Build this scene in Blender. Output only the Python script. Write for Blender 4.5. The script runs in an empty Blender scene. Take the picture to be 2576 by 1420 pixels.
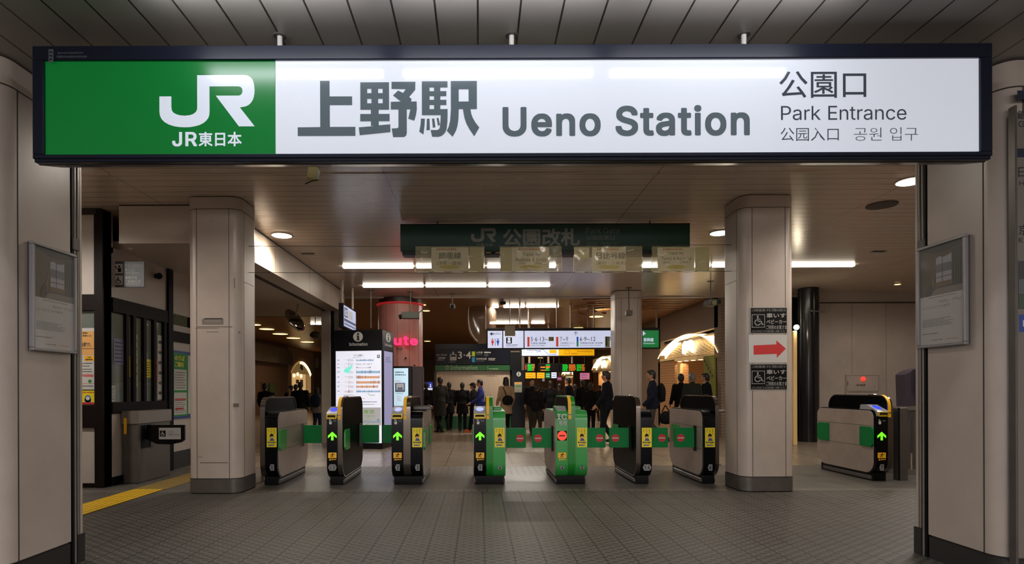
import bpy, math, random, json
import numpy as np
from mathutils import Vector, Matrix
from mathutils.geometry import tessellate_polygon, delaunay_2d_cdt
random.seed(7)
R = math.radians
C = bpy.context.scene.collection

# ------------------------------------------------------------------ camera
F, CX, CY, EYE = 1450.0, 1205.0, 980.0, 1.35      # focal length and principal point in pixels of the 2576x1420 frame
ROLL = 0.0033
cam_d = bpy.data.cameras.new('camera')
cam_d.sensor_fit = 'HORIZONTAL'; cam_d.sensor_width = 36.0
cam_d.lens = 36.0 * F / 2576.0
cam_d.shift_x = (1288.0 - CX) / 2576.0
cam_d.shift_y = (CY - 710.0) / 2576.0
cam_d.clip_start = 0.05; cam_d.clip_end = 200
cam = bpy.data.objects.new('camera', cam_d); C.objects.link(cam)
cam.location = (0, 0, EYE)
cam.rotation_euler = (Matrix.Rotation(R(90), 3, 'X') @ Matrix.Rotation(-ROLL, 3, 'Z')).to_euler()
bpy.context.scene.camera = cam

# ------------------------------------------------------------------ world and exposure
w = bpy.data.worlds.new('night'); bpy.context.scene.world = w; w.use_nodes = True
bg = w.node_tree.nodes['Background']
bg.inputs[0].default_value = (1.0, 0.95, 0.92, 1); bg.inputs[1].default_value = 0.65
# broad fill light added outside the entrance, in place of unseen plaza lighting
pl_d = bpy.data.lights.new('plaza_fill', 'AREA'); pl_d.shape = 'RECTANGLE'; pl_d.size = 15; pl_d.size_y = 3.0; pl_d.energy = 2700; pl_d.color = (1.0, 0.94, 0.90)
pl = bpy.data.objects.new('plaza_fill', pl_d); C.objects.link(pl); pl.location = (0.2, -11, 4.6); pl.rotation_euler = (R(78), 0, 0)
vs = bpy.context.scene.view_settings
vs.view_transform = 'Standard'; vs.look = 'None'; vs.exposure = 0.0; vs.gamma = 1.0; vs.use_curve_mapping = False
TUBE = 10.0        # emission strength of the ceiling tubes inside
SOFTUBE = 26.0    # tubes under the outer soffit, in front of the big sign
DOWN = 26.0       # round downlights
WARM = 4.5        # amber downlights of the hall
SIGNW = 0.56      # white lightboxes

# ------------------------------------------------------------------ pixel to place
def ray(px, py):
    c, s = math.cos(ROLL), math.sin(ROLL)
    u, v = px - CX, CY - py
    return (u * c + v * s) / F, (-u * s + v * c) / F
def P(px, py, Y):
    a, b = ray(px, py)
    return Vector((a * Y, Y, EYE + b * Y))
def X_(px, Y, py=980): return P(px, py, Y).x
def Z_(py, Y, px=1205): return P(px, py, Y).z

# ------------------------------------------------------------------ materials
def lin(c):
    def f(v):
        v = v / 255.0
        return v / 12.92 if v <= 0.04045 else ((v + 0.055) / 1.055) ** 2.4
    return (f(c[0]), f(c[1]), f(c[2]), 1.0)
MC = {}
def M(key, rgb, rough=0.5, metal=0.0, emit=0.0, ergb=None, spec=0.5, noise=0.0, nscale=6.0, alpha=1.0, trans=0.0, coat=0.0):
    if key in MC: return MC[key]
    m = bpy.data.materials.new(key); m.use_nodes = True
    nt = m.node_tree; b = nt.nodes['Principled BSDF']
    b.inputs['Base Color'].default_value = lin(rgb)
    b.inputs['Roughness'].default_value = rough
    b.inputs['Metallic'].default_value = metal
    b.inputs['Specular IOR Level'].default_value = spec
    b.inputs['Coat Weight'].default_value = coat
    b.inputs['Coat Roughness'].default_value = 0.06
    if emit:
        b.inputs['Emission Color'].default_value = lin(ergb or rgb)
        b.inputs['Emission Strength'].default_value = emit
    if alpha < 1: b.inputs['Alpha'].default_value = alpha
    if trans: b.inputs['Transmission Weight'].default_value = trans; b.inputs['IOR'].default_value = 1.1
    if noise:
        tc = nt.nodes.new('ShaderNodeTexCoord'); n = nt.nodes.new('ShaderNodeTexNoise')
        n.inputs['Scale'].default_value = nscale; n.inputs['Detail'].default_value = 6; n.inputs['Roughness'].default_value = 0.65
        r = nt.nodes.new('ShaderNodeValToRGB')
        r.color_ramp.elements[0].position = 0.3; r.color_ramp.elements[1].position = 0.7
        k0, k1 = 1 - noise, 1 + noise * 0.5
        l = lin(rgb)
        r.color_ramp.elements[0].color = (l[0]*k0, l[1]*k0, l[2]*k0, 1)
        r.color_ramp.elements[1].color = (min(1, l[0]*k1), min(1, l[1]*k1), min(1, l[2]*k1), 1)
        nt.links.new(tc.outputs['Object'], n.inputs['Vector']); nt.links.new(n.outputs['Fac'], r.inputs[0])
        nt.links.new(r.outputs[0], b.inputs['Base Color'])
        mr = nt.nodes.new('ShaderNodeMapRange'); mr.inputs[3].default_value = max(0.03, rough - 0.08); mr.inputs[4].default_value = rough + 0.1
        nt.links.new(n.outputs['Fac'], mr.inputs[0]); nt.links.new(mr.outputs[0], b.inputs['Roughness'])
    MC[key] = m
    return m
def MT(nt, op, a, b=None, c=None):
    n = nt.nodes.new('ShaderNodeMath'); n.operation = op
    for i, x in enumerate((a, b, c)):
        if x is None: continue
        if isinstance(x, (int, float)): n.inputs[i].default_value = x
        else: nt.links.new(x, n.inputs[i])
    return n.outputs[0]
def planks(key, rgb, seam, axis, period, width, phase=0.0, rough=0.35, axis2=None, period2=1.0, width2=0.01, phase2=0.0, noise=0.12, bump=0.3):
    """boards with dark joints, cut by a procedural stripe on one or two axes"""
    m = bpy.data.materials.new(key); m.use_nodes = True
    nt = m.node_tree; b = nt.nodes['Principled BSDF']
    tc = nt.nodes.new('ShaderNodeTexCoord'); sp = nt.nodes.new('ShaderNodeSeparateXYZ'); nt.links.new(tc.outputs['Object'], sp.inputs[0])
    def line(ax, per, wd, ph):
        f = MT(nt, 'FRACT', MT(nt, 'ADD', MT(nt, 'DIVIDE', MT(nt, 'SUBTRACT', sp.outputs[ax], ph), per), 0.5))
        return MT(nt, 'LESS_THAN', MT(nt, 'ABSOLUTE', MT(nt, 'SUBTRACT', f, 0.5)), wd / per / 2)
    l = line(axis, period, width, phase)
    if axis2 is not None: l = MT(nt, 'MAXIMUM', l, line(axis2, period2, width2, phase2))
    n = nt.nodes.new('ShaderNodeTexNoise'); n.inputs['Scale'].default_value = 1.3; n.inputs['Detail'].default_value = 7; n.inputs['Roughness'].default_value = 0.7
    nt.links.new(tc.outputs['Object'], n.inputs['Vector'])
    mx = nt.nodes.new('ShaderNodeMix'); mx.data_type = 'RGBA'
    c = lin(rgb); mx.inputs[6].default_value = (c[0]*(1-noise), c[1]*(1-noise), c[2]*(1-noise), 1); mx.inputs[7].default_value = (c[0]*(1+noise), c[1]*(1+noise), c[2]*(1+noise), 1)
    nt.links.new(n.outputs['Fac'], mx.inputs[0])
    m2 = nt.nodes.new('ShaderNodeMix'); m2.data_type = 'RGBA'; m2.inputs[7].default_value = lin(seam)
    nt.links.new(l, m2.inputs[0]); nt.links.new(mx.outputs[2], m2.inputs[6]); nt.links.new(m2.outputs[2], b.inputs['Base Color'])
    b.inputs['Roughness'].default_value = rough
    bp = nt.nodes.new('ShaderNodeBump'); bp.inputs['Strength'].default_value = bump; bp.inputs['Distance'].default_value = 0.004
    nt.links.new(MT(nt, 'SUBTRACT', 1.0, l), bp.inputs['Height']); nt.links.new(bp.outputs[0], b.inputs['Normal'])
    MC[key] = m
    return m

# ------------------------------------------------------------------ mesh builder
class MB:
    def __init__(s): s.v = []; s.f = []; s.m = []; s.mats = []
    def mi(s, mat):
        if mat not in s.mats: s.mats.append(mat)
        return s.mats.index(mat)
    def add(s, vs_, fs_, mat):
        o = len(s.v); k = s.mi(mat)
        s.v += [tuple(v) for v in vs_]
        for f in fs_: s.f.append(tuple(o + i for i in f)); s.m.append(k)
        return s
    def box(s, x0, x1, y0, y1, z0, z1, mat, T=None, c=0.0):
        x0, x1 = min(x0, x1), max(x0, x1); y0, y1 = min(y0, y1), max(y0, y1); z0, z1 = min(z0, z1), max(z0, z1)
        if c:
            c = min(c, (x1-x0)*.45, (y1-y0)*.45, (z1-z0)*.45)
            pts = []
            for (x, a) in ((x0, 1), (x1, -1)):
                for (y, b) in ((y0, 1), (y1, -1)):
                    for (z, d) in ((z0, 1), (z1, -1)):
                        pts += [(x, y+b*c, z+d*c), (x+a*c, y, z+d*c), (x+a*c, y+b*c, z)]
            def i(ix, iy, iz, k): return ((ix*2+iy)*2+iz)*3+k
            fs = []
            for k in range(3):
                for q in (0, 1):
                    idx = []
                    for (u, v) in ((0, 0), (1, 0), (1, 1), (0, 1)):
                        t = [u, v]; t.insert(k, q); idx.append(i(t[0], t[1], t[2], k))
                    fs.append(idx if (q == 1) != (k == 1) else idx[::-1])
            for (k1, k2, ax) in ((0, 1, 2), (0, 2, 1), (1, 2, 0)):
                for u in (0, 1):
                    for v in (0, 1):
                        t0 = [0, 0, 0]; t0[k1] = u; t0[k2] = v; t1 = list(t0); t1[ax] = 1
                        a_, b_, c_, d_ = i(*t0, k1), i(*t1, k1), i(*t1, k2), i(*t0, k2)
                        flip = ((u + v + ax) % 2 == 1)
                        fs.append([a_, b_, c_, d_] if flip else [d_, c_, b_, a_])
            for ix in (0, 1):
                for iy in (0, 1):
                    for iz in (0, 1):
                        t = [i(ix, iy, iz, k) for k in range(3)]
                        fs.append(t if (ix+iy+iz) % 2 else t[::-1])
            vs_ = pts
        else:
            vs_ = [(x, y, z) for x in (x0, x1) for y in (y0, y1) for z in (z0, z1)]
            fs = [(0, 1, 3, 2), (4, 6, 7, 5), (0, 4, 5, 1), (2, 3, 7, 6), (0, 2, 6, 4), (1, 5, 7, 3)]
        if T is not None: vs_ = [T @ Vector(v) for v in vs_]
        return s.add(vs_, fs, mat)
    def prism(s, poly, axis, a0, a1, mat, T=None):
        """closed 2D outline extruded along an axis. axis 0: outline in (y,z); 1: (x,z); 2: (x,y)"""
        n = len(poly)
        def put(p, a):
            q = [p[0], p[1]]; q.insert(axis, a); return Vector(q)
        vs_ = [put(p, a0) for p in poly] + [put(p, a1) for p in poly]
        if T is not None: vs_ = [T @ v for v in vs_]
        tri = tessellate_polygon([[Vector((p[0], p[1], 0)) for p in poly]])
        fs = [tuple(t) for t in tri] + [tuple(n + i for i in t[::-1]) for t in tri]
        for i in range(n):
            j = (i + 1) % n; fs.append((i, j, n + j, n + i))
        return s.add(vs_, fs, mat)
    def ribbon(s, path, axis, a0, a1, th, mat, closed=False):
        """a strip of thickness th following a path in the plane across an axis"""
        n = len(path); out = []
        for i in range(n):
            p = Vector(path[i]); q = Vector(path[(i+1) % n]) if (closed or i < n-1) else None; r_ = Vector(path[i-1]) if (closed or i > 0) else None
            d = ((q - p).normalized() if q is not None else Vector((0, 0))) + ((p - r_).normalized() if r_ is not None else Vector((0, 0)))
            d.normalize(); nn = Vector((-d.y, d.x)); out.append(p + nn * th)
        def put(p, a):
            q = [p[0], p[1]]; q.insert(axis, a); return Vector(q)
        vs_ = []
        for i in range(n): vs_ += [put(path[i], a0), put(path[i], a1), put(out[i], a1), put(out[i], a0)]
        fs = []
        for i in range(n if closed else n - 1):
            a = 4*i; b = 4*((i+1) % n)
            for k in range(4): fs.append((a+k, a+(k+1) % 4, b+(k+1) % 4, b+k))
        if not closed: fs += [(3, 2, 1, 0), (4*n-4, 4*n-3, 4*n-2, 4*n-1)]
        return s.add(vs_, fs, mat)
    def cyl(s, p0, p1, r, mat, seg=16, r1=None, caps=True):
        p0, p1 = Vector(p0), Vector(p1); r1 = r if r1 is None else r1
        d = (p1 - p0).normalized(); a = d.orthogonal().normalized(); b = d.cross(a)
        vs_ = []
        for (p, q) in ((p0, r), (p1, r1)):
            for i in range(seg):
                t = 2*math.pi*i/seg; vs_.append(p + a*math.cos(t)*q + b*math.sin(t)*q)
        fs = [(i, (i+1) % seg, seg+(i+1) % seg, seg+i) for i in range(seg)]
        if caps: fs += [tuple(range(seg))[::-1], tuple(range(seg, 2*seg))]
        return s.add(vs_, fs, mat)
    def tube(s, pts, r, mat, seg=8):
        for a, b in zip(pts[:-1], pts[1:]): s.cyl(a, b, r, mat, seg)
        return s
    def ell(s, c, rx, ry, rz, mat, seg=20, rings=12, T=None, zmin=-1.0, zmax=1.0):
        vs_ = []; fs = []
        t0, t1 = math.asin(zmin), math.asin(zmax)
        for i in range(rings + 1):
            t = t0 + (t1 - t0) * i / rings
            for j in range(seg):
                u = 2*math.pi*j/seg
                v = Vector((rx*math.cos(t)*math.cos(u), ry*math.cos(t)*math.sin(u), rz*math.sin(t)))
                if T is not None: v = T @ v
                vs_.append(v + Vector(c))
        for i in range(rings):
            for j in range(seg):
                k = (j+1) % seg; fs.append((i*seg+j, i*seg+k, (i+1)*seg+k, (i+1)*seg+j))
        fs.append(tuple(range(seg))[::-1]); fs.append(tuple(range(rings*seg, (rings+1)*seg)))
        return s.add(vs_, fs, mat)
    def lathe(s, c, prof, mat, seg=32):
        vs_ = []; fs = []; n = len(prof)
        for (r, z) in prof:
            for j in range(seg):
                u = 2*math.pi*j/seg; vs_.append((c[0]+r*math.cos(u), c[1]+r*math.sin(u), c[2]+z))
        for i in range(n-1):
            for j in range(seg):
                k = (j+1) % seg; fs.append((i*seg+j, i*seg+k, (i+1)*seg+k, (i+1)*seg+j))
        fs.append(tuple(range(seg))[::-1]); fs.append(tuple(range((n-1)*seg, n*seg)))
        return s.add(vs_, fs, mat)
    def mesh(s, name, org=(0, 0, 0)):
        me = bpy.data.meshes.new(name); o = Vector(org)
        me.from_pydata([tuple(Vector(v) - o) for v in s.v], [], s.f)
        for m in s.mats: me.materials.append(m)
        for p, k in zip(me.polygons, s.m): p.material_index = k; p.use_smooth = True
        me.validate(); me.update()
        me.set_sharp_from_angle(angle=R(32))
        return me
    def clusters(s):
        """loose islands, gathered where they stand close together"""
        n = len(s.v); par = list(range(n))
        def find(i):
            while par[i] != i: par[i] = par[par[i]]; i = par[i]
            return i
        for f in s.f:
            a = find(f[0])
            for k in f[1:]:
                b = find(k)
                if a != b: par[b] = a
        root = [find(i) for i in range(n)]; ids = {r: k for k, r in enumerate(sorted(set(root[f[0]] for f in s.f)))}
        K = len(ids)
        if K < 2 or K > 1400: return None
        pts = np.array(s.v, float); use = [i for i in range(n) if root[i] in ids]; isl = np.array([ids[root[i]] for i in use]); pts = pts[use]
        lo = np.full((K, 3), np.inf); hi = np.full((K, 3), -np.inf); np.minimum.at(lo, isl, pts); np.maximum.at(hi, isl, pts)
        size = (hi-lo).max(1); gap = np.maximum(0, np.maximum(lo[:, None]-hi[None], lo[None]-hi[:, None]))
        near = np.sqrt((gap**2).sum(2)) <= np.maximum(.02, .5*np.maximum(size[:, None], size[None]))
        lab = -np.ones(K, int); c = 0
        for k in range(K):
            if lab[k] >= 0: continue
            st = [k]; lab[k] = c
            while st:
                q = st.pop()
                for r in np.nonzero(near[q] & (lab < 0))[0]: lab[r] = c; st.append(int(r))
            c += 1
        return c, [int(lab[ids[root[f[0]]]]) for f in s.f]
    def build(s, name, parent=None, org=(0, 0, 0), label=None):
        if parent is not None:
            cs = s.clusters()
            if cs and 1 < cs[0] <= 30:
                r_ = None
                for c in range(cs[0]):
                    m_ = MB(); mp = {}
                    for f, k, q in zip(s.f, s.m, cs[1]):
                        if q != c: continue
                        for i in f:
                            if i not in mp: mp[i] = len(m_.v); m_.v.append(s.v[i])
                        m_.f.append(tuple(mp[i] for i in f)); m_.m.append(m_.mi(s.mats[k]))
                    r_ = m_.part(name, parent, org, label)
                return r_
        return s.part(name, parent, org, label)
    def part(s, name, parent=None, org=(0, 0, 0), label=None):
        o = bpy.data.objects.new(name, s.mesh(name, org)); C.objects.link(o)
        if parent is not None: o.parent = parent
        else: o.location = org
        if label: o['label'] = label
        return o

class Fr:
    """flat drawing frame: sheet coordinates (x right, y down) on a plane in space"""
    def __init__(s, o, ux, uy, n, x0=0, y0=0, t=0.0012):
        s.o, s.ux, s.uy, s.n, s.x0, s.y0, s.t = Vector(o), Vector(ux), Vector(uy), Vector(n).normalized(), x0, y0, t
    def __call__(s, x, y, l=0): return s.o + s.ux*(x-s.x0) + s.uy*(y-s.y0) + s.n*(l*s.t)
    def poly(s, mb, pts, mat, l=1):
        n = len(pts); tri = tessellate_polygon([[Vector((p[0], p[1], 0)) for p in pts]])
        vs_ = [s(p[0], p[1], l) for p in pts]
        want = s.n; fs = []
        for t in tri:
            a, b, c = (vs_[i] for i in t)
            fs.append(tuple(t) if (b-a).cross(c-a).dot(want) > 0 else tuple(t[::-1]))
        mb.add(vs_, fs, mat)
    def rect(s, mb, x0, y0, x1, y1, mat, l=1): s.poly(mb, [(x0, y0), (x1, y0), (x1, y1), (x0, y1)], mat, l)
    def disc(s, mb, x, y, rx, mat, l=1, ry=None, seg=28):
        ry = rx if ry is None else ry
        s.poly(mb, [(x + rx*math.cos(2*math.pi*i/seg), y + ry*math.sin(2*math.pi*i/seg)) for i in range(seg)], mat, l)
    def ring(s, mb, x, y, r, wd, mat, l=1, a0=0, a1=360, seg=28):
        pt = []; n = seg
        for i in range(n): 
            t0 = R(a0 + (a1-a0)*i/n); t1 = R(a0 + (a1-a0)*(i+1)/n)
            s.poly(mb, [(x+(r-wd)*math.cos(t0), y+(r-wd)*math.sin(t0)), (x+r*math.cos(t0), y+r*math.sin(t0)), (x+r*math.cos(t1), y+r*math.sin(t1)), (x+(r-wd)*math.cos(t1), y+(r-wd)*math.sin(t1))], mat, l)
    def line(s, mb, x0, y0, x1, y1, wd, mat, l=1):
        d = Vector((x1-x0, y1-y0)); d.normalize(); q = Vector((-d.y, d.x))*wd/2
        s.poly(mb, [(x0+q.x, y0+q.y), (x1+q.x, y1+q.y), (x1-q.x, y1-q.y), (x0-q.x, y0-q.y)], mat, l)
    def frame(s, mb, x0, y0, x1, y1, wd, mat, l=1):
        s.rect(mb, x0, y0, x1, y0+wd, mat, l); s.rect(mb, x0, y1-wd, x1, y1, mat, l)
        s.rect(mb, x0, y0+wd, x0+wd, y1-wd, mat, l); s.rect(mb, x1-wd, y0+wd, x1, y1-wd, mat, l)
    def text(s, mb, txt, x0, y0, x1, y1, mat, l=2, bold=0.0):
        """lettering fitted into the box x0..x1, y0..y1"""
        vs_, fs_ = glyphs(txt, bold)
        sx, sy = (x1-x0), (y1-y0)
        pts = [s(x0 + v[0]*sx, y1 - v[1]*sy, l) for v in vs_]
        out = []
        for f in fs_:
            a, b, c = pts[f[0]], pts[f[1]], pts[f[2]]
            out.append(f if (b-a).cross(c-a).dot(s.n) > 0 else f[::-1])
        mb.add(pts, out, mat)
    def marks(s, mb, x0, y0, x1, y1, mat, l=1, rows=1, fill=0.6, seed=1, unit=None):
        """rows of tiny print too small to read"""
        rr = random.Random(seed); rh = (y1-y0)/rows; u = unit or rh*0.6
        for i in range(rows):
            x = x0; ya = y0 + rh*(i + (1-fill)/2); yb = ya + rh*fill; xe = x0 + (x1-x0)*rr.uniform(0.7, 1.0)
            while x < xe:
                d = u*rr.uniform(0.5, 1.1); s.rect(mb, x, ya + rr.uniform(0, .2)*rh*fill, min(x+d, x1), yb - rr.uniform(0, .2)*rh*fill, mat, l); x += d + u*0.22

def PF(Y, cx, cy, t=0.0012):
    """frame facing the camera side at depth Y; its coordinates are photograph pixels there"""
    k = Y / F
    return Fr(P(cx, cy, Y), (k, 0, 0), (0, 0, -k), (0, -1, 0), cx, cy, t)

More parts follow.
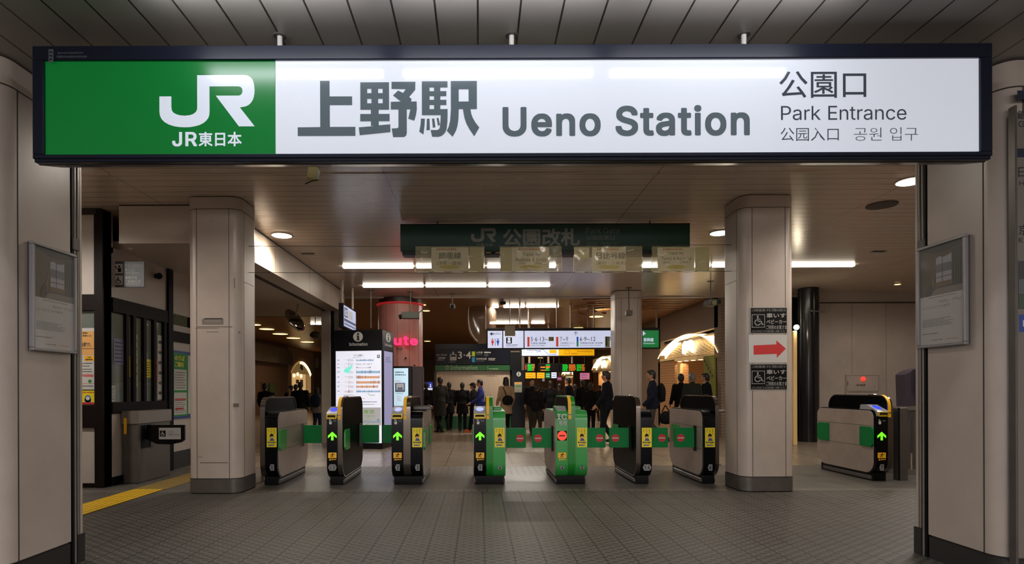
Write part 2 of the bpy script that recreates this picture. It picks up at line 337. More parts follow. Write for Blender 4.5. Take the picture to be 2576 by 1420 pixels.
GL = json.loads('''{"A":[479,[[16,0,85,0,135,142,344,142,395,0,463,0,276,509,201,509],[191,302,213,371,239,457,264,372,287,302,324,199,154,199]]],"B":[456,[[125,57,125,231,248,231,279,228,306,218,327,203,342,184,352,161,355,137,349,105,330,80,296,63,245,57],[60,509,60,0,247,0,301,4,344,18,377,39,400,67,413,100,418,136,414,173,402,203,385,227,363,245,339,257,315,262,315,267,336,275,356,286,373,301,387,320,395,344,398,374,394,410,381,442,359,469,329,491,289,504,241,509],[125,285,125,452,240,452,283,446,313,429,330,403,336,372,333,348,323,326,308,309,288,296,265,288,238,285]]],"C":[510,[[48,179,70,115,104,63,150,25,205,1,267,-7,305,-4,341,5,373,19,402,38,428,62,448,91,463,124,473,160,408,160,401,136,389,114,375,96,357,81,337,69,315,60,292,55,267,53,223,59,184,76,151,105,125,145,109,194,103,254,109,314,125,364,150,403,184,432,223,450,267,456,292,454,315,449,337,440,357,428,375,413,389,395,401,373,408,348,473,348,463,385,448,418,427,447,402,471,373,490,340,504,305,513,267,516,205,508,150,484,104,445,70,393,48,329,40,254]]],"D":[502,[[60,509,60,0,219,0,291,8,351,31,384,54,411,83,433,119,455,181,462,255,455,329,433,391,412,426,385,455,353,478,294,501,225,509],[275,446,320,428,354,399,379,361,394,312,399,255,394,198,379,149,354,110,318,81,272,63,215,57,125,57,125,452,221,452]]],"E":[418,[[125,57,125,229,355,229,355,286,125,286,125,452,372,452,372,509,60,509,60,0,375,0,375,57]]],"G":[520,[[47,179,69,116,104,64,149,25,205,1,269,-7,326,0,377,19,419,50,451,91,471,141,478,200,478,256,283,256,283,199,414,199,410,160,396,123,374,93,345,71,309,57,269,53,224,59,184,76,151,105,125,145,109,194,103,254,109,314,125,364,150,404,183,432,222,450,265,456,291,454,315,448,337,439,356,427,373,411,387,393,399,372,408,349,474,349,465,384,449,416,429,445,403,469,374,489,340,504,304,513,265,516,203,508,149,484,103,445,69,393,47,329,40,254]]],"H":[516,[[60,0,125,0,125,232,392,232,392,0,457,0,457,509,392,509,392,289,125,289,125,509,60,509]]],"I":[300,[[31,57,31,0,269,0,269,57,183,57,183,452,269,452,269,509,31,509,31,452,118,452,118,57]]],"J":[396,[[33,145,38,100,52,63,75,33,106,11,143,-2,185,-7,227,-2,263,11,294,33,318,63,332,100,336,145,336,509,272,509,272,145,266,104,248,74,220,56,185,50,149,56,122,74,104,104,98,145,98,173,33,173]]],"K":[466,[[60,509,60,0,125,0,125,167,198,245,372,0,449,0,243,288,448,509,364,509,174,303,139,261,124,241,125,509]]],"N":[523,[[124,328,120,430,177,331,202,290,387,0,463,0,463,509,399,509,399,157,401,108,403,76,388,107,363,151,343,183,136,509,60,509,60,0,125,0,125,291]]],"O":[533,[[48,179,70,115,105,63,150,25,205,1,267,-7,329,1,384,25,429,63,464,115,486,179,493,254,486,329,464,393,429,445,384,484,329,508,267,516,205,508,150,484,105,445,70,393,48,329,40,254],[125,144,109,194,103,254,109,314,125,364,151,404,184,433,223,450,267,456,310,450,349,433,383,404,408,365,425,314,430,254,425,194,408,144,383,105,349,76,310,59,267,53,223,59,184,76,151,105]]],"P":[444,[[60,509,60,0,125,0,125,186,235,186,289,191,332,207,366,233,390,265,404,304,409,348,404,391,390,430,366,462,332,487,289,503,235,509],[125,242,125,452,232,452,268,449,297,439,318,423,333,402,342,376,344,348,342,319,333,294,318,272,297,256,269,246,233,242]]],"R":[448,[[60,509,60,0,125,0,125,198,236,198,246,199,353,0,428,0,313,210,333,217,367,240,390,271,405,309,409,352,405,395,390,433,367,465,333,489,290,504,236,509],[125,255,125,452,233,452,269,449,298,440,319,425,334,405,342,380,345,352,342,324,334,300,319,281,298,267,269,258,234,255]]],"S":[446,[[64,60,91,31,128,9,172,-4,224,-9,278,-4,323,11,360,34,386,64,403,99,408,139,405,171,395,198,379,220,359,238,336,252,312,264,264,279,212,293,169,308,148,319,131,334,119,352,115,376,118,398,129,418,145,435,167,448,194,456,225,459,267,453,302,437,326,412,337,378,401,378,394,415,377,449,351,476,316,498,275,511,227,516,180,511,138,498,102,476,75,448,58,413,52,372,56,341,67,313,86,289,128,260,184,239,245,222,296,205,316,193,332,179,342,161,346,139,341,114,329,92,311,74,286,60,257,52,224,49,194,52,166,59,142,71,123,88,110,110,104,137,38,137,46,96]]],"T":[448,[[32,509,32,452,193,452,193,0,257,0,257,452,417,452,417,509]]],"U":[517,[[60,509,60,173,66,124,85,80,114,43,154,15,203,-2,259,-8,315,-2,363,15,403,43,433,80,451,124,457,173,457,509,393,509,393,178,389,144,377,113,357,87,331,68,298,56,259,52,220,56,187,68,160,87,141,113,128,144,124,178,124,509]]],"a":[389,[[48,45,68,22,94,5,126,-5,160,-9,190,-6,215,1,236,12,252,25,272,52,277,52,277,0,337,0,337,251,333,290,322,320,306,343,286,360,263,372,239,379,194,384,163,382,133,375,104,364,79,346,57,322,41,291,100,274,107,288,118,301,132,313,149,322,171,329,196,331,220,329,240,322,256,311,267,297,273,279,273,243,265,235,252,230,234,227,178,220,125,211,100,203,78,193,58,179,43,161,34,138,30,108,35,73],[102,72,94,87,92,105,95,124,103,139,117,150,134,159,175,168,231,176,259,182,276,190,276,138,272,115,263,93,248,74,228,59,202,49,170,45,149,47,130,52,114,61]]],"c":[395,[[40,133,56,85,82,46,117,16,159,-2,207,-8,235,-6,261,-1,285,9,306,21,325,37,341,56,354,78,363,102,304,117,292,89,271,66,243,52,207,46,173,51,145,66,124,89,108,117,99,151,96,187,99,224,108,258,124,287,145,310,173,325,207,330,242,325,270,311,290,289,303,262,362,277,353,301,340,322,324,341,305,356,284,368,260,377,234,383,207,384,159,378,117,360,82,330,56,291,40,243,34,187]]],"d":[424,[[39,133,55,84,79,45,111,16,151,-2,195,-8,227,-5,252,4,272,17,287,31,307,59,313,59,313,0,372,0,372,509,311,509,311,319,306,319,287,346,272,360,253,373,228,381,196,384,151,378,112,361,79,332,55,293,39,245,34,189],[109,117,99,151,96,189,99,227,108,261,124,290,145,311,172,325,205,330,237,325,263,312,284,291,300,263,309,229,312,189,309,150,299,115,284,86,263,65,236,51,205,47,172,51,145,66,124,88]]],"e":[403,[[34,187,40,132,56,85,82,46,117,16,161,-2,212,-8,249,-5,283,4,311,19,335,39,353,63,365,91,306,105,297,88,285,73,271,61,254,53,234,48,212,46,179,50,151,61,128,80,110,106,100,139,97,169,371,169,371,194,368,242,357,282,341,315,319,341,294,361,266,374,236,382,205,384,157,378,115,359,81,329,55,290,39,242],[99,241,109,270,125,294,146,313,173,326,205,330,237,326,263,314,283,294,298,269,307,237,308,221,97,221]]],"f":[253,[[142,0,142,327,228,327,228,379,142,379,142,419,145,443,154,460,171,470,195,474,215,472,227,468,243,521,222,527,187,530,161,527,135,519,113,505,96,486,84,461,81,432,81,379,6,379,6,327,81,327,81,0]]],"g":[425,[[51,-69,64,-91,82,-110,105,-127,134,-140,168,-148,207,-151,251,-147,291,-136,324,-117,350,-90,367,-54,372,-9,372,379,313,379,313,319,308,319,288,346,273,360,253,373,228,382,196,384,152,378,112,361,80,332,55,293,39,246,34,191,39,136,55,90,80,53,113,27,152,10,195,5,227,8,252,16,272,28,287,41,306,68,311,68,311,-6,308,-34,298,-58,282,-75,249,-92,207,-97,178,-95,154,-88,136,-78,122,-66,101,-41],[109,123,99,155,96,193,99,229,109,262,124,290,145,312,172,325,205,330,237,325,264,312,285,291,300,264,309,231,312,193,309,154,300,121,285,95,264,75,237,63,205,59,172,63,145,76,124,96]]],"h":[410,[[53,509,53,0,114,0,114,227,117,257,126,283,141,303,161,317,184,326,210,329,246,323,273,304,290,275,296,235,296,0,357,0,357,240,353,285,341,321,321,349,295,369,264,380,227,384,187,379,152,362,124,332,114,311,114,509]]],"i":[166,[[54,455,67,446,84,443,100,446,114,455,123,468,126,483,123,499,114,512,100,521,84,524,67,521,54,512,44,499,41,483,44,468],[53,379,53,0,114,0,114,379]]],"k":[380,[[114,212,114,509,53,509,53,0,114,0,114,140,154,178,294,0,372,0,201,217,360,379,284,379,121,212]]],"l":[189,[[53,84,58,47,74,20,101,3,139,-2,162,-1,181,3,170,54,160,53,146,52,130,54,120,62,115,77,114,99,114,509,53,509]]],"m":[609,[[132,346,118,323,112,308,112,379,53,379,53,0,114,0,114,238,117,266,126,289,140,307,158,320,178,328,199,330,229,326,253,311,269,288,274,260,274,0,335,0,335,247,338,270,345,290,358,307,374,320,395,328,419,330,447,326,473,313,490,289,496,254,496,0,557,0,557,255,553,296,541,328,522,354,497,372,468,383,437,386,407,383,381,375,357,361,337,343,322,321,317,307,309,331,287,361,257,380,219,386,195,384,172,376,151,363]]],"n":[409,[[114,0,114,227,117,257,126,283,141,303,161,317,184,326,210,329,246,323,273,304,290,275,296,235,296,0,357,0,357,240,353,285,341,321,321,349,295,369,264,380,227,384,187,379,152,362,124,332,112,308,112,379,53,379,53,0]]],"o":[415,[[40,133,56,85,82,46,117,16,159,-2,207,-8,256,-2,299,16,333,46,359,85,376,133,381,187,376,243,359,291,333,330,299,360,256,378,207,384,159,378,117,360,82,330,56,291,40,243,34,187],[108,117,99,151,96,187,99,224,108,258,124,287,145,310,173,325,207,330,242,325,270,310,292,287,307,258,316,224,319,187,316,151,307,117,292,89,270,66,242,51,207,46,173,51,145,66,124,89]]],"p":[424,[[112,319,112,379,53,379,53,-143,114,-143,114,59,118,59,138,31,153,17,173,4,198,-5,229,-8,274,-2,313,16,346,45,370,84,385,133,390,189,385,245,370,293,345,332,313,361,274,378,229,384,197,381,171,373,152,360,137,346,118,319],[125,115,116,150,113,189,116,229,125,263,140,291,161,312,188,325,220,330,253,325,280,311,301,290,316,261,325,227,328,189,325,151,316,117,301,88,279,66,253,51,220,47,188,51,162,65,140,86]]],"r":[259,[[112,321,112,379,53,379,53,0,114,0,114,237,117,262,126,284,140,301,159,315,182,323,207,326,230,324,243,322,243,384,213,385,181,380,152,367,130,347,115,321]]],"s":[364,[[62,38,84,18,112,3,145,-5,182,-8,223,-5,260,6,290,24,312,47,326,75,331,107,325,142,306,171,275,194,229,209,172,223,144,232,124,243,112,258,109,277,114,299,131,317,156,329,187,333,219,328,243,316,258,298,268,277,324,290,314,316,299,339,279,358,254,372,223,381,187,384,149,381,115,370,87,354,65,332,51,305,47,274,53,237,72,208,104,186,149,170,212,155,237,147,254,136,265,121,268,103,262,81,244,62,217,50,181,45,150,49,124,60,105,79,94,107,36,94,45,63]]],"t":[227,[[65,93,72,52,92,21,125,2,168,-4,192,-3,213,2,202,54,185,51,170,50,150,53,136,61,128,76,126,98,126,327,204,327,204,379,126,379,126,471,65,471,65,379,6,379,6,327,65,327]]],"u":[410,[[53,139,57,95,69,59,89,31,115,11,146,-1,182,-5,222,0,257,17,286,47,298,72,298,0,357,0,357,379,296,379,296,153,293,122,283,97,268,77,249,62,226,53,200,50,164,56,137,75,119,105,114,144,114,379,53,379]]],"v":[389,[[187,87,165,155,84,379,17,379,163,0,226,0,371,379,305,379,224,155,203,87,195,59]]],"w":[567,[[87,379,23,379,138,0,199,0,263,225,284,309,305,225,319,172,368,0,429,0,545,379,480,379,434,214,413,135,397,66,382,136,362,214,316,379,252,379,206,214,186,135,170,64,154,137,133,214]]],"x":[378,[[21,0,91,0,148,85,189,154,231,85,287,0,358,0,224,192,352,379,282,379,233,306,191,233,147,306,100,379,29,379,155,194]]],"y":[389,[[88,-90,61,-86,47,-139,65,-143,91,-145,117,-143,139,-136,159,-124,177,-107,191,-85,204,-58,371,379,305,379,224,155,202,87,195,59,187,87,165,155,84,379,17,379,163,-1,151,-36,141,-58,130,-74,118,-84,104,-89]]],"z":[380,[[42,46,42,0,339,0,339,56,126,56,126,60,333,331,333,379,48,379,48,323,254,323,254,320]]],"0":[453,[[53,178,69,113,95,62,130,24,174,1,227,-7,279,1,323,24,359,62,384,113,400,178,405,254,400,330,384,395,358,447,323,484,279,508,227,516,174,508,130,484,95,447,69,395,53,330,48,254],[123,144,113,194,109,254,113,314,123,365,140,405,163,435,192,453,227,460,261,453,290,435,313,405,330,365,340,314,344,254,340,194,330,144,313,103,290,74,261,56,227,50,192,56,163,74,140,103]]],"1":[453,[[198,509,86,427,86,358,209,448,212,448,212,55,76,55,76,0,391,0,391,55,276,55,276,509]]],"2":[453,[[127,362,130,390,139,413,153,433,172,447,196,457,224,460,250,457,273,449,293,436,308,419,317,397,320,371,318,348,311,327,299,305,282,282,234,229,64,47,64,0,389,0,389,57,153,57,153,60,267,180,336,259,357,290,371,318,378,345,381,372,376,411,361,445,337,474,306,497,268,511,225,516,182,511,143,496,111,473,86,442,71,405,66,362]]],"3":[453,[[98,30,133,10,173,-3,218,-7,266,-2,309,12,344,36,370,66,387,103,393,145,387,186,371,222,344,253,308,276,264,288,221,289,372,461,372,509,70,509,70,452,288,452,288,448,157,299,157,248,201,248,242,244,275,234,299,217,316,196,326,172,329,145,325,116,315,93,297,74,275,61,248,53,219,50,191,52,165,59,144,71,126,87,115,107,109,132,44,132,52,91,70,57]]],"4":[453,[[40,158,40,105,282,105,282,0,343,0,343,105,413,105,413,163,343,163,343,318,282,318,282,163,109,163,109,166,311,509,247,509]]],"5":[453,[[83,60,108,32,140,11,178,-2,221,-7,268,-1,309,15,343,41,369,76,385,117,391,163,388,199,379,231,364,260,345,285,321,306,294,321,263,330,229,334,203,331,178,325,155,315,136,301,134,301,151,452,366,452,366,509,96,509,67,253,128,246,145,258,167,268,192,275,218,277,248,273,275,262,297,244,314,221,324,193,328,162,324,131,314,104,298,82,276,64,250,53,221,50,196,52,173,60,154,73,138,89,127,108,122,130,60,130,66,93]]],"6":[453,[[84,74,109,40,142,15,182,-1,226,-7,271,-2,310,14,343,39,368,73,384,112,389,157,384,201,370,240,346,271,316,295,278,309,235,314,214,312,196,307,179,299,174,295,322,509,252,509,137,340,102,285,80,239,68,199,64,162,69,115],[138,102,128,128,125,158,128,188,138,214,153,235,174,252,198,262,226,265,254,262,279,251,299,235,314,213,324,187,327,157,324,128,314,101,299,79,279,63,254,52,226,48,198,52,174,63,153,79]]],"7":[453,[[97,0,165,0,391,449,391,509,62,509,62,452,323,452,323,448]]],"8":[453,[[74,62,101,33,136,11,178,-2,226,-7,275,-2,317,11,352,33,378,62,395,96,401,135,397,166,387,195,372,220,351,241,327,256,300,265,300,267,333,282,359,308,376,342,382,380,377,417,361,450,337,477,306,498,269,511,226,516,184,511,146,498,114,477,90,450,75,417,70,380,76,342,93,308,119,282,153,267,153,265,125,256,101,241,81,220,65,195,55,166,52,135,57,96],[129,91,119,113,115,139,119,165,130,189,147,208,169,223,196,232,226,235,256,232,283,223,305,208,322,189,333,165,337,139,333,113,323,91,307,74,285,60,258,52,226,49,195,52,167,60,145,74],[177,449,200,457,226,460,252,457,275,449,294,437,308,420,316,399,319,376,316,351,307,330,293,313,274,300,252,292,226,290,201,292,178,300,159,313,145,330,136,351,133,376,136,399,145,420,159,437]]],"9":[453,[[83,269,106,237,137,214,175,199,218,195,238,196,257,202,273,210,278,214,130,0,200,0,315,168,350,224,373,270,385,309,389,347,384,393,368,434,343,468,310,494,271,510,226,516,182,510,143,494,110,469,85,436,69,397,64,352,68,307],[138,295,129,322,125,352,129,381,138,407,154,429,174,446,199,457,226,460,254,457,279,446,299,429,314,407,324,381,327,350,324,321,314,295,299,273,279,257,254,247,226,243,199,247,174,257,154,274]]],"&":[447,[[54,62,78,34,110,12,150,-2,197,-7,234,-3,271,7,305,23,328,43,364,0,438,0,366,87,371,92,385,115,397,144,405,180,408,224,349,224,346,186,336,151,327,134,219,266,256,293,291,325,305,342,315,362,322,382,324,404,320,433,308,459,290,482,266,499,235,510,200,513,165,510,134,499,109,481,91,458,79,430,75,398,78,370,87,344,102,319,121,293,135,275,85,235,63,213,47,189,37,163,34,133,39,96],[109,87,100,108,97,131,100,154,110,174,128,195,154,217,172,231,292,87,278,75,251,59,223,50,193,46,166,49,143,57,124,70],[168,453,184,459,201,461,226,457,245,445,258,427,262,405,260,389,255,375,237,352,216,335,182,310,169,327,145,363,139,380,137,399,139,416,145,431,155,444]]],"~":[453,[[55,188,52,150,108,150,111,178,121,196,136,207,154,210,166,209,177,204,232,162,254,148,276,139,301,137,326,139,349,148,370,163,386,185,397,215,400,253,344,253,341,226,332,207,318,196,299,192,286,193,275,198,246,221,220,241,197,256,175,264,151,266,127,263,103,255,82,240,66,218]]],".":[300,[[50,41,53,24,63,9,78,-1,95,-4,113,-1,128,9,138,24,141,41,138,59,128,73,113,83,95,87,78,83,63,73,53,59]]],"?":[358,[[33,418,27,378,92,378,96,404,106,425,120,441,137,453,157,459,178,462,200,459,220,452,237,441,250,425,259,406,262,384,258,357,247,334,230,314,209,298,168,269,153,252,141,230,134,200,132,152,194,152,195,185,200,205,207,221,219,235,254,261,284,284,306,311,319,344,324,382,319,418,306,451,284,478,255,498,219,511,178,516,138,511,103,499,73,479,49,452],[118,41,121,24,131,9,146,-1,164,-4,181,-1,196,9,206,24,209,41,206,58,196,73,181,83,164,86,146,83,131,73,121,58]]]}''')
GCACHE = {}
GBOLD = {}
def union_faces(V, E, sets):
    """faces of a planar outline set that lie inside any of the given oriented edge sets"""
    v, e, fa, *_r = delaunay_2d_cdt(V, E, [], 0, 1e-6)
    v = np.array([tuple(p) for p in v]); cen = np.array([v[list(f)].mean(0) for f in fa]); ins = np.zeros(len(fa), bool)
    for (A, B) in sets:
        wn = np.zeros(len(fa), int)
        for a, b in zip(A, B):
            cr = (b[0]-a[0])*(cen[:, 1]-a[1]) - (b[1]-a[1])*(cen[:, 0]-a[0])
            if a[1] <= b[1]: wn += ((a[1] <= cen[:, 1]) & (b[1] > cen[:, 1]) & (cr > 0))
            else: wn -= ((b[1] <= cen[:, 1]) & (a[1] > cen[:, 1]) & (cr < 0))
        ins |= wn != 0
    return v, [f for f, k in zip(fa, ins) if k]
def font_mesh(txt):
    cu = bpy.data.curves.new('g', 'FONT'); cu.body = txt; cu.resolution_u = 2; cu.fill_mode = 'BOTH'
    o = bpy.data.objects.new('g', cu); C.objects.link(o)
    dg = bpy.context.evaluated_depsgraph_get(); dg.update()
    me = bpy.data.meshes.new_from_object(o.evaluated_get(dg))
    vs_ = [tuple(v.co)[:2] for v in me.vertices]; fs_ = [tuple(p.vertices) for p in me.polygons]
    bpy.data.objects.remove(o); bpy.data.meshes.remove(me); bpy.data.curves.remove(cu)
    return vs_, fs_
_a, _b = font_mesh('口'), font_mesh('口口'); PITCH = max(v[0] for v in _b[0]) - max(v[0] for v in _a[0])
def cjk_bold(ch, d):
    if (ch, d) in GBOLD: return GBOLD[(ch, d)]
    vs_, fs_ = font_mesh(ch)
    ed = {}
    for f in fs_:
        a, b, c = (vs_[f[k]] for k in range(3))
        g = f if (b[0]-a[0])*(c[1]-a[1])-(b[1]-a[1])*(c[0]-a[0]) > 0 or len(f) > 3 else f[::-1]
        for i in range(len(g)): ed[(g[i], g[(i+1) % len(g)])] = 1
    bd = [k for k in ed if (k[1], k[0]) not in ed]
    P0 = np.array(vs_); V, E, sets = [], [], []
    nn = 8
    for k in range(nn+1):
        o_ = np.zeros(2) if k == nn else d*np.array([math.cos(k*2*math.pi/nn), math.sin(k*2*math.pi/nn)])
        m = len(V); V += [Vector(p) for p in P0 + o_]; E += [(m+a, m+b) for a, b in bd]
        A = np.array([P0[a] for a, b in bd]) + o_; B = np.array([P0[b] for a, b in bd]) + o_; sets.append((A, B))
    v, f = union_faces(V, E, sets)
    used = sorted({i for t in f for i in t}); mp = {i: k for k, i in enumerate(used)}
    GBOLD[(ch, d)] = ([tuple(v[i]) for i in used], [tuple(mp[i] for i in t) for t in f])
    return GBOLD[(ch, d)]
def bold_glyph(ch, d):
    """outline of one letter thickened by d: union of copies laid round a small circle"""
    if (ch, d) in GBOLD: return GBOLD[(ch, d)]
    loops = [np.array(q, float).reshape(-1, 2)/1000 for q in GL[ch][1]]
    V, E, sets = [], [], []
    for k in range(13):
        cs_ = np.array([math.cos(k*math.pi/6), math.sin(k*math.pi/6)]); o_ = np.zeros(2) if k == 12 else d*.9*cs_/max(abs(cs_))
        cp = [q + o_ for q in loops]; sets.append(cp)
        for q in cp:
            m = len(V); V += [Vector(p) for p in q]; E += [(m+i, m+(i+1) % len(q)) for i in range(len(q))]
    v, e, fa, *_r = delaunay_2d_cdt(V, E, [], 0, 1e-6)
    v = np.array([tuple(p) for p in v]); fa = [f for f in fa]
    cen = np.array([v[list(f)].mean(0) for f in fa]); ins = np.zeros(len(fa), bool)
    for cp in sets:
        wn = np.zeros(len(fa), int)
        for q in cp:
            for a, b in zip(q, np.roll(q, -1, 0)):
                cr = (b[0]-a[0])*(cen[:, 1]-a[1]) - (b[1]-a[1])*(cen[:, 0]-a[0])
                if a[1] <= b[1]: wn += ((a[1] <= cen[:, 1]) & (b[1] > cen[:, 1]) & (cr > 0))
                else: wn -= ((b[1] <= cen[:, 1]) & (a[1] > cen[:, 1]) & (cr < 0))
        ins |= wn != 0
    GBOLD[(ch, d)] = (v, [f for f, k in zip(fa, ins) if k])
    return GBOLD[(ch, d)]
def glyphs(txt, bold=0.0):
    key = (txt, bold)
    if key in GCACHE: return GCACHE[key]
    if bold > 0 and all(ch in GL or ch == ' ' for ch in txt):
        vs_, fs_ = [], []; x = 0.0
        for ch in txt:
            if ch == ' ': x += .28; continue
            v, f = bold_glyph(ch, bold); m = len(vs_)
            vs_ += [(p[0]+x, p[1], 0) for p in v]; fs_ += [tuple(m+i for i in t) for t in f]; x += GL[ch][0]/1000 + bold*1.5
        used = sorted({i for f in fs_ for i in f}); mp = {i: k for k, i in enumerate(used)}
        vs_ = [vs_[i] for i in used]; fs_ = [tuple(mp[i] for i in f) for f in fs_]
        xs = [v[0] for v in vs_]; ys = [v[1] for v in vs_]; ax, bx, ay, by = min(xs), max(xs), min(ys), max(ys)
        GCACHE[key] = ([((v[0]-ax)/(bx-ax or 1), (v[1]-ay)/(by-ay or 1)) for v in vs_], fs_)
        return GCACHE[key]
    if all(ch in GL or ch == ' ' for ch in txt):
        cu = bpy.data.curves.new('g', 'CURVE'); cu.dimensions = '2D'; cu.fill_mode = 'BOTH'
        x = 0
        for ch in txt:
            if ch == ' ': x += 280; continue
            adv, sp = GL[ch]
            for q in sp:
                n = len(q)//2; sl = cu.splines.new('POLY'); sl.points.add(n-1); sl.use_cyclic_u = True
                for i in range(n): sl.points[i].co = ((q[2*i]+x)/1000, q[2*i+1]/1000, 0, 1)
            x += adv + bold*900
        cu.offset = min(bold, 0)*0
    elif bold > 0.004 and len(txt) > 1 and all(ord(ch) > 0x2fff for ch in txt):
        out = []; fo = []
        for i, ch in enumerate(txt):
            v, f = cjk_bold(ch, bold); m = len(out); out += [(p[0]+i*1.0*PITCH, p[1]) for p in v]; fo += [tuple(m+k for k in t) for t in f]
        xs = [v[0] for v in out]; ys = [v[1] for v in out]; ax, bx, ay, by = min(xs), max(xs), min(ys), max(ys)
        GCACHE[key] = ([((v[0]-ax)/(bx-ax or 1), (v[1]-ay)/(by-ay or 1)) for v in out], fo)
        return GCACHE[key]
    else:
        cu = bpy.data.curves.new('g', 'FONT'); cu.body = txt; cu.offset = min(bold, 0.004); cu.resolution_u = 2
        cu.fill_mode = 'BOTH'
    o = bpy.data.objects.new('g', cu); C.objects.link(o)
    dg = bpy.context.evaluated_depsgraph_get(); dg.update()
    me = bpy.data.meshes.new_from_object(o.evaluated_get(dg))
    vs_ = [tuple(v.co) for v in me.vertices]; fs_ = [tuple(p.vertices) for p in me.polygons]
    bpy.data.objects.remove(o); bpy.data.meshes.remove(me); bpy.data.curves.remove(cu)
    if vs_:
        xs = [v[0] for v in vs_]; ys = [v[1] for v in vs_]
        ax, bx, ay, by = min(xs), max(xs), min(ys), max(ys)
        vs_ = [((v[0]-ax)/(bx-ax or 1), (v[1]-ay)/(by-ay or 1)) for v in vs_]
    GCACHE[key] = (vs_, fs_)
    return GCACHE[key]

def tag(o, label, cat, group=None):
    o['label'] = label; o['category'] = cat
    if group: o['group'] = group
    return o
def thing(name, label, cat, loc=(0, 0, 0), rotz=0.0, group=None):
    o = bpy.data.objects.new(name, None); o.empty_display_size = 0.1; C.objects.link(o)
    o.location = loc; o.rotation_euler = (0, 0, rotz)
    return tag(o, label, cat, group)
def struct(name, mb, label=None):
    o = mb.build(name); o['kind'] = 'structure'
    if label: o['label'] = label
    return o
def copy_tree(o, parent=None):
    c = o.copy(); C.objects.link(c); c.parent = parent
    for ch in list(o.children): copy_tree(ch, c)
    return c
def rrect(x0, x1, y0, y1, r, n=6):
    """rounded rectangle outline; r = (r00, r10, r11, r01)"""
    if isinstance(r, (int, float)): r = (r,)*4
    pts = []
    for (cx, cy, q, a) in ((x0+r[0], y0+r[0], r[0], 180), (x1-r[1], y0+r[1], r[1], 270), (x1-r[2], y1-r[2], r[2], 0), (x0+r[3], y1-r[3], r[3], 90)):
        if q <= 0: pts.append((cx, cy)); continue
        for i in range(n+1):
            t = R(a + 90*i/n); pts.append((cx+q*math.cos(t), cy+q*math.sin(t)))
    return pts

# common materials
BEIGE = M('enamel_beige', (176, 163, 153), 0.36, noise=0.10, nscale=2.2)
BEIGE2 = M('enamel_beige_upper', (172, 158, 146), 0.4, noise=0.08, nscale=1.5)
SEAM = M('dark_joint', (34, 28, 26), 0.7)
STEEL = M('brushed_steel', (130, 122, 114), 0.38, 0.5, noise=0.12, nscale=9)
STEELD = M('dark_steel', (92, 86, 82), 0.42, 0.35, noise=0.15, nscale=9)
CHROME = M('chrome', (150, 142, 134), 0.2, 1.0)
NAVY = M('sign_frame_navy', (22, 26, 40), 0.28, spec=0.35)
BLACK = M('gloss_black', (6, 6, 8), 0.22, spec=.2)
MBLACK = M('matt_black', (10, 10, 11), 0.6, spec=.2)
BROWNF = M('dark_brown_frame', (24, 15, 14), 0.55, spec=.12)
WHITEP = M('white_print', (205, 205, 205), 0.6)
PAPER = M('white_paper', (190, 188, 184), 0.7)
INK = M('dark_ink', (32, 34, 38), 0.7)
REDINK = M('red_ink', (190, 40, 40), 0.6)
YELS = M('yellow_sticker', (225, 205, 25), 0.5)
YELO = M('amber_sticker', (235, 175, 20), 0.5)
GREENP = M('gate_green', (48, 146, 66), 0.32, coat=0.15)
GREEND = M('gate_green_deep', (20, 120, 35), 0.32)
FLAPG = M('flap_green', (0, 116, 54), 0.5, spec=.2)
LTUBE = M('tube_light', (255, 250, 235), 0.5, emit=TUBE, ergb=(255, 246, 226))
LHALL = M('hall_tube_light', (255, 250, 235), 0.5, emit=30.0, ergb=(255, 240, 214))
LSOFT = M('soffit_tube_light', (250, 250, 255), 0.5, emit=SOFTUBE, ergb=(244, 247, 255))
LDOWN = M('downlight_glow', (255, 246, 226), 0.5, emit=DOWN, ergb=(255, 240, 210))
LWARM = M('amber_downlight_glow', (255, 190, 110), 0.5, emit=WARM, ergb=(255, 196, 116))
GLASS = M('window_glass', (150, 160, 155), 0.05, alpha=0.28)

# ================================================================== the setting
ZS = 3.60       # outer soffit
ZC = 3.88       # inner ceiling
ZH = 3.98       # hall ceiling
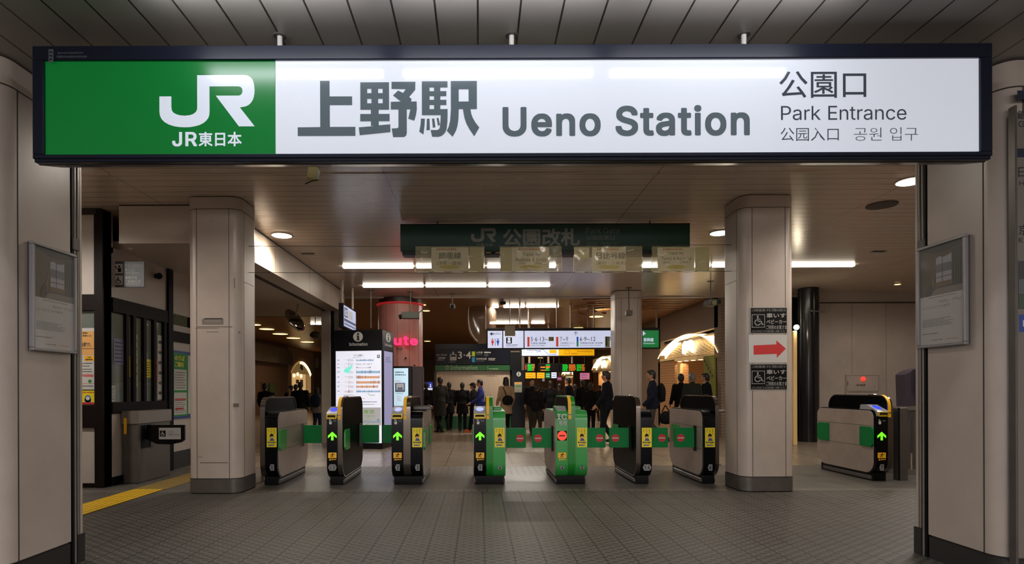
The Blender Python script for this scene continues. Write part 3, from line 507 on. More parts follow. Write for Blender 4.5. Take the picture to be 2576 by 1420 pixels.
# tile floor with raised dots
def tile_floor():
    m = planks('dotted_floor_tile', (88, 85, 80), (18, 17, 16), 0, 0.2395, 0.009, phase=0.009*4.6, rough=0.5, axis2=1, period2=0.352, width2=0.006, phase2=4.62, noise=0.30, bump=0.6)
    nt = m.node_tree; b = nt.nodes['Principled BSDF']
    tc = [n for n in nt.nodes if n.type == 'TEX_COORD'][0]
    sp = nt.nodes.new('ShaderNodeSeparateXYZ'); nt.links.new(tc.outputs['Object'], sp.inputs[0])
    def cell(src, per, ph):
        return MT(nt, 'MULTIPLY', MT(nt, 'SUBTRACT', MT(nt, 'FRACT', MT(nt, 'DIVIDE', MT(nt, 'SUBTRACT', src, ph), per)), 0.5), per)
    def dots(ox, oy):
        cx = cell(sp.outputs[0], 0.11975, 0.041 + ox); cy = cell(sp.outputs[1], 0.088, 4.62 + oy)
        d = MT(nt, 'ADD', MT(nt, 'POWER', MT(nt, 'DIVIDE', cx, 0.031), 2.0), MT(nt, 'POWER', MT(nt, 'DIVIDE', cy, 0.0185), 2.0))
        return MT(nt, 'LESS_THAN', d, 1.0)
    dd = MT(nt, 'MAXIMUM', dots(0, 0), dots(0.0599, 0.044))
    src = b.inputs['Base Color'].links[0].from_socket
    mx = nt.nodes.new('ShaderNodeMix'); mx.data_type = 'RGBA'; mx.blend_type = 'MULTIPLY'; mx.inputs[7].default_value = (0.40, 0.39, 0.38, 1)
    nt.links.new(dd, mx.inputs[0]); nt.links.new(src, mx.inputs[6]); nt.links.new(mx.outputs[2], b.inputs['Base Color'])
    b.inputs['Specular IOR Level'].default_value = 0.3
    bp = [n for n in nt.nodes if n.type == 'BUMP'][0]
    h = bp.inputs['Height'].links[0].from_socket
    nt.links.new(MT(nt, 'ADD', h, MT(nt, 'MULTIPLY', dd, 0.7)), bp.inputs['Height'])
    return m
TILE = tile_floor()
BAND = M('smooth_grey_floor', (84, 80, 76), 0.36, noise=0.22, nscale=2.5)
GROOVE = planks('grooved_floor', (98, 92, 86), (36, 33, 31), 0, 0.104, 0.012, rough=0.42, noise=0.15)
HALLF = planks('hall_floor_tile', (138, 124, 108), (70, 62, 55), 0, 0.6, 0.012, rough=0.26, axis2=1, period2=0.6, width2=0.012, noise=0.22, bump=0.15)
YTAC = planks('yellow_tactile', (214, 172, 20), (120, 92, 12), 0, 0.075, 0.022, phase=-4.30, rough=0.5, axis2=1, period2=0.3, width2=0.01, noise=0.12, bump=0.8)
b = MB()
def quad(mb, x0, x1, y0, y1, z, mat): mb.add([(x0, y0, z), (x1, y0, z), (x1, y1, z), (x0, y1, z)], [(0, 1, 2, 3)], mat)
quad(b, -12, 14, -8, 7.62, 0, TILE)
quad(b, -12, 14, 7.62, 7.76, 0, GROOVE)
quad(b, -12, 14, 7.76, 9.05, 0, BAND)
quad(b, -12, 14, 9.05, 10.1, 0, GROOVE)
quad(b, -12, 14, 10.1, 52, 0, HALLF)
b.box(-12, 14, -8, 52, -0.2, -0.01, BAND)
struct('floor', b)

SOFM = planks('soffit_panels', (150, 142, 134), (48, 42, 38), 0, 0.2515, 0.012, phase=0.0, rough=0.3, noise=0.08)
CEIM = planks('ceiling_slats', (202, 184, 168), (96, 84, 74), 1, 0.195, 0.010, phase=6.76, rough=0.22, axis2=0, period2=3.2, width2=0.008, phase2=-1.1, noise=0.06, bump=0.5)
HALC = planks('hall_ceiling_slats', (158, 112, 74), (88, 60, 40), 1, 0.30, 0.05, phase=0, rough=0.3, noise=0.15)
b = MB(); b.box(-12, 14, -8, 4.9, ZS, ZS+0.12, SOFM); b.box(-12, 14, 4.85, 4.95, ZS, ZC+0.1, BEIGE2)
struct('ceiling', b)
b = MB(); b.box(-12, 14, 4.95, 15.9, ZC, ZC+0.12, CEIM); b.box(-12, 14, 15.75, 15.9, ZC-0.03, ZC+0.01, BEIGE2)
b.box(-12, 14, 6.72, 6.80, ZC-0.012, ZC, CEIM)
struct('ceiling', b)
b = MB(); b.box(-14, 14, 15.9, 52, ZH, ZH+0.12, HALC); b.box(-14, 14, 15.85, 15.9, ZC, ZH+.1, HALC)
struct('ceiling', b); b = MB()
# curved slatted ribs of the hall ceiling, right of the middle
for k in range(7):
    r_ = 1.6 + k*0.7; pts = [(6.4 + r_*1.1*math.cos(R(a)), 19.4 + r_*.55*math.sin(R(a))) for a in range(150, 275, 8)]
    pts = [p for p in pts if p[1] > 16.1 and 3.0 < p[0] < 6.6]
    if len(pts) > 2: b.ribbon(pts, 2, ZH-0.06, ZH+0.02, 0.25, HALC)
struct('trim_4', b)

b = MB(); b.box(12.6, 12.8, 4.9, 52, 0, ZH, BEIGE2); b.box(5.06, 12.6, 4.6, 4.9, 0, ZC, BEIGE2); struct('wall_right', b)
b = MB(); b.box(-12.2, -12, 4.9, 52, 0, ZH, BEIGE2); b.box(-12, -4.65, 4.6, 4.9, 0, ZC, BEIGE2); struct('wall_left', b)
# ------------------------------------------------------------------ near pillars (jambs of the entrance)
def seamv(mb, x, y, z0, z1, dx, dy, w_=0.007):
    mb.box(x-(w_/2 if dx else 0.002), x+(w_/2 if dx else 0.002), y-(w_/2 if dy else 0.002), y+(w_/2 if dy else 0.002), z0, z1, SEAM)
SKIRT = M('grey_skirting', (52, 50, 50), 0.4, 0.3)
def jamb(side):
    sx = -1 if side == 'left' else 1
    xin = -3.15 if side == 'left' else 3.565
    y0, y1 = 3.80, 4.46
    if side == 'right': y0, y1 = 3.93, 4.59
    t = thing('pillar', 'beige enamelled entrance pillar with rounded corner at %s edge of view' % side, 'pillar', (xin + sx*0.75, (y0+y1)/2, 0))
    org = tuple(t.location)
    xo = xin + sx*1.5; r_ = 0.13
    xa, xb = min(xin, xo), max(xin, xo)
    rr = (r_, r_, 0.02, 0.02)
    def shell(z0, z1, mat, g=0.0):
        m_ = MB(); m_.prism(rrect(xa+g, xb-g, y0+g, y1-g, rr, 10), 2, z0, z1, mat); return m_
    shell(0, 0.17, SKIRT, 0.003).build('skirting', t, org)
    sh = shell(0.185, 3.40, BEIGE)
    seamv(sh, xin - sx*0.0005, y0+r_+0.01, 0.185, 3.40, 0, 1)
    seamv(sh, xin + sx*(r_+0.02), y0-0.0005, 0.185, 3.40, 1, 0)
    sh.build('shaft', t, org)
    shell(3.41, 3.585, BEIGE2).build('capital', t, org)
    g_ = shell(0.15, 3.6, SEAM, 0.012); g_.build('core', t, org)
    return t
jamb('left'); jamb('right')
# steel shutter guides behind each pillar
for side, xin in (('left', -3.15), ('right', 3.565)):
    sx = -1 if side == 'left' else 1
    t = thing('shutter_guide', 'steel shutter guide rail standing behind the %s entrance pillar' % side, 'guide rail', (xin, 4.5, 0))
    org = tuple(t.location)
    m_ = MB(); x = xin; q = 4.465 if side == 'left' else 4.595; k_ = 1.0
    m_.box(x, x + sx*0.09, q, q+.022, 0, 3.5, MBLACK)
    m_.box(x - sx*0.004, x + sx*0.08, q+.022, q+.045, 0, 3.5, STEEL, c=.006)
    m_.box(x + sx*.004, x + sx*0.08, q+.045, q+.056, 0, 3.5, MBLACK)
    m_.box(x - sx*0.004, x + sx*0.08, q+.056, q+.082, 0, 3.5, STEEL, c=.006)
    m_.box(x - sx*0.004, x + sx*0.08, q+.082, q+.105, 0, 3.5, BEIGE)
    m_.build('rail', t, org)
    z0, z1 = Z_(635, 4.6), Z_(605, 4.6)
    MB().box(x - sx*0.012, x + sx*0.04, q+.004, q+.07, z0, z1, STEELD, c=.004).build('latch_box', t, org)
    MB().box(x - sx*0.012, x + sx*0.06, q+.05, q+.12, 0, 0.22, SKIRT).build('kick_cover', t, org)

# ------------------------------------------------------------------ big station sign
YS = 3.60
sg = thing('station_sign', 'huge lit white and green station name sign hanging across the whole entrance', 'sign', (P(1288, 410, YS).x, YS+0.1, P(1288, 410, YS).z))
so = tuple(sg.location)
L_, T_, R_, B_ = 90, 118.5, 2487, 408
fr = PF(YS, 1288, 270, 0.0012)
# tiny tilt of the hung box: none beyond the camera's own roll
def sgx(px): return fr(px, 270).x
def sgz(py): return fr(1288, py).z
b = MB(); xl, xr = sgx(L_), sgx(R_)
zt, zb = sgz(T_), sgz(B_)
outer = [(YS, zt), (YS+0.20, zt-0.01), (YS+0.22, zb+0.06), (YS+0.02, zb)]
b.prism([(YS+0.012, zt-.004), (YS+0.20, zt-0.01), (YS+0.22, zb+0.06), (YS+0.03, zb), (YS+0.012, zb+.01)], 0, xl, xr, NAVY)
b.build('housing', sg, so)
b = MB()
def rail_(x0, x1, y0, y1): b.box(sgx(x0), sgx(x1), YS-0.03, YS+0.02, sgz(y1), sgz(y0), NAVY, c=0.004)
pl, pr, pt, pb = 118, 2458, 154, 389.5
rail_(L_, R_, T_, pt); rail_(L_, R_, pb, B_-8); rail_(L_, pl, pt, pb); rail_(pr, R_, pt, pb)
b.build('frame', sg, so)
b = MB(); b.box(sgx(L_+2), sgx(R_-2), YS-0.022, YS+0.02, sgz(B_), sgz(B_-9), NAVY, c=0.004)
b.build('lower_trim', sg, so)
SW = M('lightbox_white', (150, 154, 162), 0.07, emit=SIGNW, ergb=(226, 230, 241), spec=0.55)
SG_ = M('lightbox_green', (8, 84, 34), 0.24, emit=0.42, ergb=(10, 122, 48), spec=0.5)
SGW = M('lightbox_logo_white', (140, 146, 154), 0.2, emit=0.60, ergb=(226, 232, 246))
SGT = M('lightbox_grey_lettering', (60, 68, 74), 0.12, emit=0.16, ergb=(150, 168, 176))
b = MB(); b.box(sgx(695), sgx(pr+4), YS-0.012, YS+0.01, sgz(pb+4), sgz(pt-4), SW); b.build('white_panel', sg, so, 'lit white panel')
b = MB(); b.box(sgx(pl-4), sgx(694), YS-0.012, YS+0.01, sgz(pb+4), sgz(pt-4), SG_); b.build('green_panel', sg, so, 'lit green panel')
f2 = PF(YS-0.0135, 1288, 270, 0.0008)
# emblem
b = MB()
def c1(pts): return [(x/3.228, y/3.228) for x, y in pts]
J = [(1295, 775), (1392, 775), (1392, 862), (1396, 890), (1410, 908), (1432, 920), (1462, 929), (1500, 932), (1538, 929), (1568, 919), (1590, 903), (1600, 885), (1602, 862),
     (1602, 603), (1985, 603), (2008, 606), (2028, 616), (2046, 633), (2058, 655), (2065, 685), (2068, 720), (2067, 752), (2062, 782), (2052, 808), (2037, 830), (2018, 847), (1993, 859), (1948, 866),
     (2068, 1020), (1940, 1020), (1753, 770), (1940, 770), (1953, 766), (1962, 757), (1968, 745), (1970, 730), (1968, 716), (1961, 705), (1950, 698), (1935, 695), (1702, 695), (1702, 895), (1700, 925), (1692, 950), (1676, 972), (1652, 992), (1620, 1008), (1580, 1019), (1540, 1025), (1500, 1026), (1455, 1024), (1412, 1017), (1370, 1003), (1337, 984), (1313, 960), (1299, 930), (1295, 900)]
f2.poly(b, c1(J), SGW)
for s_, x0, x1 in (('JR', 1398, 1600), ('東日本', 1612, 1962)):
    f2.text(b, s_, x0/3.228, 1064/3.228, x1/3.228, 1182/3.228, SGW, 1, 0.022)
b.build('emblem', sg, so, 'white JR emblem lettering on green')
# station name in heavy grey letters
b = MB()
def c2(pts): return [(680 + x/4.025, 140 + y/4.025) for x, y in pts]
def rc(x0, y0, x1, y1): return [(x0, y0), (x1, y0), (x1, y1), (x0, y1)]
for pts in ([(505, 250), (601, 250), (601, 408), (829, 408), (829, 497), (603, 497), (603, 717), (861, 717), (861, 809), (277, 809), (277, 720), (505, 718)],
            rc(912, 266, 1203, 333), rc(912, 376, 1203, 435), rc(912, 479, 1203, 545), rc(912, 333, 982, 376), rc(1024, 333, 1092, 376), rc(1138, 333, 1203, 376), rc(912, 435, 982, 479), rc(1024, 435, 1092, 479), rc(1138, 435, 1203, 479),
            rc(1018, 545, 1098, 587), rc(910, 587, 1208, 662), rc(1018, 662, 1098, 708), [(895, 722), (1018, 712), (1098, 702), (1214, 692), (1216, 772), (904, 803)],
            [(1228, 262), (1470, 262), (1468, 345), (1408, 415), (1432, 440), (1425, 462), (1482, 462), (1484, 540), (1475, 600), (1458, 657), (1396, 637), (1418, 543), (1382, 543), (1382, 780), (1375, 808), (1355, 822), (1242, 823), (1228, 735), (1285, 732), (1297, 722), (1297, 543), (1220, 543), (1220, 465), (1320, 462), (1242, 400), (1295, 350), (1345, 375), (1372, 338), (1228, 335)],
            rc(1535, 258, 1795, 322), rc(1535, 358, 1783, 410), rc(1535, 446, 1783, 500), rc(1535, 540, 1795, 602), rc(1535, 322, 1613, 358), rc(1535, 410, 1613, 446), rc(1535, 500, 1613, 540), rc(1658, 322, 1722, 358), rc(1658, 410, 1722, 446), rc(1658, 500, 1722, 540),
            [(1725, 602), (1795, 602), (1793, 670), (1785, 740), (1772, 775), (1750, 800), (1728, 815), (1700, 822), (1637, 820), (1622, 752), (1690, 752), (1708, 742), (1716, 725), (1722, 660)],
            [(1525, 635), (1565, 637), (1562, 700), (1550, 798), (1507, 768), (1520, 700)], [(1585, 637), (1612, 637), (1615, 752), (1580, 755)], [(1636, 637), (1660, 634), (1672, 724), (1645, 730)], [(1683, 632), (1703, 628), (1718, 700), (1697, 710)],
            rc(1828, 256, 2092, 340), rc(1828, 340, 1908, 464), rc(2008, 340, 2092, 464), rc(1828, 464, 2092, 542),
            [(1828, 542), (1908, 542), (1905, 640), (1895, 710), (1880, 760), (1845, 822), (1785, 760), (1805, 720), (1820, 660)],
            [(1950, 542), (2027, 542), (2035, 590), (2050, 630), (2075, 675), (2116, 728), (2064, 818), (2015, 745), (1985, 690), (1965, 630)]):
    f2.poly(b, c2(pts), SGT)
b.build('lettering', sg, so, 'heavy grey Japanese station name')
b = MB()
f2.text(b, 'Ueno', 1264, 269.5, 1511, 344.2, SGT, 1, 0.026)
f2.text(b, 'Station', 1548, 266, 1886, 344, SGT, 1, 0.026)
b.build('lettering', sg, so, 'grey Ueno Station lettering')
b = MB(); k_ = 3.55
def tb(s_, x0, y0, x1, y1, bo=0.0): f2.text(b, s_, 1880+x0/k_, 60+y0/k_, 1880+x1/k_, 60+y1/k_, SGT2, 1, bo)
SGT2 = M('lightbox_dark_lettering', (40, 46, 54), 0.12, emit=0.09, ergb=(150, 160, 176))
tb('公園口', 285, 432, 1062, 672, 0.006); tb('Park', 300, 743, 655, 870, -0.008); tb('Entrance', 722, 743, 1420, 870, -0.008)
tb('公园入口', 295, 938, 815, 1056, -0.004); tb('공원', 950, 938, 1198, 1056, -0.012); tb('입구', 1272, 936, 1522, 1056, -0.012)
b.build('lettering', sg, so, 'thin grey park entrance lettering in four languages')
b = MB(); f3 = PF(YS-0.031, 128, 140, 0.0006)
FAINT = M('faint_grey_print', (62, 66, 74), 0.5)
f3.rect(b, 122, 124, 134.5, 157, M('grey_seal', (80, 84, 88), .5)); f3.marks(b, 124, 127, 132, 154, NAVY, 2, 3, .6, 4, 3)
f3.marks(b, 145, 130, 210, 137, FAINT, 1, 1, .7, 2, 5); f3.marks(b, 143, 139, 237, 147, FAINT, 1, 1, .8, 3, 5)
b.build('maker_print', sg, so, 'small faint grey print on the top rail')
# hangers
for px in (704, 1287, 1871):
    x = X_(px, 3.66, 100)
    h = MB(); h.cyl((x, 3.66, zt-.005), (x, 3.66, ZS+0.001), 0.016, M('hanger_white', (190, 185, 178), .5), 14)
    h.box(x-0.03, x+0.03, 3.635, 3.695, zt-.002, zt+0.02, MBLACK, c=.004); h.box(x-0.045, x-0.02, 3.65, 3.67, zt, zt+0.028, MBLACK)
    h.cyl((x, 3.66, ZS-0.006), (x, 3.66, ZS), 0.04, STEELD, 16)
    h.build('hanger', sg, so)

# tube fixtures on the outer soffit just in front of the sign (and an unseen row added behind the viewer for fill)
def batten(name, xc, yc, zc, L, mat, housing, label, group, dz=0.02, dy=0.03):
    t = thing(name, label, 'ceiling light', (xc, yc, zc), group=group)
    MB().box(-L/2, L/2, -dy, dy, -dz, dz, mat, c=0.012).build('tube' if housing else 'diffuser', t)
    if housing: MB().box(-L/2-0.03, L/2+0.03, -dy*0.8, dy*0.8, dz, dz+0.035, housing, c=0.004).build('housing', t)
    return t
for i, (xa, xb) in enumerate(((-1.86, -0.66), (-0.52, 0.80), (0.92, 2.13))):
    batten('tube_light', (xa+xb)/2, 3.165, 3.548, xb-xa, LSOFT, STEELD, ('left', 'middle', 'right')[i] + ' bare tube light on the outer soffit reflected in the station sign', 'tube lights in front of the station sign')
for i, xc in enumerate((-2.6, 0.2, 3.0)):
    batten('tube_light', xc, -2.6, 3.545, 1.2, LSOFT, STEELD, ('left', 'middle', 'right')[i] + ' tube light on the outer soffit behind the viewer', 'tube lights behind the viewer')

# ------------------------------------------------------------------ square columns in the gate line and behind
def column(name, label, x0, x1, y0, y1, capz=0.15, base=True, rad=0.14):
    t = thing(name, label, 'column', ((x0+x1)/2, (y0+y1)/2, 0)); org = tuple(t.location)
    def sh(z0, z1, mat, g=0.0):
        m_ = MB(); m_.prism(rrect(x0+g, x1-g, y0+g, y1-g, rad, 8), 2, z0, z1, mat); return m_
    zt_ = ZC - 0.015
    if base:
        m_ = sh(0, 0.012, MBLACK, 0.0); m_.build('foot_joint', t, org)
        sh(0.012, 0.19, STEELD, -0.004).build('base', t, org)
    s_ = sh(0.20 if base else 0.0, zt_-capz-0.008, BEIGE)
    zt2 = zt_-capz-0.008
    for x in (x0+rad*0.5, x1-rad*1.08): pass
    for x in (x0+rad, x1-rad): s_.box(x-.003, x+.003, y0-.0012, y0+.002, 0.2, zt2, SEAM)
    for x in (x0, x1):
        s_.box(x-.0012, x+.0012, y0+rad-.003, y0+rad+.003, 0.2, zt2, SEAM)
        s_.box(x-.0012, x+.0012, y0+rad, y1-rad, 2.78, 2.786, SEAM)
    s_.build('shaft', t, org)
    sh(0.19, zt_, SEAM, 0.012).build('core', t, org)
    sh(zt_-capz, zt_, BEIGE2, -0.002).build('capital', t, org)
    return t, org
cL, oL = column('column', 'beige square column standing left of the ticket gates', -3.81, -3.11, 7.50, 8.12)
cR, oR = column('column', 'beige square column with wheelchair stickers right of the ticket gates', 3.42, 4.13, 7.50, 8.12)
# the left-hand column's label holder and scuffs
fc = PF(7.498, 535, 810, 0.0008)
b = MB(); fc.rect(b, 508, 803, 562, 817, M('scuff', (120, 108, 98), .6), 1); fc.rect(b, 514, 801, 560, 804, SEAM, 2); fc.rect(b, 516, 804, 556, 812, M('label_grey', (128, 122, 112), .5), 2)
rr = random.Random(4)
SC = M('scuff_brown', (96, 84, 72), .6)
for (x, y, w2, h2) in ((494, 822, 90, 1.5), (490, 826, 60, 1), (520, 835, 30, 1), (586, 1016, 14, 9), (502, 1164, 70, 1.6), (496, 1150, 12, 1), (600, 835, 4, 4), (575, 862, 2, 9), (590, 700, 1.5, 26)):
    fc.rect(b, x, y, x+w2, y+h2, SC, 1)
b.build('scuff_marks', cL, oL)
# stickers on the right column
def wheelchair(fr_, mb, x, y, s, mat, l=2):
    """access symbol in a box x,y..x+s,y+s"""
    q = lambda a, b_: (x + a*s, y + b_*s)
    fr_.disc(mb, *q(0.44, 0.15), 0.075*s, mat, l)
    fr_.line(mb, *q(0.42, 0.24), *q(0.46, 0.56), 0.11*s, mat, l)
    fr_.line(mb, *q(0.43, 0.37), *q(0.66, 0.37), 0.07*s, mat, l)
    fr_.line(mb, *q(0.42, 0.54), *q(0.72, 0.54), 0.09*s, mat, l)
    fr_.line(mb, *q(0.70, 0.52), *q(0.82, 0.84), 0.09*s, mat, l)
    fr_.line(mb, *q(0.80, 0.84), *q(0.92, 0.78), 0.07*s, mat, l)
    fr_.ring(mb, *q(0.43, 0.64), 0.27*s, 0.075*s, mat, l, 20, 290, 20)
SBK = M('sticker_black', (8, 8, 9), 0.5, spec=.15); SWT = M('sticker_silver', (150, 148, 145), 0.5)
def access_sticker(y0, label):
    t = thing('access_sticker', label, 'sticker', (P(1933, y0+66, 7.5).x, 7.497, P(1933, y0+66, 7.5).z), group='wheelchair stickers on the right column')
    og = tuple(t.location)
    f = PF(7.4965, 1933, y0+33, 0.0008); b = MB()
    p0, p1 = f(1886.5, y0), f(1980.5, y0+67)
    b.box(p0.x, p1.x, 7.4966, 7.4995, p1.z, p0.z, SWT); b.build('sheet', t, og)
    b = MB()
    f.rect(b, 1888.5, y0+2, 1979, y0+65, SBK, 1)
    f.frame(b, 1891, y0+18, 1924, y0+51, 1.4, SWT, 2); wheelchair(f, b, 1893, y0+19, 30, SWT, 2)
    f.text(b, '車いす', 1928, y0+15, 1977, y0+27, SWT, 2, .03); f.text(b, 'ベビーカー', 1928, y0+31, 1978, y0+42, SWT, 2, .03)
    f.text(b, 'ご利用のお客さま', 1927, y0+45, 1979, y0+56, SWT, 2, .015)
    f.text(b, 'この改札機は車いすをご利用のお客さま', 1891, y0+4, 1976, y0+11, SWT, 2, 0); f.text(b, 'よろしければこちらの改札機をご利用ください', 1891, y0+57.5, 1976, y0+63.5, SWT, 2, 0)
    b.build('print', t, og)
access_sticker(773.5, 'black wheelchair and pushchair sticker above the red arrow on the right column')
access_sticker(915.5, 'black wheelchair and pushchair sticker below the red arrow on the right column')
t = thing('arrow_sheet', 'white paper sheet with a red arrow pointing right taped to the right column', 'paper sheet', (P(1931, 912, 7.5).x, 7.497, P(1931, 912, 7.5).z)); og = tuple(t.location)
f = PF(7.4965, 1932, 880, 0.0008); b = MB(); p0, p1 = f(1883.5, 843), f(1980, 913); b.box(p0.x, p1.x, 7.4966, 7.4995, p1.z, p0.z, PAPER); b.build('sheet', t, og)
b = MB(); f.poly(b, [(1895.5, 869.5), (1953, 867), (1953, 857), (1977, 878), (1954, 901), (1954, 891), (1896, 893)], REDINK, 1); b.build('arrow', t, og)

# far column
column('column', 'beige square column beyond the gates in front of the platform signboard', X_(1545, 15.0), X_(1613, 15.0), 14.8, 15.5, 0.18)

# ------------------------------------------------------------------ long boxed beam and dropped ceiling on the left
b = MB()
b.box(-3.84, -3.49, 8.2, 15.0, 3.34, ZC, BEIGE2)
for y in (9.9, 11.9, 13.6): b.box(-3.4885, -3.4895, y, y+.006, 3.34, ZC, SEAM)
b.box(-3.4885, -3.4895, 8.2, 15.0, ZC-.02, ZC, SEAM)
struct('trim_1', b)
b = MB(); b.box(-7.5, -3.84, 7.84, 8.3, 3.35, ZC-.012, BEIGE2, c=.006) if False else b.box(-4.89, -3.80, 7.84, 8.3, 3.35, ZC-.02, BEIGE2)
b.box(-12, -3.84, 8.3, 16.0, 3.38, 3.5, BEIGE2); b.box(-12, -3.84, 15.92, 16.0, 3.38, ZH, BEIGE2)
b.box(-4.89, -3.8, 7.85, 8.3, ZC-.02, ZC, SEAM)
struct('trim_2', b)
t = thing('shutter_track', 'dark steel shutter track running along the left beam underside', 'track', (-3.9, 11.5, 3.3)); 
b = MB(); b.box(-3.93, -3.86, 8.3, 15, 3.33, 3.378, STEELD); b.box(-3.905, -3.885, 8.3, 15, 3.326, 3.334, MBLACK)
b.build('rail', t, tuple(t.location))
b = MB(); b.box(X_(811, 14.6), X_(834, 14.6), 14.5, 14.9, 0, 3.36, BEIGE2, c=.01); b.box(X_(835, 14.6), X_(841, 14.6), 14.55, 14.85, 0, 3.36, MBLACK); b.box(X_(841, 14.6), X_(851, 14.6), 14.6, 14.9, 0, 3.36, STEEL)
struct('trim_3', b)

# ------------------------------------------------------------------ station office on the left
XO = -5.2
b = MB()
YA = 8.0
# frontal wall left of the corner post
def A(px0, py0, px1, py1, mat, y0=YA, y1=YA+.08, c=0): 
    p, q = P(px0, py0, YA), P(px1, py1, YA); b.box(p.x, q.x, y0, y1, q.z, p.z, mat, c=c)
OFFP = M('office_white_panel', (178, 168, 160), 0.45, noise=.05)
b.box(-9, X_(250, YA), YA+.03, YA+.1, Z_(740, YA), 3.86, OFFP)
b.box(-9, X_(250, YA), YA+.03, YA+.1, Z_(1215, YA), Z_(1074, YA), OFFP)
b.box(-9, X_(250, YA), YA-.01, YA+.1, Z_(778, YA), Z_(738, YA), BROWNF)
b.box(-9, X_(250, YA), YA-.01, YA+.1, Z_(1074, YA), Z_(1018, YA), BROWNF)
b.box(-9, X_(250, YA), YA-.005, YA+.1, 0, Z_(1214, YA), BROWNF)
b.box(-9, X_(255, YA), YA-.02, YA+.1, 3.80, ZC, SEAM)
b.box(X_(246, YA), XO+.0, YA-.03, YA+.16, 0, 3.86, BROWNF)          # corner post
b.box(XO-.14, XO+.0, YA+.0, YA+.15, 0, 3.86, MBLACK)
# side wall along the passage
YB = 13.0
b.box(-12, XO, YB-.1, YB, 0, 3.38, BEIGE2)
b.box(XO-.08, XO, 8.15, 10.62, 2.66, 3.38, BEIGE2)
b.box(XO-.08, XO, 8.15, 8.2, 3.3, 3.86, BEIGE2)
b.box(XO-.08, XO, 10.62, YB, 2.3, 3.38, BEIGE2)
b.box(XO-.10, XO+.03, 8.15, 9.66, 2.47, 2.67, BROWNF)
b.box(XO-.10, XO+.02, 8.15, 9.66, 1.02, 1.18, BROWNF)
b.box(XO-.08, XO, 8.15, 9.6, 0.12, 1.02, OFFP)
b.box(XO-.08, XO+.01, 8.15, 9.6, 0, 0.12, MBLACK)
b.box(XO-.06, XO+.04, 9.60, 9.74, 0, 3.38, MBLACK)
b.box(XO-.08, XO, 9.74, 10.5, 0.12, 2.47, OFFP); b.box(XO-.1, XO+.03, 9.74, 10.5, 2.18, 2.36, BROWNF)
b.box(XO-.08, XO+.012, 9.74, YB, 0, 0.3, SKIRT)
b.box(XO-.06, XO+.04, 10.40, 10.52, 0, 3.38, MBLACK)
b.box(XO-.08, XO, 10.52, YB, 0.12, 2.3, OFFP)
struct('wall_left', b)
b = MB(); b.box(-9, X_(250, YA), YA+.05, YA+.06, Z_(1018, YA), Z_(778, YA), GLASS); struct('window_1', b)
# glazed sliding doors
b = MB(); b.box(XO-.04, XO-.03, 8.2, 9.6, 1.18, 2.47, GLASS); struct('window_2', b)
d = MB()
for px in (319, 336.5, 363, 388, 414):
    y = -XO*F/(CX-px); d.box(XO-.03, XO+.02, y-.035, y+.035, 1.18, 2.47, BROWNF)
struct('door_1', d)
# inside of the office
b = MB(); INW = M('office_inner_wall', (150, 145, 120), .7, noise=.2, nscale=1.5)
b.box(-9, -5.3, 11.4, 11.5, 0, 3.3, INW); b.box(-9.1, -9, 8, 11.5, 0, 3.3, INW); b.box(-9, -5.28, 8.1, 11.5, 3.3, 3.36, INW)
struct('wall_office', b)
t = thing('office_cabinet', 'pale filing cabinet seen through the ticket office glass', 'cabinet', (-6.6, 11.1, 0)); 
b = MB(); b.box(-7.3, -5.9, 10.9, 11.38, 0, 1.5, M('cabinet_cream', (170, 165, 140), .5), c=.01); b.build('body', t, (-6.6, 11.1, 0))
b = MB(); [b.box(-7.28+.47*i, -6.84+.47*i, 10.885, 10.9, 0.1, 1.45, M('cabinet_door', (150, 150, 128), .5), c=.006) for i in range(3)]; b.build('door', t, (-6.6, 11.1, 0))
batten('tube_light', -6.7, 9.6, 3.24, 1.2, M('office_fill_tube', (255, 255, 235), .5, emit=12, ergb=(255, 250, 225)), STEELD, 'tube light added on the office ceiling behind the glass', 'office tube lights')  # unseen lamp added to brighten the office interior

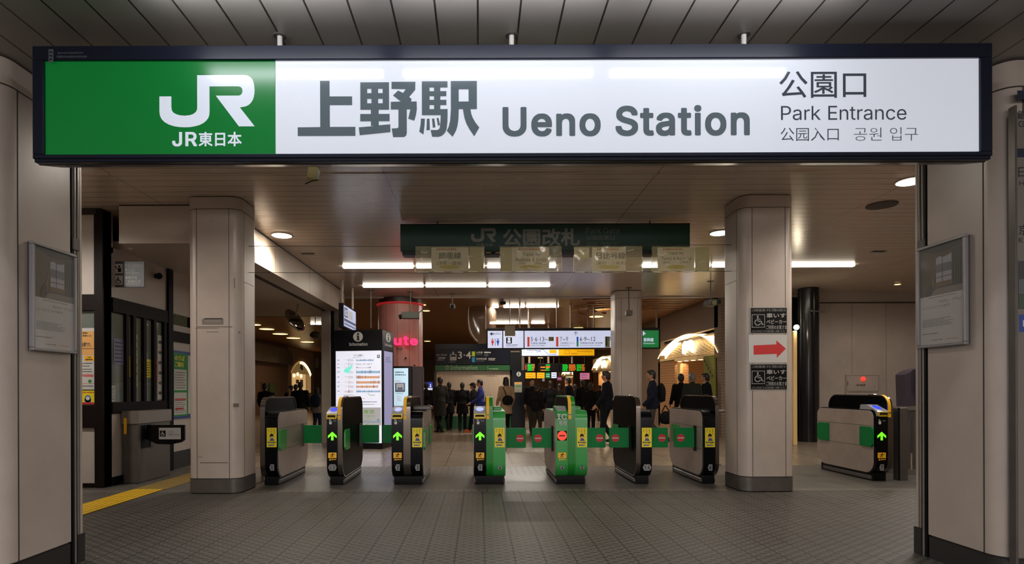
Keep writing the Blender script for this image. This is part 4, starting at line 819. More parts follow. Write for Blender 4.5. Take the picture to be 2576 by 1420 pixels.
def sheet(name, label, cat, Y, x0, y0, x1, y1, draw, mat=PAPER, group=None, th=0.003):
    """a flat sheet or board facing the entrance, placed at depth Y, drawn in photo pixels"""
    cx, cy = (x0+x1)/2, (y0+y1)/2
    loc = P(cx, cy, Y); k = Y/F
    t = thing(name, label, cat, (loc.x, Y, loc.z - (y1-cy)*k), group=group); og = tuple(t.location)
    f = PF(Y, cx, cy, 0.0010); b = MB(); p0, p1 = f(x0, y0), f(x1, y1)
    b.box(p0.x, p1.x, Y+.0002, Y+th, p1.z, p0.z, mat); b.build('sheet', t, og)
    if draw:
        b = MB(); draw(f, b)
        if b.v: b.build('print', t, og)
    return t, og, f
ORP = M('orange_print', (214, 160, 90), .6); GRP = M('green_print', (40, 130, 60), .6); BLP = M('blue_print', (50, 70, 140), .6)
def d1(f, b):
    f.rect(b, 150, 834, 246, 894, ORP, 1); f.text(b, 'お客様の', 204, 836, 222, 841, INK, 2, .02); f.text(b, 'ご乗車には', 204, 843, 230, 848, INK, 2, .02); f.text(b, 'が必要です。', 201, 862, 229, 873, INK, 2, .03)
    f.marks(b, 201, 876, 243, 880, INK, 2, 1, .5, 5, 3); f.rect(b, 212, 896, 239, 909, YELO, 1); f.text(b, 'ご利用', 219, 898, 229, 902, INK, 2, .02); f.marks(b, 215, 903, 236, 908, INK, 2, 1, .8, 3, 4)
    for i, y in enumerate((913, 920, 928, 934)): f.marks(b, 195, y, 232, y+3.5, INK, 1, 1, .7, 20+i, 3)
    f.frame(b, 180, 942, 244, 966, .8, REDINK, 1); f.marks(b, 204, 943.5, 242, 949, REDINK, 1, 1, .9, 8, 4); f.disc(b, 226, 960, 4.5, GRP, 1); f.marks(b, 202, 970, 240, 974, INK, 1, 1, .6, 9, 2.5)
sheet('notice_poster', 'tall white and orange notice on the office window beside the left entrance pillar', 'poster', YA+.035, 150, 826, 249.5, 981, d1)
def d2(f, b):
    f.marks(b, 198, 986, 246, 990, REDINK, 1, 1, .8, 2, 4); f.rect(b, 196, 1013, 247.5, 1018, REDINK, 1)
    BL = M('cartoon_blue', (60, 100, 170), .6); f.disc(b, 221, 1004, 8, BL, 1, 9); f.rect(b, 213, 1004, 229, 1013, BL, 1); f.disc(b, 221, 1003, 5, WHITEP, 2)
sheet('notice_sticker', 'small yellow sticker with a blue figure under the tall notice', 'sticker', YA+.035, 180, 983.5, 247.5, 1018, d2, YELS)

# poster inside a blue-green frame further along the office wall (wall faces right)
def side_frame(X, Y0, z0, sgn=1, t=.001):
    """frame on a wall facing +X: x runs with depth, metres; y down"""
    return Fr((X, Y0, z0), (0, 1, 0), (0, 0, -1), (sgn, 0, 0), 0, 0, t)
t = thing('wall_poster', 'green and white rules poster on the office wall beside the counter', 'poster', (XO+.02, 10.05, 0.86)); og = tuple(t.location)
b = MB(); b.box(XO+.004, XO+.02, 9.76, 10.38, .86, 2.03, BLP); b.build('board', t, og)
f = side_frame(XO+.0205, 9.76, 2.03); b = MB()
f.rect(b, 0.02, .04, .5, 1.13, GRP, 1); f.rect(b, .5, .06, .6, 1.1, PAPER, 1); f.rect(b, .03, .32, .45, .68, PAPER, 2); f.rect(b, .03, .72, .45, 1.1, PAPER, 2)
f.text(b, 'のりば', .06, .08, .38, .17, YELS, 2, .03); f.text(b, 'ご案内', .06, .19, .34, .28, YELS, 2, .03); f.marks(b, .06, .35, .43, .66, INK, 3, 7, .3, 5, .03); f.marks(b, .06, .76, .43, 1.08, REDINK, 3, 2, .3, 6, .04); f.marks(b, .06, .84, .43, 1.08, INK, 3, 7, .3, 7, .03)
b.build('print', t, og)
def glue(name, label, y0, y1, z0, z1, mat, marks=None, seed=1, group=None):
    t = thing(name, label, 'notice', (XO-.024, (y0+y1)/2, z0), group=group); og = tuple(t.location)
    b = MB(); b.box(XO-.029, XO-.024, y0, y1, z0, z1, mat); b.build('sheet', t, og)
    f = side_frame(XO-.0235, y0, z1); b = MB(); f.marks(b, .02, .03, y1-y0-.02, z1-z0-.02, marks or INK, 1, 6, .35, seed, .03); b.build('print', t, og)
def yq(px): return -XO*F/(CX-px)
glue('notice_sheet', 'blue-white sheet on the leftmost office door pane', yq(291), yq(315), 1.72, 2.1, M('bluish_paper', (120, 124, 150), .6), None, 2, 'notices on the office door panes')
glue('notice_sheet', 'small white card low on the leftmost office door pane', yq(283), yq(294), 1.13+.06, 1.42, PAPER, None, 3, 'notices on the office door panes')
glue('notice_sheet', 'yellow notice on the second office door pane', yq(325), yq(332), 1.55, 1.86, YELS, None, 4, 'notices on the office door panes')
glue('notice_sheet', 'yellow notice on the wide middle office door pane', yq(369), yq(384), 1.55, 1.84, YELS, None, 5, 'notices on the office door panes')
glue('notice_sheet', 'white paper column on the rightmost office door pane', yq(401), yq(412), 1.20, 2.25, PAPER, None, 6, 'notices on the office door panes')
glue('notice_sheet', 'red notice with a ring on the rightmost office door pane', yq(392), yq(400), 1.5, 1.85, REDINK, WHITEP, 7, 'notices on the office door panes')
glue('notice_sheet', 'tall pale strip on the narrow middle office door pane', yq(341), yq(350), 1.4, 2.2, M('pale_yellow_paper', (170, 168, 120), .6), None, 8, 'notices on the office door panes')

# steel counter with wing sign
t = thing('office_counter', 'stainless steel ticket counter with window hatch in front of the office doors', 'counter', (-5.0, 8.75, 0)); og = tuple(t.location)
b = MB(); b.box(-5.15, -4.93, 8.33, 9.2, 0.0, 1.03, STEELD, c=.01)
b.box(-5.16, -4.915, 8.31, 9.22, 0.86, 1.05, STEEL, c=.008); b.build('body', t, og)
b = MB(); b.box(-4.93, -4.925, 8.4, 8.72, .5, .84, MBLACK); b.cyl((-4.92, 8.66, .5), (-4.92, 8.66, .84), .02, STEEL); b.build('hatch', t, og)
b = MB(); b.box(-5.12, -5.08, 8.305, 8.31, .72, .95, YELO); b.build('warning_strip', t, og)
t = thing('wing_sign', 'black rounded wing panel with a wheelchair label beside the steel counter', 'sign', (P(415, 1118, 8.5).x, 8.5, P(415, 1118, 8.5).z)); og = tuple(t.location)
f = PF(8.5, 415, 1094, .001); b = MB()
out = [(368, 1070)] + [(415+ 49*math.cos(R(a)), 1098 - 0*1 + 22*math.sin(R(a))) for a in range(160, 10, -10)] + [(464, 1096), (464, 1070)]
out = [(368, 1070), (464, 1070), (464, 1108), (455, 1114), (430, 1119), (395, 1118), (368, 1106)]
pts = [f(x, y) for x, y in out]; b.prism([(p.x, p.z) for p in pts], 1, 8.5, 8.53, BLACK); b.build('panel', t, og)
b = MB(); f.rect(b, 400, 1077, 455, 1106, M('label_silver', (150, 148, 146), .5), 1); f.rect(b, 402, 1084, 417, 1099, SBK, 2); wheelchair(f, b, 403, 1085, 13, PAPER, 3); f.text(b, 'こちら', 422, 1085, 436, 1090, INK, 2, .01); f.text(b, 'ご利用ください', 422, 1092, 452, 1097, INK, 2, .01); b.build('label', t, og)
b = MB(); b.box(-4.93, f(372, 1090).x, 8.5, 8.53, f(370, 1105).z, f(370, 1080).z, MBLACK); b.build('bracket', t, og)

# projecting guidance sign on the office corner
t = thing('hanging_sign', 'grey ticket and wheelchair guidance sign projecting from the office corner post', 'sign', (P(322, 722, 8.25).x, 8.25, P(322, 722, 8.25).z)); og = tuple(t.location)
SGREY = M('sign_slate', (70, 76, 86), .45)
f = PF(8.25, 322, 691, .001); p0, p1 = f(284, 658), f(363, 723); b = MB(); b.box(p0.x, p1.x, 8.251, 8.272, p1.z, p0.z, SGREY, c=.004); b.build('board', t, og)
b = MB(); p0, p1 = f(275, 657), f(284, 724); b.box(p0.x, p1.x, 8.22, 8.33, p1.z, p0.z, CHROME, c=.01); b.build('bracket', t, og)
b = MB(); f.rect(b, 286, 664, 309, 688, PAPER, 1); f.rect(b, 286, 693.5, 309, 717, PAPER, 1)
f.disc(b, 300, 671, 2.6, SBK, 2); f.rect(b, 297, 675, 305, 685, SBK, 2); f.line(b, 290, 672, 297, 678, 1.8, SBK, 2); f.rect(b, 289, 670, 293, 674, SBK, 2); wheelchair(f, b, 287.5, 695, 21, SBK, 2)
f.text(b, 'うらが白色の', 314, 664, 360, 673, PAPER, 1, .01); f.text(b, 'きっぷ', 314, 676, 337, 684, PAPER, 1, .01); f.marks(b, 314, 685.5, 360, 689, PAPER, 1, 1, .7, 1, 2.2)
f.text(b, '車椅子を', 314, 695, 345, 703, PAPER, 1, .01); f.text(b, 'ご利用の方', 314, 705, 354, 713, PAPER, 1, .01); f.marks(b, 314, 714, 350, 717, PAPER, 1, 1, .7, 2, 2.2)
b.build('print', t, og)
t = thing('wall_speaker', 'small black speaker on the office wall left of the column', 'speaker', (XO+.05, 9.28, 3.1)); og = tuple(t.location)
b = MB(); zc_ = EYE + 287*9.28/F; b.box(XO, XO+.05, 9.24, 9.30, zc_-.03, zc_+.03, MBLACK); b.cyl((XO+.05, 9.27, zc_), (XO+.10, 9.2, zc_-.01), .05, MBLACK, 16); b.build('body', t, og)

# yellow tactile strip
t = thing('tactile_paving', 'yellow ribbed tactile paving strip on the floor at left', 'tactile paving', (-4.49, 7, 0))
b = MB(); b.box(-4.70, -4.28, 5.0, 7.85, 0, .006, YTAC); b.build('bright_strip', t, tuple(t.location))
YT2 = M('worn_tactile', (128, 104, 48), .55, noise=.2, nscale=8)
b = MB(); b.box(-4.72, -4.26, 7.85, 11, 0, .004, YT2); b.build('worn_strip', t, tuple(t.location), 'worn duller strip')

# yellow notice hanging close behind the big sign
t = thing('notice_board', 'pale yellow notice board hanging edge-on behind the station sign', 'notice board', (P(790, 460, 5.4).x, 5.6, P(790, 460, 5.4).z)); og = tuple(t.location)
q = [P(762, 400, 5.3), P(784, 400, 5.3), P(803, 428, 5.3), P(770, 461, 5.3)]
b = MB(); f = PF(5.3, 780, 430, .002)
TB = M('board_yellow', (190, 170, 110), .5)
a1, a2, a3, a4 = P(778, 405, 5.35), P(801, 424, 5.35), P(797, 452, 5.35), P(772, 446, 5.35)
ysh = Vector((-.10, .9, 0))
b.add([a1, a2, a3, a4, a1+ysh*.1, a2+ysh*.1, a3+ysh*.1, a4+ysh*.1], [(0, 1, 2, 3), (7, 6, 5, 4), (0, 4, 5, 1), (1, 5, 6, 2), (2, 6, 7, 3), (3, 7, 4, 0)], TB)
b.add([P(801, 424, 5.34), P(806, 434, 5.34), P(801, 452, 5.34), P(797, 452, 5.34)], [(0, 1, 2, 3)], PAPER)
b.build('board', t, og)
b = MB(); b.tube([P(801, 452, 5.35), P(784, 456, 5.37), P(768, 463, 5.4)], .006, SEAM); b.build('cord', t, og)
b = MB(); b.cyl(P(788, 380, 5.36), (P(788, 380, 5.36).x, 5.36, ZC), .006, STEELD); b.cyl(P(782, 408, 5.36), (P(782, 408, 5.36).x, 5.36, ZC), .006, STEELD); b.build('hanger', t, og)

# ------------------------------------------------------------------ ceiling lights of the concourse
def strip_light(x0, x1, py, label, group, mat=None, z=ZC, r=0.05, lamp=7):
    Y = (z-0.05-EYE)*F/(CY-py)
    a, b_ = X_(x0, Y, py), X_(x1, Y, py)
    t = batten('tube_light', (a+b_)/2, Y, z-0.023, b_-a, mat or LTUBE, None, label, group, dz=0.022, dy=0.05)
    l = bpy.data.lights.new('lamp', 'AREA'); l.shape = 'RECTANGLE'; l.size = b_-a; l.size_y = .08; l.energy = lamp; l.color = (1, .94, .84)
    lo = bpy.data.objects.new('lamp', l); C.objects.link(lo); lo.parent = t; lo.location = (0, 0, -0.03)
    return t
for i, (a, c_) in enumerate(((863, 1040), (1047, 1219), (1226, 1398), (1616, 1786), (1793, 1964), (1971, 2148))):
    strip_light(a, c_, 675, ['leftmost', 'second from left', 'third from left', 'fourth from left', 'fifth from left', 'rightmost'][i] + ' tube light in the nearer ceiling row above the gates', 'nearer row of ceiling tube lights')
for i, (a, c_) in enumerate(((913, 1065), (1071, 1223), (1229, 1383))):
    strip_light(a, c_, 723, ['left', 'middle', 'right'][i] + ' tube light in the farther ceiling row above the gates', 'farther row of ceiling tube lights')
for i, (a, c_, py) in enumerate(((1238, 1254, 775), (1267, 1320, 775), (1324, 1405, 775), (1232, 1301, 816), (1303, 1330, 816), (1337, 1370, 816), (782, 812, 816))):
    strip_light(a, c_, py, ['short left tube of the upper hall row', 'middle tube of the upper hall row', 'right tube of the upper hall row', 'left tube of the lower hall row', 'middle tube of the lower hall row', 'right tube of the lower hall row', 'short tube light over the left passage'][i] + ' on the far ceiling', 'tube lights on the hall ceiling', mat=LHALL, z=ZH, lamp=(42, 42, 42, 42, 42, 42, 46)[i])
def downlight(px, py, d, label, group, mat=None, z=ZC, lamp=0.0, col=(1, .9, .75)):
    Y = (z-EYE)*F/(CY-py); x = X_(px, Y, py)
    t = thing('downlight', label, 'ceiling light', (x, Y, z-0.012), group=group)
    MB().lathe((0, 0, 0), [(d/2+.015, 0.012), (d/2+.015, -0.002), (d/2, -0.004)], BEIGE2, 32).build('rim', t)
    MB().lathe((0, 0, 0), [(d/2-.002, -0.0045), (d/2-.01, -0.008)], mat or LDOWN, 32).build('lens', t)
    if lamp:
        l = bpy.data.lights.new('lamp', 'SPOT'); l.energy = lamp; l.color = col; l.spot_size = R(160); l.spot_blend = 0.6; l.shadow_soft_size = d/2
        lo = bpy.data.objects.new('lamp', l); C.objects.link(lo); lo.parent = t; lo.location = (0, 0, -0.02)
    return t
downlight(709, 589.5, .31, 'round downlight in the ceiling beside the left beam', 'round ceiling downlights', lamp=240)
downlight(1812, 587, .31, 'round downlight half hidden behind the right column', 'round ceiling downlights', lamp=150)
downlight(2292, 458, .31, 'round downlight near the right shutter guide', 'round ceiling downlights', lamp=110)
downlight(2258, 718, .14, 'tiny warm downlight above the far right wall', 'round ceiling downlights', mat=LWARM)
for i, (x, y) in enumerate(((-6.2, 5.9), (-2.0, 6.0), (1.6, 6.0), (5.6, 5.9), (7.6, 8.6), (9.8, 12.2), (-2.3, 11.0), (1.0, 10.8), (4.6, 11.2))):  # downlights added out of view to brighten the columns and side walls
    if y < 7 or x > 7:
        t = thing('downlight', ('leftmost added downlight hidden behind the station sign', 'second downlight hidden behind the station sign', 'third added downlight hidden behind the station sign', 'rightmost added downlight hidden behind the station sign', 'downlight hidden by the right entrance pillar', 'farther added downlight behind the right entrance pillar')[i], 'ceiling light', (x, y, ZC-.012), group='round ceiling downlights')
        MB().lathe((0, 0, 0), [(.17, 0.012), (.17, -0.002), (.155, -0.004)], BEIGE2, 32).build('rim', t)
        MB().lathe((0, 0, 0), [(.153, -0.0045), (.145, -0.008)], LDOWN, 32).build('lens', t)
        l = bpy.data.lights.new('lamp', 'SPOT'); l.energy = (380, 70, 70, 260, 260, 130)[i]; l.color = (1, .92, .84); l.spot_size = R(168); l.spot_blend = 0.4; l.shadow_soft_size = .15
        lo = bpy.data.objects.new('lamp', l); C.objects.link(lo); lo.parent = t; lo.location = (0, 0, -0.03)
t = thing('ceiling_vent', 'round dark grille set in the ceiling right of the columns', 'vent', (0, 0, 0)); Y = (ZC-EYE)*F/(CY-519); t.location = (X_(2218, Y, 519), Y, ZC-.01)
b = MB(); b.lathe((0, 0, 0), [(.19, .01), (.19, -.004), (.17, -.006)], M('grille_grey', (66, 56, 50), .5), 32); b.build('grille', t)
for px, py, s_ in ((2210, 636, 'small slotted ceiling vent behind the right column'), (775, 637, 'small slotted ceiling vent beside the left downlight')):
    Y = (ZC-EYE)*F/(CY-py); t = thing('ceiling_vent', s_, 'vent', (X_(px, Y, py), Y, ZC-.006)); b = MB()
    for i in range(7): b.box(-.12+i*.036, -.10+i*.036, -.05, .05, -.004, .004, M('grille_grey', (66, 56, 50), .5))
    b.build('grille', t)

# ------------------------------------------------------------------ unlit green gate sign
YG = 8.6
GS = M('unlit_green_panel', (0, 50, 34), 0.4, noise=.05); GSF = M('unlit_sign_edge', (10, 20, 18), .4); GST = M('unlit_lettering', (120, 118, 108), .5)
t = thing('gate_sign', 'long unlit dark green gate name sign hung under the ceiling behind four paper sheets', 'sign', (P(1371, 641, YG).x, YG+.1, P(1371, 641, YG).z)); og = tuple(t.location)
f = PF(YG, 1371, 603, .001)
b = MB(); p0, p1 = f(1007, 565), f(1736, 631); b.box(p0.x, p1.x, YG, YG+.2, p1.z, p0.z, GS, c=.004); b.build('panel', t, og)
b = MB(); p0, p1 = f(1012, 631), f(1733, 641); b.box(p0.x, p1.x, YG+.01, YG+.19, p1.z, p0.z, GSF); p0, p1 = f(1007, 563), f(1736, 566.5); b.box(p0.x, p1.x, YG-.004, YG+.2, p1.z, p0.z, GSF); b.build('edge_trim', t, og)
b = MB()
def cj(pts, x0, y0, x1, y1):
    xs = [p[0] for p in pts]; ys = [p[1] for p in pts]
    return [(x0+(p[0]-min(xs))/(max(xs)-min(xs))*(x1-x0), y0+(p[1]-min(ys))/(max(ys)-min(ys))*(y1-y0)) for p in pts]
f.poly(b, cj(J, 1185, 574, 1248, 609), GST, 1)
f.text(b, 'JR東日本', 1198, 612, 1240, 621, GST, 1, .01); f.text(b, '公園改札', 1265, 575, 1459, 620, GST, 1, .03)
f.text(b, 'Park', 1474, 574, 1512, 589, GST2 := M('unlit_lettering_thin', (96, 100, 90), .5), 1, 0); f.text(b, 'Gate', 1518, 574, 1559, 589, GST2, 1, 0)
f.text(b, '公園剪票口', 1475, 593, 1546, 605, GST2, 1, 0); f.text(b, '공원 개찰구', 1475, 609, 1552, 619, GST2, 1, -.004)
b.build('lettering', t, og)
b = MB(); p0, p1 = f(1222, 634.5), f(1246, 637); b.box(p0.x, p1.x, YG+.0, YG+.012, p1.z, p0.z, ORP); p0, p1 = f(1235, 634.5), f(1262, 637); b.box(p0.x, p1.x, YG+.0, YG+.012, p1.z, p0.z, ORP); b.build('orange_strip', t, og)
b = MB(); [b.cyl((P(x, 565, YG).x, YG+.1, P(x, 566, YG).z), (P(x, 565, YG).x, YG+.1, ZC), .012, STEELD) for x in (1100, 1640)]; b.build('hanger', t, og)

# strings between the columns with four plastic-sleeved notices
YW = 7.8
for i, (pz, nm) in enumerate(((618, 'upper'), (684.5, 'lower'))):
    z = Z_(pz, YW); b = MB(); n = 24; xs = [-3.11 + 6.53*k/n for k in range(n+1)]
    b.tube([(x, YW, z - .012*math.sin(math.pi*(x+3.11)/6.53)) for x in xs], .0035, M('string_grey', (60, 56, 50), .6), 6)
    o = b.build('string', None, (-3.11, YW, z)); tag(o, nm + ' thin string stretched between the two columns holding paper notices', 'string', 'strings between the columns')
SLV = M('clear_plastic', (200, 186, 140), 0.15, alpha=0.34); WRAP = M('plastic_edge', (235, 230, 215), 0.15)
SP = M('sleeved_paper', (205, 195, 170), .55, noise=.1, nscale=5); SPY = M('sleeved_yellow', (170, 150, 40), .5); SPI = M('faded_ink', (44, 52, 56), .6); SPO = M('faded_orange', (160, 96, 50), .6); SPG = M('sleeved_olive', (170, 160, 116), .5)
def sleeve(x0, x1, px0, px1, label, draw, seed):
    Yn = YW-.012; cx, cy = (x0+x1)/2, 652; loc = P(cx, 686, Yn)
    t = thing('hanging_notice', label, 'notice', tuple(loc), group='plastic sleeved notices on the strings'); og = tuple(loc)
    f = PF(Yn, cx, cy, .001); rr = random.Random(seed)
    nx, nz = 24, 8; vs_ = []; fs_ = []
    for j in range(nz+1):
        for i in range(nx+1):
            x = x0 + (x1-x0)*i/nx; y = 620 + (65 + 2.5*math.sin(i*.7+seed))*j/nz
            v = f(x, y); v.y = YW - .012 + .010*math.sin(i*.9+seed*2)*math.sin(j*.8+1) + rr.uniform(-.003, .003); vs_.append(v)
    for j in range(nz):
        for i in range(nx): a = j*(nx+1)+i; fs_.append((a, a+1, a+nx+2, a+nx+1))
    b = MB(); b.add(vs_, fs_, SLV); b.build('plastic_sleeve', t, og)
    b = MB(); p0, p1 = f(px0, 622), f(px1, 681); b.box(p0.x, p1.x, YW+.004, YW+.007, p1.z, p0.z, SP)
    p0, p1 = f(x1-38 if seed in (1, 4) else x0+2, 622), f(x1-2 if seed in (1, 4) else x0+40, 650 if seed == 3 else 682); b.box(p0.x, p1.x, YW+.006, YW+.009, p1.z, p0.z, SPG)
    b.build('paper', t, og)
    b = MB(); f2_ = PF(YW+.0035, cx, cy, .0006); f2_.y = 0
    f2_.disc(b, (px0+px1)/2, 672, 27, SPY, 1, 5); draw(f2_, b); b.build('print', t, og)
    b = MB()
    for k in range(4):
        xa = x0 + (x1-x0)*(k*.25+.02); xb = xa + (x1-x0)*.2*rr.uniform(.6, 1)
        if k == 2 and seed == 3: continue
        y = 684.5 + rr.uniform(-.5, 1.0); a, c_ = f(xa, y), f(xb, y+rr.uniform(-.4, .8)); a.y = c_.y = YW-.02; b.cyl(a, c_, .0045, WRAP, 6)
    for k in range(3):
        xa = rr.uniform(x0+8, x1-20); ya = rr.uniform(630, 676); a, m1, c_ = f(xa, ya), f(xa+8, ya+rr.uniform(-3, 5)), f(xa+18, ya+rr.uniform(-6, 4))
        for q in (a, m1, c_): q.y = YW-.026
        b.tube([a, m1, c_], .0028, WRAP, 5)
    for xx in (x0, x1): a, c_ = f(xx, 645), f(xx, 684); a.y = c_.y = YW-.014; b.cyl(a, c_, .003, WRAP, 6)
    b.build('crease', t, og, 'bright plastic fold')
sleeve(1045, 1219, 1085, 1179, 'leftmost plastic sleeved subway notice on the strings', lambda f, b: (f.text(b, '銀座線', 1103, 635, 1160, 652, SPI, 2, .03), f.text(b, '(浅草・銀座)', 1098, 658, 1164, 669, SPI, 2, .01), f.marks(b, 1098, 624, 1166, 631, SPO, 2, 1, .8, 1, 5)), 1)
sleeve(1257, 1413, 1288, 1382, 'second plastic sleeved subway notice from the left in English', lambda f, b: (f.text(b, 'Trains for', 1315, 636, 1360, 645, SPI, 2, .012), f.text(b, 'Asakusa & Ginza', 1296, 648, 1374, 658, SPI, 2, .012), f.text(b, '(浅草)', 1304, 660, 1322, 666, SPI, 2, 0), f.text(b, '(銀座)', 1344, 660, 1362, 666, SPI, 2, 0), f.marks(b, 1304, 624, 1368, 631, SPO, 2, 1, .8, 2, 5)), 2)
sleeve(1443, 1616, 1490, 1575, 'third plastic sleeved subway notice from the left with large characters', lambda f, b: (f.text(b, '日比谷線', 1500, 635, 1574, 652, SPI, 2, .03), f.text(b, '(築地・六本木)', 1500, 658, 1574, 668, SPI, 2, .01), f.marks(b, 1502, 624, 1566, 631, SPO, 2, 1, .8, 3, 5)), 3)
sleeve(1640, 1788, 1655, 1748, 'rightmost plastic sleeved subway notice on the strings', lambda f, b: (f.text(b, 'Trains for', 1680, 633, 1720, 641, SPI, 2, .012), f.text(b, 'Tsukiji & Roppongi', 1664, 647, 1740, 656, SPI, 2, .012), f.text(b, '(築地)', 1668, 658, 1686, 664, SPI, 2, 0), f.text(b, '(六本木)', 1710, 658, 1734, 664, SPI, 2, 0), f.marks(b, 1668, 624, 1732, 631, SPO, 2, 1, .8, 4, 5)), 4)

# ------------------------------------------------------------------ ticket gates
GL_ = 1.42
HOODP = M('smoked_hood', (5, 5, 7), 0.35, spec=.03)
HOOPM = M('hoop_steel', (104, 94, 86), 0.22, 0.9)
STN = M('gate_stainless', (170, 156, 146), 0.36, 0.3, noise=.12, nscale=5)
GLOSSB = M('gate_gloss_black', (6, 7, 9), 0.25, spec=.15)
PLINTH = M('gate_plinth', (12, 11, 12), .5, spec=.2)
ARROW = M('green_arrow_lamp', (110, 255, 40), .5, emit=1.0, ergb=(110, 250, 30))
REDL = M('red_stop_lamp', (255, 60, 45), .5, emit=1.6, ergb=(255, 48, 32))
BLUEL = M('blue_reader_glow', (60, 80, 255), .3, emit=0.9, ergb=(50, 70, 255)); BLUEP = M('pale_reader_glow', (150, 165, 255), .3, emit=0.8, ergb=(150, 165, 255))
READT = M('reader_top_grey', (150, 152, 160), .35)
YELM = M('yellow_slot_frame', (190, 160, 30), .3, .3)
SKIN_P = M('print_skin', (205, 150, 110), .6)
def prof(y0, y1, z0, z1, rf_b, rb_b, rb_t, rf_t, n=8): return rrect(y0, y1, z0, z1, (rf_b, rb_b, rb_t, rf_t), n)
